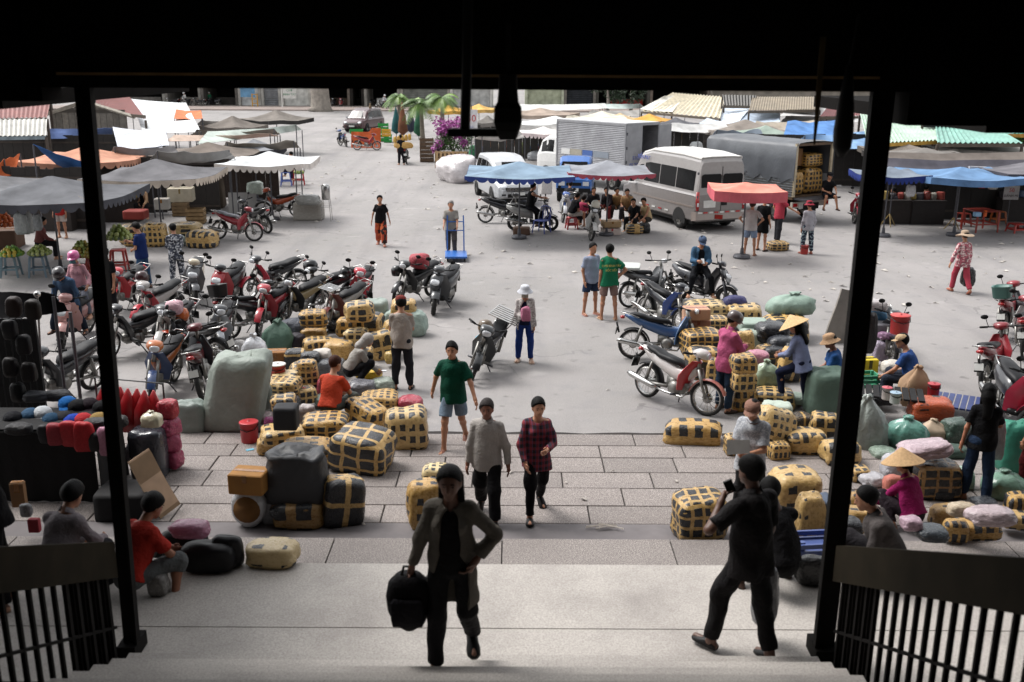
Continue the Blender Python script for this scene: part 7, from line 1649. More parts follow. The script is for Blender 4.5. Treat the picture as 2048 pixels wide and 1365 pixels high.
tj, hj_ = person('girl with long black hair in black tee carrying a clear bag', 1948, 1000, 1.56, -20, 'relax', (T_, '#141416'), (W, '#24334a'), hair='long', fem=True, z=.1, ra=(30, 14, 86, -6), la=(-4, 16, 6, 8), hand=True, skin='#a06a50')
o = ob('plastic_bag', soft('film', 1), None, hj_['r'] + Vector((.03, 0, -.26)), (0, 0, 0), (.12, .10, .30), hx('#a9a9ad')); tag(o, 'clear plastic bag held by the long haired girl', 'bag')
person('person in pink top at the right picture edge', 2056, 985, 1.56, 30, 'relax', (T_, '#a8506c'), (W, '#5c1f22'), z=.1, fem=True)
person('vendor in conical hat and magenta top sitting on the terrace', 1822, 1062, 1.55, 30, 'squat', (SH, '#94235e'), (W, '#2a2228'), hair='bun', hat=('conical', '#b08f66'), fem=True, z=.1, lean=20)
person('dark haired man in grey shirt sitting by the right railing', 0, 0, 1.64, 70, 'sit', (SH, '#4f4a49'), (W, '#29272a'), at=Vector((AD(1795, 1040, 8.15).x, 8.15, LZ)), seat=.12, shoes='#1c1817', lean=24, ll=(100, 12, -20, 8), rl=(104, 12, -24, 8))
person('barefoot person sitting low behind the right balusters', 0, 0, 1.58, 160, 'hunch', (T_, '#7d5a58'), ('capri', '#5c5450'), at=Vector((AD(2040, 1120, 7.9).x, 7.9, LZ)), shoes=None) if False else None
person('man in red tee crouching beside the left post', 262, 1192, 1.62, -35, 'hunch', (T_, '#9c2b22'), ('capri', '#5d5f60'), z=LZ, seat=.10, lean=26, skin='#8f5d45', la=(60, 6, 84, -16), ra=(56, 8, 78, -18), shoes='#2c2a2c')
person('man in pale grey shirt sitting behind the left railing', 0, 0, 1.66, -20, 'hunch', (SH, '#7d7679'), (W, '#232226'), at=Vector((AD(104, 1060, 7.9).x, 7.9, LZ)), seat=.15, lean=22)
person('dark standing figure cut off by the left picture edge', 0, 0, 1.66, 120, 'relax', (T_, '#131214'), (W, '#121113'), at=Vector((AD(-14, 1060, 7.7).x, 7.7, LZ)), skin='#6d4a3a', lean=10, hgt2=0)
# stall keepers and far people
person('seller in beige shirt sitting in front of the stacked cartons', 291, 442, 1.60, 182, 'sit2', (SH, '#a28468'), (W, '#1d1c1e'), seat=.5, open=True)
person('fruit seller in dusky red blouse seated at the left stall', 84, 524, 1.56, -60, 'sit', ('blouse', '#7a4a48'), (W, '#222024'), fem=True, hair='bun', seat=.45)
person('person in red top standing at the back of the fruit stall', 126, 476, 1.60, 180, 'relax', (T_, '#a82f2c'), ('shorts', '#b5a9a3'))
person('person in brown red shirt seated under the white scalloped parasol', 566, 372, 1.60, -80, 'sit2', (SH, '#8a4630'), (W, '#2a2436'), seat=.60)
person('person in pink checked shirt seated at the red table', 592, 362, 1.58, 60, 'sit2', (SH, '#b5727c'), (W, '#2c2a30'), seat=.55)
person('shopper in grey tee walking between the vegetable stalls', 1022, 318, 1.64, 0, 'walk', (T_, '#9c9aa3'), (W, '#1d1d20'))
q = G(1302, 330, 0); P9 = AD(1304, 300, 43.4)
person('bare armed man crouching inside the open box truck', 0, 0, 1.66, 150, 'squat', (T_, '#5c5c66'), (W, '#2a2426'), at=Vector((P9.x, 44.2, .87)), skin='#a86a4c')
person('person standing beside the loaded bottle motorbike', 803, 330, 1.62, 20, 'relax', (T_, '#1c1c20'), (W, '#1f1c20'), skin='#9a6a54')
person('cook in dark shirt seated inside the noodle stall', 1778, 440, 1.62, 170, 'sit2', (T_, '#6d3a34'), (W, '#26262a'), seat=.42); person('customer in grey shirt bent over inside the noodle stall', 1790, 446, 1.62, 60, 'sit', (T_, '#5c5a60'), (W, '#242428'), seat=.42); person('customer in white shirt seated right of the noodle stall pole', 1840, 440, 1.62, -60, 'sit', (T_, '#6c6a70'), (W, '#242428'), seat=.42)
for k, (px, py, c, hc2, lab, ps) in enumerate(((372, 213, '#bdbdbb', '#c2c2c2', 'far rider in white on a silver motorbike', 'ride'), (404, 213, '#2d2d30', '#c9c9c9', 'far rider with white helmet by the dark shop', 'ride'), (420, 212, '#2c7a58', '#b9bcb8', 'far rider in green jacket and white helmet', 'ride'), (546, 209, '#b8447c', '#b8447c', 'far person in a pink rain cape before the grey shutter', 'relax'), (768, 219, '#b9b9bd', '#b9b9bd', 'far rider in white shirt left of the palms', 'ride'),
        (738, 210, '#3d8fb8', '#2a2a2c', 'far person in bright blue by the black shop front', 'relax'), (660, 208, '#7d3c34', '#1c1c1e', 'far person in rust shirt right of the tree trunk', 'relax'), (1021, 207, '#2d3a6b', '#1c1c1e', 'far person in navy right of the loudspeaker', 'relax'))):
    person(lab, px, py, 1.62, 150 + 20 * k, ps, (SH, c), (W, '#2b2b30' if k != 3 else c), hat=('helmet', hc2) if ps == 'ride' or k == 3 else None, seat=.8 if ps == 'ride' else None)
# ================================================================== bales, sacks and bundles
# --- left heap on the terrace
bale('big checked bale with wide black squares tilted on the left terrace', 672, 850, 786, 953, .1, .8, -14, (1.7, 1.7, 1.9), .36, tilt=(6, 6))
bale('tall pale topped bale at the right end of the left heap', 776, 810, 854, 902, .1, .9, 8, (2.6, 2.6, 2.4), .6, pale=.25)
bale('checked bale in front of the coral red tee man', 610, 822, 696, 892, .1, .8, 4, (2.3, 2.3, 2.3), .5)
bale('long checked bale lying behind the big tilted one', 692, 798, 778, 866, .08, .6, -38, (2.2, 2.0, 1.8), .55, tilt=(0, 12))
bale('narrow gridded bale left of the red checked bag', 728, 778, 797, 832, .0, .9, 3, (2.6, 2.6, 2.4), .55)
lump('checked_bag', 'red plastic bag bundle behind the tall pale topped bale', 'bag', 'film', 796, 788, 846, 832, '#a8384a')
bale('flat bale under the shiny black box bale', 526, 845, 606, 893, .28, .8, 20, (2, 1.6, 1.2), .7)
lump('film_bale', 'shiny black film wrapped box bale with a white sheen on top', 'bale', 'carton', 551, 806, 598, 862, '#1c1d21', z=.62, ratio=.9)
bale('low yellow bale at the foot of the shiny black one', 518, 870, 566, 912, .1, .8, 12, (1, 1, 1), .85, full=.5)
bale('brown yellow bale behind the dark open sack', 566, 874, 664, 940, .1, .7, 5, (2, 2, 1.5), .6, brown=.2)
bale('black banded bale above the flat bale', 545, 786, 592, 828, .52, .9, 10, (1.2, 1.2, .8), .35)
bale('rounded checked bale behind the black banded bale', 538, 750, 600, 794, .3, .9, -8, (2.4, 2.4, 2), .5); bale('rounded bale with black patches at the left heap edge', 514, 735, 562, 778, .25, .9, 6, (1.8, 1.4, 1.4), .6)
bale('pale yellow bale between the rounded bales', 548, 740, 596, 770, .4, .8, 0, (1, 1, 1), .8, pale=.3, full=.5); bale('checked round bale in the middle of the left heap', 584, 722, 637, 782, .1, .9, 15, (2.2, 2.2, 2), .5)
bale('bale with black squares behind the coral red tee man', 588, 770, 632, 810, .1, .9, 24, (2.1, 2, 1.8), .45); bale('small banded bale near the shiny grey bundle', 596, 718, 632, 742, .6, .9, 0, (2, 1, 1), .5)
t_ = pail('white lidded tub with a red band in the left heap', 541, 724, 573, 762, '#b03a34', z=.45, lid='#d4cfca', cat='tub', name='tub')
carton('brown carton left of the black banded bale', 533, 698, 575, 740, '#8a5d2e', z=.1); bale('black bale with a single yellow band by the brown carton', 572, 696, 613, 742, .1, .8, 6, (.5, .6, .5), .25, full=.9)
sack('bulky white plastic sack standing left of the brown carton', 484, 664, 537, 742, '#d3d5da', ratio=.8, top='gather', m=film, seed=3, name='plastic_sack')
lump('plastic_bag', 'clear bag of white goods leaning on the white sack', 'bag', 'film', 466, 678, 496, 722, '#aeaaa8')
sack('dark green sack with a pointed tied top', 528, 636, 588, 708, '#4f6a5c', top='peak', seed=4); lump('plastic_sack', 'dark slate sack behind the dark green sack', 'sack', 'bag', 562, 634, 612, 684, '#4c4f58'); lump('cloth_bundle', 'black bundle with pink scraps beside the dark green sack', 'bundle', 'bag', 580, 664, 614, 704, '#26202a')
bale('upper bale of the pair next to the rusty brown motorbike', 602, 617, 654, 657, .38, .9, 10, (1.9, 1.9, 1.4), .45); bale('lower plain yellow bale of the pair', 602, 650, 653, 684, .0, .9, 6, (1, 1, 1), .85, full=.45)
bale('long low bale with a row of black squares', 610, 672, 668, 714, .0, .7, 14, (2.8, 1.6, 1), .55); bale('plain yellow bale behind the hooded person', 652, 678, 704, 724, .0, .9, -12, (1, 1, 1), .85, full=.42)
bale('topmost black squared bale of the rear heap', 692, 600, 748, 646, .62, .9, 8, (1.7, 1.7, 1.5), .42); bale('small round bale left in the rear heap', 676, 633, 714, 676, .2, .9, 0, (1.3, 1.3, 1.2), .55)
bale('black bale with a yellow cross in the rear heap', 714, 624, 766, 672, .22, .9, -10, (.9, .9, .9), .3); bale('tall bale with black flank leaning behind the grey tee man', 736, 658, 794, 722, .0, .7, 12, (1.3, 1.3, 1.0), .45, tilt=(0, -10))
bale('plain yellow bale leaning on the grey tee man\'s side', 766, 640, 806, 704, .1, .6, 25, (1, 1, 1), .9, full=.42, tilt=(0, 14)); bale('pale bale above the hooded person', 692, 654, 738, 694, .1, .9, 0, (2, 2, 1.5), .5, pale=.4)
bale('upright bale right of the hooded person', 712, 690, 748, 740, .0, .9, 4, (2.2, 2.2, 2), .6); bale('wedge shaped bale under the yellow cross bale', 690, 640, 735, 690, .0, .9, 9, (2, 2, 2), .5)
sack('grey green sack behind the topmost rear bale', 728, 597, 779, 660, '#97a39c', top='flat', seed=2, yaw=10); bale('bale with black squares in front of the grey tee man', 784, 596, 832, 640, .35, .9, 4, (1.5, 1.5, 1.3), .6); lump('woven_sack', 'pale green woven sack right of the grey tee man', 'sack', 'bag', 806, 618, 856, 676, '#9dafa6', group='woven market sacks'); lump('woven_sack', 'pale green woven sack left of the grey tee man', 'sack', 'bag', 768, 618, 806, 664, '#a0b0a8', group='woven market sacks')
lump('film_bundle', 'shiny grey film bundle under the hooded person', 'bundle', 'film', 634, 712, 694, 762, '#55575c'); lump('plastic_bag', 'white printed bag in front of the hooded person', 'bag', 'bag', 626, 695, 664, 724, '#cbc3bb', z=.28)
bag_ = lump('plastic_bag', 'bright yellow plastic bag on the asphalt', 'bag', 'film', 712, 735, 764, 760, '#d0aa1e', ratio=.6); lump('plastic_bag', 'white and black plastic bag right of the coral red tee man', 'bag', 'film', 698, 756, 752, 802, '#67666c'); lump('plastic_bag', 'crumpled pale green plastic by the narrow gridded bale', 'bag', 'film', 744, 752, 792, 786, '#9aa598')
lump('red_bag', 'red and grey bag behind the coral red tee man', 'bag', 'bag', 636, 746, 686, 800, '#9c3f4c'); lump('plastic_bag', 'round red plastic bag by the rounded checked bale', 'bag', 'film', 596, 772, 618, 808, '#b2392f', z=.1)
for k, (x0, y0, x1, y1, c, lab) in enumerate(((508, 822, 548, 852, '#b9a7a8', 'pinkish clear bag right of the red bucket'), (530, 832, 556, 872, '#a03a7a', 'magenta bag right of the red bucket'), (598, 806, 632, 852, '#b9b0ae', 'clear plastic bag behind the checked bale'), (770, 700, 800, 730, '#b79a58', 'folded yellow sheet at the feet of the grey tee man'))): lump('plastic_bag', lab, 'bag', 'film', x0, y0, x1, y1, c, z=.08)
def roll(label, pts, r0, r1, c, m=sackm, name='wrapped_roll', cat='roll', flat=.85, seed=1):
    a, b = Vector(pts[0]), Vector(pts[1]); t_ = (b - a).normalized(); u = t_.cross(Vector((0, 1, 0))).normalized(); v = u.cross(t_); g = MB(); rs = []; cen = Vector((a.x, a.y, 0))
    for s_, q in ((0, .55), (.01, .86), (.05, 1), (.3, 1.02), (.6, 1), (.93, .96), (.98, .86), (1, .5)):
        c0 = a.lerp(b, s_) - cen; rr = (r0 + (r1 - r0) * s_) * q; rs.append([c0 + (u * math.cos(w_) + v * math.sin(w_) * flat) * rr * (1 + .07 * noise.noise(Vector((math.cos(w_) * 1.5, math.sin(w_) * 1.5, s_ * 3 + seed)))) for w_ in [2 * math.pi * j / 22 for j in range(22)]])
    g.rings(rs); o = g.obj(name, m, None, True, loc=cen, color=hx(c)); return tag(o, label, cat)
sack('tall pale green wrapped roll leaning beside the red bucket', 404, 700, 524, 870, '#8f9890', z=.06, top='flat', ratio=.75, seed=5, lean=.22, name='wrapped_roll', group=None, cat='roll')
sack('low grey green sack left of the tall pale roll', 352, 798, 414, 874, '#7f8a84', z=.05, top='flat', seed=6); lump('plastic_sheet', 'folded grey green sheet right of the tall pale roll', 'plastic sheet', 'film', 512, 764, 546, 822, '#7b857f', z=.2, ratio=.7)
pail('red lidded bucket with black handle beside the tall pale roll', 482, 838, 519, 890, '#b03238', z=.1, lid='#b9363c')
# --- front heap
A_ = G(495, 1062, .1); roll('white wrapped roll with brown cardboard end', [A_ + Vector((-.02, .05, .24)), A_ + Vector((.12, .85, .24))], .245, .24, '#c3c4c6', m=film)
g = MB(); g.lathe([(.001, -.045), (.15, -.045), (.165, -.03), (.16, .02)], n=18); o = g.obj('roll_end', card, None, True, loc=A_ + Vector((.0, .04, .25)), rot=(R(-90), 0, 0), color=hx('#7d5526')); o.rotation_euler = (R(90), 0, 0)
tag(o, 'brown cardboard disc closing the white wrapped roll', 'disc')
carton('brown tape wrapped carton left of the dark open sack', 466, 934, 538, 992, '#9b6c30', z=.56, ratio=.75, yaw=-8)
sack('large dark grey sack with crumpled open top', 532, 888, 662, 1020, '#3c3d40', z=.34, ratio=.75, top='open', seed=7); bale('brown black bale beneath the dark open sack', 552, 990, 650, 1062, .1, .7, 4, (1.2, 1.2, .7), .55, brown=.5)
bale('narrow black bale with yellow top right of the dark open sack', 652, 948, 728, 1056, .1, .7, 20, (.6, .6, .9), .28, full=.78, tilt=(0, 8)); lump('film_bundle', 'grey plastic bundle behind the white wrapped roll', 'bundle', 'film', 524, 990, 560, 1052, '#8d9094', z=.1)
bale('yellow brown cap bale on the narrow black bale', 655, 948, 702, 990, .5, .8, 12, (1, 1, 1), .85, full=.5)
bale('tall yellow bale half hidden by the silhouetted woman', 818, 955, 890, 1062, .1, .8, 6, (1.4, 1.4, 1.8), .75, full=.6); bale('white and yellow bale behind the silhouetted woman', 846, 925, 900, 990, .1, .8, 0, (2, 2, 1.6), .6, pale=.6)
for k, (x, y, s_, z, kd, c, lab) in enumerate(((648, 690, 17, .0, 'film', '#1b1c20', 'small black film bag between the bale pair and the long low bale'), (668, 650, 16, .05, 'film', '#202126', 'black film bag behind the left edge of the rear heap'), (578, 806, 18, .2, 'film', '#1c1c20', 'black film bag under the rounded bales by the red plastic bag'), (652, 802, 16, .05, 'bag', '#8d9a90', 'grey green bag tucked behind the coral red tee man'), (690, 790, 16, .05, 'film', '#2a2b30', 'dark film bag below the hooded person'),
        (762, 700, 17, .05, 'film', '#1d1d21', 'black film bag at the foot of the leaning tall bale'), (528, 800, 18, .1, 'bag', '#93a097', 'pale green bag between the tall roll and the rounded bales'), (622, 716, 15, .3, 'film', '#222328', 'black film bag over the long low bale end'), (700, 845, 17, .1, 'film', '#26272b', 'dark film bag behind the big tilted left bale'), (1450, 706, 16, .2, 'film', '#1e1f23', 'black film bag beside the checked bale and the pink shirt man'), (1538, 752, 18, .1, 'film', '#1b1c20', 'black film bag above the bale under the raised foot'),
        (1590, 800, 17, .05, 'bag', '#8c9b8f', 'grey green bag right of the raised foot bale'), (1548, 706, 16, .3, 'film', '#23242a', 'dark film bag on top of the small middle bale'), (1758, 800, 17, .1, 'film', '#202126', 'dark film bag beside the low black table'), (1838, 902, 18, .1, 'film', '#51625a', 'dull green film bag beside the white paper peak'), (1905, 905, 20, .1, 'bag', '#3f5148', 'dark green bag left of the long haired girl'), (1742, 962, 20, .1, 'film', '#b2b0b4', 'clear film bag left of the white plastic sack'), (1880, 990, 18, .1, 'film', '#26272b', 'black film bag right of the magenta vendor'), (1716, 950, 20, .1, 'bale', '#000000', 'small bale between the right post and the white plastic sack'), (1966, 1012, 18, .1, 'film', '#33363c', 'dark film bag below the tied green sack'))):
    if kd == 'bale': bale(lab, x - s_, y - s_, x + s_, y + s_ * .8, z, .9, 9, (1.6, 1.4, 1.2), .5)
    else: lump('plastic_sack', lab, 'sack', kd, x - s_ * 1.3, y - s_, x + s_ * 1.3, y + s_ * .8, c, z=z)
# --- by the left post
def black_bag(lab, x0, y0, x1, y1, c='#151417', z=LZ): return lump('duffel_bag', lab, 'bag', 'duffel', x0, y0, x1, y1, c, z=z, ratio=.5)
black_bag('black duffel bag with zip nearest the landing edge', 366, 1076, 476, 1152); black_bag('black duffel bag at the right end of the pile', 424, 1066, 490, 1140, '#19181b'); black_bag('shiny black bag under the pink package', 326, 1052, 420, 1128, '#121214'); black_bag('upright black rolled bag beside the red tee man', 300, 1070, 334, 1118, '#101012')
lump('package', 'clear package with pink pattern on the black bags', 'package', 'film', 344, 1046, 422, 1082, '#a86a86', z=LZ + .36, ratio=.6); 
o = bale('red and white taped parcel on the landing edge', 499, 1075, 596, 1140, LZ, .7, -4, (1.0, 1, .6), .8, pale=.6, brown=.2, full=.5); o.name = 'taped_parcel'; o['group'] = ''; del o['group']; o['category'] = 'parcel'
lump('plastic_bag', 'grey plastic bag beside the red tee man\'s hip', 'bag', 'film', 300, 1140, 340, 1196, '#85827f', z=LZ)
sack('tall black sack covered with clear film by the left post', 268, 852, 338, 965, '#3b3d44', z=.1, top='flat', m=film, seed=8, name='plastic_sack'); sack('white bag with yellow print on the film covered sack', 284, 818, 326, 858, '#c5bda3', z=1.05, top='gather', m=film, seed=9, name='plastic_sack')
lump('film_bundle', 'crumpled clear film bundle by the left post', 'bundle', 'film', 256, 880, 296, 930, '#8f9096', z=.3)
p0, p1, w_ = G(276, 911, .85), G(336, 1017, .18), Vector((.075, .15, .03)); A_ = [p0 - w_, p0 + w_, p1 + w_, p1 - w_]; cen = sum(A_, Vector()) / 4
t = thing('cardboard_sheet', 'flattened pale cardboard box leaning against the stall table', 'cardboard', cen)
for k in (0, 1, 2): g = MB(); o_ = Vector((.012 * k, 0, -.022 * k)); g.slab([[A_[0].lerp(A_[3], v) - cen + o_ - Vector((0, 0, .03 * math.sin(v * 3.14))) for v in (0, .33, .66, 1)], [A_[1].lerp(A_[2], v) - cen + o_ - Vector((0, 0, .03 * math.sin(v * 3.14))) for v in (0, .33, .66, 1)]], .012); g.obj('flap', card, t, color=hx('#b99b80' if k == 0 else '#8d7358'))
# stall table with caps and bags
y0_, y1_ = 11.6, 12.4; xr = AD(245, 900, 12.4).x
t = thing('stall_table', 'dark cloth covered stall table heaped with caps at the left', 'table', ((xr - 7.6) * .5, 12.0, .1)); bx = t.location.x
dkc = mat('black_cloth', '#0f0e10', .9, .3, 4, bump=.3)
MB().box((0, 0, .93), (2 * (xr - bx), y1_ - y0_, .05)).obj('table_top', dkc, t)
P = []
for v in (0, .5, 1): P.append([(bx * 0 - (xr - bx) + 2 * (xr - bx) * u / 24, -(y1_ - y0_) / 2 - .03 - .05 * v * abs(math.sin(u * 1.3)), .93 - .92 * v) for u in range(25)])
MB().slab(P, .01).obj('table_skirt', dkc, t, True)
P = [[((xr - bx) + .02 + .04 * v * abs(math.sin(u * 1.7)), -(y1_ - y0_) / 2 + (y1_ - y0_) * u / 12, .93 - .92 * v) for u in range(13)] for v in (0, .5, 1)]
MB().slab(P, .01).obj('side_skirt', dkc, t, True)
def cap_(label, px, py, z, c, r=.12):
    p = G(px, py, z); h_ = thing('cap', label, 'cap', p, R(random.uniform(140, 220)), 'caps on the stall table')
    g = MB(); g.lathe([(r, 0), (r * 1.02, .03), (r * .9, .08), (r * .55, .115), (.001, .125)], n=14, sy=1.1); g.obj('crown', cloth, h_, True, color=hx(c)); g = MB(); g.slab([[(-.09, .09, .01), (0, .13, .02), (.09, .09, .01)], [(-.08, .15, -.01), (0, .21, .0), (.08, .15, -.01)]], .006); g.obj('brim', cloth, h_, True, color=hx(c))
for px, py, z, c, lab in ((62, 836, 1.02, '#35506a', 'slate blue cap with white stripe leftmost on the stall table'), (86, 832, 1.04, '#b7bbbf', 'white cap beside the slate blue one'), (104, 846, 1.0, '#23415a', 'dark teal cap at the front of the table'), (128, 842, 1.0, '#2a2a2e', 'charcoal cap between teal and royal blue caps'), (148, 848, 1.0, '#1f3f9c', 'royal blue cap beside the red cap'), (168, 846, 1.02, '#a42a30', 'red cap in the front row'), (198, 845, 1.02, '#8d7444', 'mustard cap in the front row near the post'),
        (136, 812, 1.06, '#2264a8', 'bright blue cap at the back of the table'), (156, 818, 1.05, '#19191c', 'black cap right of the bright blue one'), (180, 815, 1.05, '#241c22', 'plum black cap in the back row'), (205, 820, 1.05, '#151518', 'glossy black cap nearest the post'), (222, 838, 1.02, '#26221f', 'dark brown cap touching the post'), (26, 842, 1.02, '#1d1e22', 'dark cap at the left end of the table')): cap_(lab, px, py, z, c)
for px, y0, y1, wd, c, lab in ((112, 850, 888, 30, '#8d2a34', 'wine red handbag hanging from the table front'), (140, 846, 890, 34, '#a8252c', 'red handbag with white stitching hanging from the table front'), (168, 848, 900, 34, '#b0282e', 'bright red handbag in the middle of the table front'), (214, 858, 908, 30, '#b07a90', 'pink bag hanging by the left post'), (192, 868, 900, 22, '#1b1a1c', 'black bag hanging left of the pink one'), (90, 852, 884, 20, '#1d1c20', 'black pouch hanging left of the wine red bag')):
    p = AD(px, (y0 + y1) / 2, 11.45); k_ = MPP(p); tag(ob('handbag', soft('duffel', px % 5), None, p, (0, 0, R(px % 17 - 8)), (wd * k_ * .62, .07, (y1 - y0) * k_ * .62), hx(c)), lab, 'bag', 'handbags hanging on the stall')
lump('covered_crate', 'crate under black cloth behind the leaning cardboard', 'crate', 'carton', 205, 962, 312, 1046, '#0f0e10', z=.1, ratio=.8)
for k, (px, py, c, lab) in enumerate(((40, 868, '#17161a', 'black folded cloth at the front of the stall table'), (232, 852, '#1a1718', 'black folded shirt at the right table end'), (118, 800, '#202127', 'dark folded trousers at the back of the table'), (196, 858, '#191a1f', 'charcoal folded shirt in the middle of the table'), (76, 802, '#26282e', 'slate folded cloth at the back of the table'))): lump('folded_cloth', lab, 'cloth', 'bag', px - 26, py - 14, px + 26, py + 6, c, z=1.03, ratio=.6)
# red bags on a wire rack
L_ = AD(206, 900, 12.7); Rr = AD(338, 900, 12.7); cx = (L_.x + Rr.x) / 2; hw = (Rr.x - L_.x) / 2
t = thing('display_rack', 'black wire display rack hung with red bags', 'rack', (cx, 12.7, .1)); blkm = mat('rack_black', '#131314', .5)
g = MB(); g.tube([(-hw, 0, .0), (-hw, 0, 1.28), (hw, 0, 1.20), (hw, 0, 0)], .014, 6); g.obj('frame_tube', blkm, t)
g = MB(); g.tube([(-hw, 0, .9), (hw, 0, .86)], .011, 5); g.obj('middle_rail', blkm, t)
g = MB(); g.tube([(hw, -.22, .01), (hw, 0, .05), (hw + .02, .22, .01)], .014, 6); g.tube([(hw + .10 + .05 * math.cos(q) * (1 - q / 9), 0, .09 + .05 * math.sin(q) * (1 - q / 9)) for q in [k * .7 for k in range(9)]], .008, 5); g.obj('scroll_foot', blkm, t)
for k in range(7):
    x = cx - hw + .14 + k * (2 * hw - .2) / 6.4; h_ = .62; g = MB()
    g.rings([[(px_, py_, z_) for px_, py_ in ((-w_, -d_), (w_, -d_), (w_, d_), (-w_, d_))] for w_, d_, z_ in ((.04, .02, -h_), (.11, .05, -h_ * .8), (.12, .05, -h_ * .45), (.07, .03, -.14), (.012, .01, 0))])
    o = g.obj('red_bag', mat('red_vinyl', '#b01f26', .35, .2, 6), None, True, loc=(x, 12.62 - .03 * (k % 2), 1.30 - .012 * k), rot=(0, R(6), R(8))); tag(o, 'glossy red net bag hanging on the black rack, %s from the left post' % ('first', 'second', 'third', 'fourth', 'fifth', 'sixth', 'seventh')[k], 'bag', 'red bags on the wire rack')
for k in range(4): 
    o = ob('pink_bag', soft('film', k), None, (cx + hw + .08, 12.6, .98 - .24 * k), (0, 0, k), (.13, .12, .13), hx('#b0486a' if k else '#b02838')); tag(o, ('red ball shaped bag at the top of the rack end', 'pink ball shaped bag second down the rack end', 'pink ball shaped bag third down the rack end', 'pink ball shaped bag lowest on the rack end')[k], 'bag', 'pink bags at the end of the rack')
# dark awning and hanging goods of the near left stall
tarp('black awning of the cap stall at the left edge', [(-60, 645, 2.05), (140, 622, 2.1), (106, 590, 2.35), (-60, 572, 2.45)], '#131214', sag=.05)
p = G(88, 880, .1); p.y = 13.2; q = AD(75, 595, 13.2); t = thing('lamp_pole', 'thin pale pole with a round silver lamp at the cap stall', 'pole', (AD(84, 850, 13.2).x, 13.2, .1)); g = MB(); g.tube([(0, 0, 0), (q.x - t.location.x, 0, q.z - .1)], .014, 6); g.obj('pole', alloy, t); g = MB(); g.ball((q.x - t.location.x, 0, q.z - .06), .05, 12, 8); g.obj('lamp_globe', chrome, t, True)
wl = AD(-40, 850, 12.95).x; wr_ = AD(92, 850, 12.95).x
t = thing('stall_shade_slats', 'black slats standing in for shade behind the cap table', 'screen', ((wl + wr_) / 2, 13.05, .1)); nsl = 10
for k in range(nsl): MB().box((-(wr_ - wl) / 2 + (wr_ - wl) * (k + .5) / nsl, 0, 1.0), ((wr_ - wl) / nsl - .02, .05, 2.0)).obj('slat', dkc, t)  # slats added to fill the shaded back of the stall with black
random.seed(21)
for k, (px, py, c, lab) in enumerate(((20, 660, '#131316', 'dark jacket hung high in the cap stall'), (48, 690, '#100f12', 'black bag hung in the cap stall'), (22, 735, '#151213', 'dark bag with faint print in the cap stall'), (58, 745, '#141010', 'brown black bag hung in the cap stall'), (36, 785, '#0f1012', 'black rucksack low in the cap stall'), (66, 620, '#1c1712', 'dark brown strap bag hung under the black awning'), (28, 615, '#211512', 'small brown pouch under the black awning'))):
    p = AD(px, py, 12.75); o = ob('hanging_bag', soft('duffel', k), None, p, (0, 0, 0), (.10, .07, .14), hx(c)); tag(o, lab, 'bag', 'dark goods in the cap stall')
carton('brown carton standing at the left edge by the dark figure', 28, 962, 54, 1016, '#7d5b39', z=LZ - .3, ratio=.6); lump('plastic_bag', 'white and black bag by the seated pale shirt man', 'bag', 'film', 42, 1008, 66, 1036, '#77777b', z=LZ, ratio=.6); o = lump('box', 'red flat box at the left edge', 'box', 'carton', 60, 1038, 82, 1066, '#8d2430', z=LZ, ratio=.6)
# --- right heap
bale('elongated bale with black top squares alone on the terrace edge', 1331, 838, 1438, 897, .06, .5, -6, (2.0, .8, .4), .6, full=.62); 
bale('big tilted bale with narrow black stripes behind the capped reader', 1492, 808, 1580, 908, .1, .8, 32, (2.6, 3.4, 2.6), .62, pale=.25, tilt=(-10, 22)); sack('white green sack behind the big tilted bale', 1520, 802, 1580, 862, '#b6c2b6', z=.25, top='flat', seed=11)
bale('small bale left of the capped reader\'s shoulder', 1448, 866, 1484, 914, .1, .8, 0, (2, 2, 2), .5); bale('bale with bold black crosswise bands at the terrace edge', 1568, 853, 1646, 912, .1, .8, 5, (2.2, .5, .4), .5, full=.6); bale('small banded bale beneath the big tilted bale', 1535, 880, 1575, 922, .1, .8, 10, (2.2, 2.2, 1), .5)
bale('round black bale with one yellow stripe', 1584, 824, 1622, 860, .1, .9, 0, (.5, 9, 9), .2, full=.95); bale('bale with big black patches left of the right post', 1618, 822, 1672, 884, .1, .8, -12, (1.6, 1.6, 1.2), .45); bale('black striped bale at the foot of the right post', 1642, 874, 1714, 934, .1, .8, 0, (1.4, .6, .6), .4)
for k, (a, b) in enumerate(((770, 826), (735, 785), (705, 750))): bale(('lowest bale of the upright stack by the pink shirt man', 'middle bale of the upright stack by the pink shirt man', 'top bale of the upright stack by the pink shirt man')[k], 1462, a, 1508, b, .0 + .46 * k, .9, 5 + 3 * k, (1.7, 1.7, 1.3), .55)
sack('pale green plastic bag with open mouth beside the upright stack', 1503, 716, 1558, 782, '#8f9f86', z=.2, top='gather', m=film, seed=12); lump('plastic_bag', 'pink and white plastic bag above the pale green bag', 'bag', 'film', 1492, 698, 1535, 730, '#b8788a', z=.55)
bale('checked bale under the lavender woman\'s raised foot', 1508, 772, 1584, 824, .0, .8, -10, (2.2, 2.0, 1.4), .4)
bale('checked bale below the pink cartons', 1362, 654, 1440, 718, .2, .8, 4, (2.6, 2.6, 2), .45); bale('black bale under the checked bale at the motorbikes', 1372, 690, 1440, 760, .0, .8, 0, (1, 1, .8), .3); bale('tall leaning bale left of the pink shirt man', 1412, 715, 1448, 772, .0, .8, -14, (1.6, 1.6, 1.6), .5)
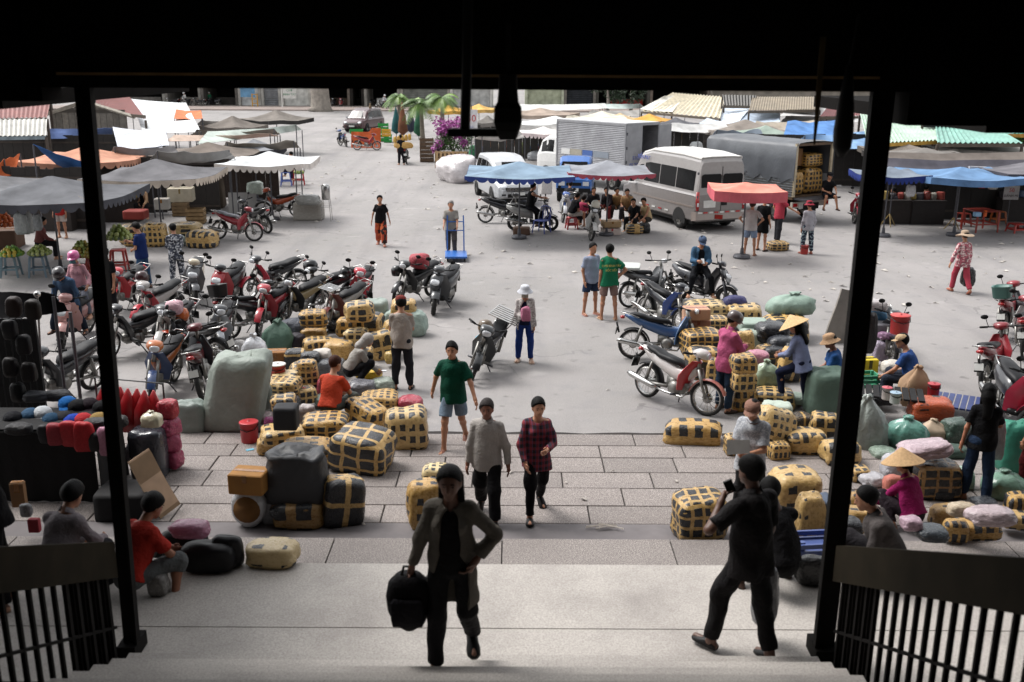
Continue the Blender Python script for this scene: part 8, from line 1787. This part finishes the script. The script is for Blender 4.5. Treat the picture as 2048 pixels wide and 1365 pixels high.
bale('wide pale bale in front of the denim jacket man', 1368, 598, 1452, 646, .2, .8, 2, (2.6, 2.6, 2.2), .62, pale=.35); carton('upper pink brown carton on the right heap', 1367, 612, 1416, 642, '#b98f74', z=.75, yaw=5, tape='#9c5a4a'); carton('lower pink brown carton on the right heap', 1366, 634, 1416, 664, '#a97c66', z=.5, yaw=5, tape='#9c5a4a')
bale('pale checked bale right of the pink brown cartons', 1408, 630, 1454, 668, .3, .8, 4, (2.6, 2.6, 2.2), .45); lump('cloth_bag', 'navy cloth bag behind the right heap', 'bag', 'bag', 1444, 588, 1494, 640, '#33325e', z=.2)
bale('pale topped bale beside the navy cloth bag', 1456, 606, 1518, 654, .15, .8, -3, (1.8, 1.2, 1.2), .62, pale=.3); lump('woven_sack', 'grey green flat sack right of the helmet', 'sack', 'carton', 1476, 636, 1534, 668, '#93a298', z=.4, group='woven market sacks'); lump('woven_sack', 'grey green round sack right of the pink shirt man', 'sack', 'bag', 1474, 655, 1524, 704, '#9aa599', z=.2, group='woven market sacks')
sack('plump grey green sack lying on the black grid bale', 1530, 580, 1622, 634, '#8fa598', z=.48, top='gather', ratio=.6, seed=13, lean=.25); bale('black bale with yellow grid under the plump sack', 1528, 626, 1608, 690, .0, .8, 2, (1.8, 1.8, .6), .28, full=.9)
for k, (x0, y0, x1, y1, z, lab) in enumerate(((1508, 640, 1574, 692, .35, 'black plastic sack left of the black grid bale'), (1534, 668, 1590, 720, .2, 'grey black plastic sack in front of the black grid bale'), (1556, 676, 1606, 742, .0, 'black plastic sack nearest the conical hat woman'))): lump('plastic_sack', lab, 'sack', 'film', x0, y0, x1, y1, '#33353b' if k == 1 else '#1b1c20', z=z)
bale('small bale between the black plastic sacks', 1510, 688, 1552, 734, .1, .8, 12, (1.4, 1.4, 1.2), .5); bale('black banded bale beside the conical hat woman', 1556, 694, 1602, 762, .05, .8, 6, (1.3, .8, .8), .4, tilt=(0, 10)); bale('yellow bale corner below the upright stack', 1470, 660, 1504, 712, .3, .8, 4, (1, 1, 1), .8, full=.5)
sack('big dark green sack left of the right post', 1606, 733, 1694, 838, '#5f7468', z=.0, top='flat', seed=14); sack('translucent grey sack right of the right post', 1700, 785, 1768, 908, '#8d948f', z=.05, top='peak', m=film, seed=15, name='plastic_sack', lean=-.1)
# --- right of the post: food seller corner
t = carton('yellow printed carton behind the translucent sack', 1714, 714, 1748, 766, '#c9b023', z=.1, tape='#57511f'); pail('big red drinks cooler with lid on the buried motorbike', 1778, 626, 1816, 672, '#b52a2c', z=.85, lid='#b8322f', cat='cooler', name='drinks_cooler')
lump('box', 'grey box under the red drinks cooler', 'box', 'carton', 1744, 642, 1784, 668, '#77757a', z=.6); lump('plastic_sack', 'white bag piled behind the right post', 'sack', 'film', 1728, 596, 1772, 624, '#b9b1b1', z=1.0); lump('cloth_bundle', 'light blue bundle on the buried motorbike', 'bundle', 'bag', 1732, 616, 1770, 644, '#3f7496', z=.75); lump('plastic_bag', 'lilac plastic bag in front of the buried motorbike', 'bag', 'film', 1744, 680, 1772, 724, '#a59aac', z=.1); lump('cloth_bundle', 'black bundle on the buried motorbike', 'bundle', 'bag', 1716, 620, 1748, 710, '#17171a', z=.3); lump('plastic_bag', 'magenta cup bag below the red cooler', 'bag', 'film', 1754, 660, 1786, 682, '#a07a9a', z=.5)
sack('tall brown paper sack with red print', 1796, 728, 1858, 816, '#a58669', z=.1, top='peak', m=card, seed=16, name='paper_sack', ratio=.6); lump('food_parcel', 'white paper parcel the blue shirt man bends over', 'parcel', 'bag', 1762, 718, 1804, 752, '#c2bcb2', z=.3)
t = thing('food_table', 'low black slatted table with cups', 'table', tuple(G(1776, 836, .05)), R(-18)); 
for k in range(9): MB().box((-.44 + k * .11, 0, .42), (.09, .62, .03)).obj('slat', dkc, t)
for sx in (-1, 1):
    for sy in (-1, 1): MB().box((sx * .45, sy * .27, .2), (.05, .05, .4)).obj('leg', dkc, t)
pail('white plastic cup with pink lid on the low black table', 1762, 772, 1782, 802, '#c8bdb8', z=.48, lid='#b7525c', cat='cup', name='cup'); pail('white plastic cup with green base on the low black table', 1778, 782, 1800, 810, '#c5c8c4', z=.48, lid='#8fa6b7', cat='cup', name='cup')
pail('red lidded canister behind the orange bale', 1853, 764, 1877, 796, '#b02a34', z=.35, lid='#a8303a', cat='canister', name='canister'); t = crate('green plastic tray behind the right post', 1708, 742, 1752, 778, '#3f8f6c', 3, name='plastic_crate', m=plastic, z=.25)
bale('bright orange bale with black patches', 1818, 792, 1898, 846, .15, .7, -4, (1.2, .5, .5), .8, brown=.0, full=.5)['org'] = 1.0
t = thing('blue_mat', 'dark blue slatted mat right of the orange bale', 'mat', tuple(G(1905, 826, .02)), R(-28))
for k in range(8): MB().box((-.35 + k * .1, 0, .20), (.08, .75, .03)).obj('slat', mat('navy_plastic', '#26366a', .5), t)
for x in (-.36, .36): MB().box((x, 0, .09), (.05, .7, .17)).obj('runner', mat('navy_plastic', '#26366a', .5), t)
sack('teal green tarpaulin sack behind the white bales', 1772, 826, 1848, 902, '#5f8f82', z=.1, top='gather', m=film, seed=17); sack('white paper sack peak between the teal sack and the girl', 1838, 834, 1888, 888, '#b5a08a', z=.1, top='peak', m=card, seed=18, name='paper_sack'); lump('plastic_sack', 'dark green black sack behind the long haired girl', 'sack', 'film', 1882, 832, 1934, 892, '#3f5148', z=.1)
lump('plastic_bag', 'thin green plastic spread on the terrace', 'bag', 'film', 1740, 890, 1790, 924, '#8b9c8e', z=.06); lump('wrapped_bale', 'white film wrapped bale with pink print on top', 'bale', 'film', 1792, 876, 1898, 924, '#b9a3aa', z=.62, ratio=.6, yaw=6, tilt=(0, -6)); bale('dark plaid film wrapped bale beneath the pink printed one', 1816, 914, 1908, 1002, .1, .7, 0, (2, 2, 2), .3, brown=.6, full=.95); lump('plastic_sack', 'white plastic sack left of the dark plaid bale', 'sack', 'film', 1762, 902, 1822, 966, '#b5b4ba', z=.1); lump('red_bag', 'red and cream bag beside the magenta vendor', 'bag', 'bag', 1764, 946, 1804, 1000, '#b36a5c', z=.1)
sack('teal woven sack behind the girl at the right edge', 1990, 838, 2052, 950, '#2f7a66', z=.1, top='flat', seed=19); sack('tied pale green plastic sack right of the girl', 1962, 930, 2050, 1004, '#7fa08f', z=.1, top='gather', m=film, seed=20, lean=-.1); lump('plastic_sack', 'pale green sack at the girl\'s feet', 'sack', 'film', 1898, 930, 1942, 982, '#93aa9c', z=.1)
bale('tall yellow bale with black speckles right of the silhouetted man', 1538, 930, 1628, 1030, .1, .9, 6, (1.6, 1.6, 1.6), .8, full=.55); bale('long yellow bale hanging down toward the blue box', 1586, 985, 1642, 1085, .1, .7, 14, (1, 1, 1), .95, full=.4); lump('box', 'black and white striped box left of the right post', 'box', 'carton', 1606, 990, 1662, 1046, '#4a5568', z=.3, tilt=(0, -14))
bale('large checked bale left of the silhouetted man', 1346, 975, 1442, 1096, .1, .85, 8, (2.0, 2.0, 2.0), .48)
t = crate('blue plastic crate lid on the landing by the right post', 1582, 1076, 1702, 1112, '#44568f', 2, z=LZ, name='plastic_crate', m=plastic, ratio=.5); lump('plastic_bag', 'shiny black plastic bag by the right post', 'bag', 'film', 1588, 1106, 1652, 1176, '#141417', z=LZ, ratio=.6)
lump('plastic_bag', 'black plastic bag behind the blue crate', 'bag', 'film', 1668, 1030, 1720, 1080, '#1f2024', z=.5)
for a in (('brown and black bale below the translucent sack', 1690, 980, 1742, 1042, .1, (1.2, 1, 1), .7, .3), ('yellow bale in front of the crouching vendor', 1682, 1010, 1742, 1056, .25, (1, 1, 1), .85, .1), ('white striped bale at the right railing', 1694, 1050, 1752, 1092, .4, (1.4, 1, 1), .6, 0), ('carton coloured bale behind the white parcel', 1860, 1006, 1916, 1062, .1, (1, 1, 1), .9, .2), ('yellow black bale by the right railing', 1884, 1038, 1930, 1086, .3, (1.6, .6, .6), .5, 0), ('striped yellow bale under the white parcel', 1912, 1030, 1990, 1084, .25, (1.8, .6, .6), .5, 0), ('yellow bale at the lower right edge', 2008, 982, 2062, 1046, .1, (1.8, .7, .7), .5, 0), ('bale at the far lower right corner', 2000, 1020, 2062, 1062, .2, (1.6, .7, .7), .55, 0)):
    bale(a[0], a[1], a[2], a[3], a[4], a[5], .7, None, a[6], a[7], brown=a[8])
lump('parcel', 'white film parcel with a red label and yellow strap', 'parcel', 'film', 1930, 1008, 2026, 1058, '#c4b2b6', z=.62, ratio=.6); lump('parcel', 'white and yellow parcel left of the red labelled one', 'parcel', 'film', 1894, 1002, 1948, 1038, '#c2b096', z=.62, ratio=.6); lump('plastic_sack', 'dark grey plastic heap by the right railing', 'sack', 'film', 1828, 1046, 1892, 1090, '#3a4147', z=.5); lump('pink_bag', 'pale pink bag behind the dark haired man', 'bag', 'film', 1800, 1036, 1840, 1066, '#b79aa8', z=.6)
p = AD(1752, 985, 8.6); t = thing('scissors', 'open steel scissors held up by the dark haired man', 'scissors', p)
for s_ in (-1, 1): g = MB(); g.tube([(0, 0, 0), (-.08 - .02 * s_, 0, .10 + .03 * s_)], [.009, .003], 5); g.tube([(.02 + .02 * math.cos(q), 0, -.03 + s_ * .018 + .016 * math.sin(q)) for q in [k * .9 for k in range(7)]], .005, 4, loop=True); g.obj('blade', chrome, t)
# --- litter
random.seed(9)
g = MB()
lit = [(random.uniform(560, 1900), random.uniform(300, 560)) for _ in range(150)] + [(random.uniform(620, 900), random.uniform(320, 420)) for _ in range(50)] + [(random.uniform(1240, 2040), random.uniform(460, 620)) for _ in range(70)] + [(random.uniform(500, 1900), random.uniform(560, 1060)) for _ in range(18)]
for px, py in lit:
    p = G(px, py, .105 if py > 872 else .0); s_ = random.uniform(.03, .10) if py < 700 else random.uniform(.015, .05); q = random.uniform(0, 6.28); e = Matrix.Rotation(q, 3, 'Z'); lf = random.uniform(.2, .7)
    g.slab([[p + e @ Vector((-s_, -s_ * lf, .01)), p + e @ Vector((0, -s_ * lf, .02 + s_ * .3)), p + e @ Vector((s_, -s_ * lf * .5, .012))], [p + e @ Vector((-s_ * .8, s_ * lf, .012)), p + e @ Vector((0, s_ * lf, .012)), p + e @ Vector((s_, s_ * lf * .7, .02))]], .004)
o = g.obj('litter', mat('pale_litter', '#c4bdb5', .8, .5, 3)); tag(o, 'scraps of pale paper scattered over the asphalt', None, None, 'stuff')
p = G(1200, 1056, .12); t = thing('torn_strap', 'torn white plastic straps lying on the terrace', 'strap', p)
for k in range(5): g = MB(); g.tube([(random.uniform(-.25, .0), random.uniform(-.05, .05), .012), (random.uniform(-.1, .1), random.uniform(-.06, .06), .03), (random.uniform(.1, .3), random.uniform(-.05, .05), .012)], .009, 4); g.obj('strip', mat('white_strap', '#c6bdb4', .6), t)
p = G(500, 900, .11); o = MB().box((0, 0, 0), (.11, .06, .01), (0, 0, .5)).obj('wrapper', mat('blue_wrapper', '#6fb0c9', .4), None, loc=p); tag(o, 'light blue wrapper on the terrace near the red bucket', 'wrapper')
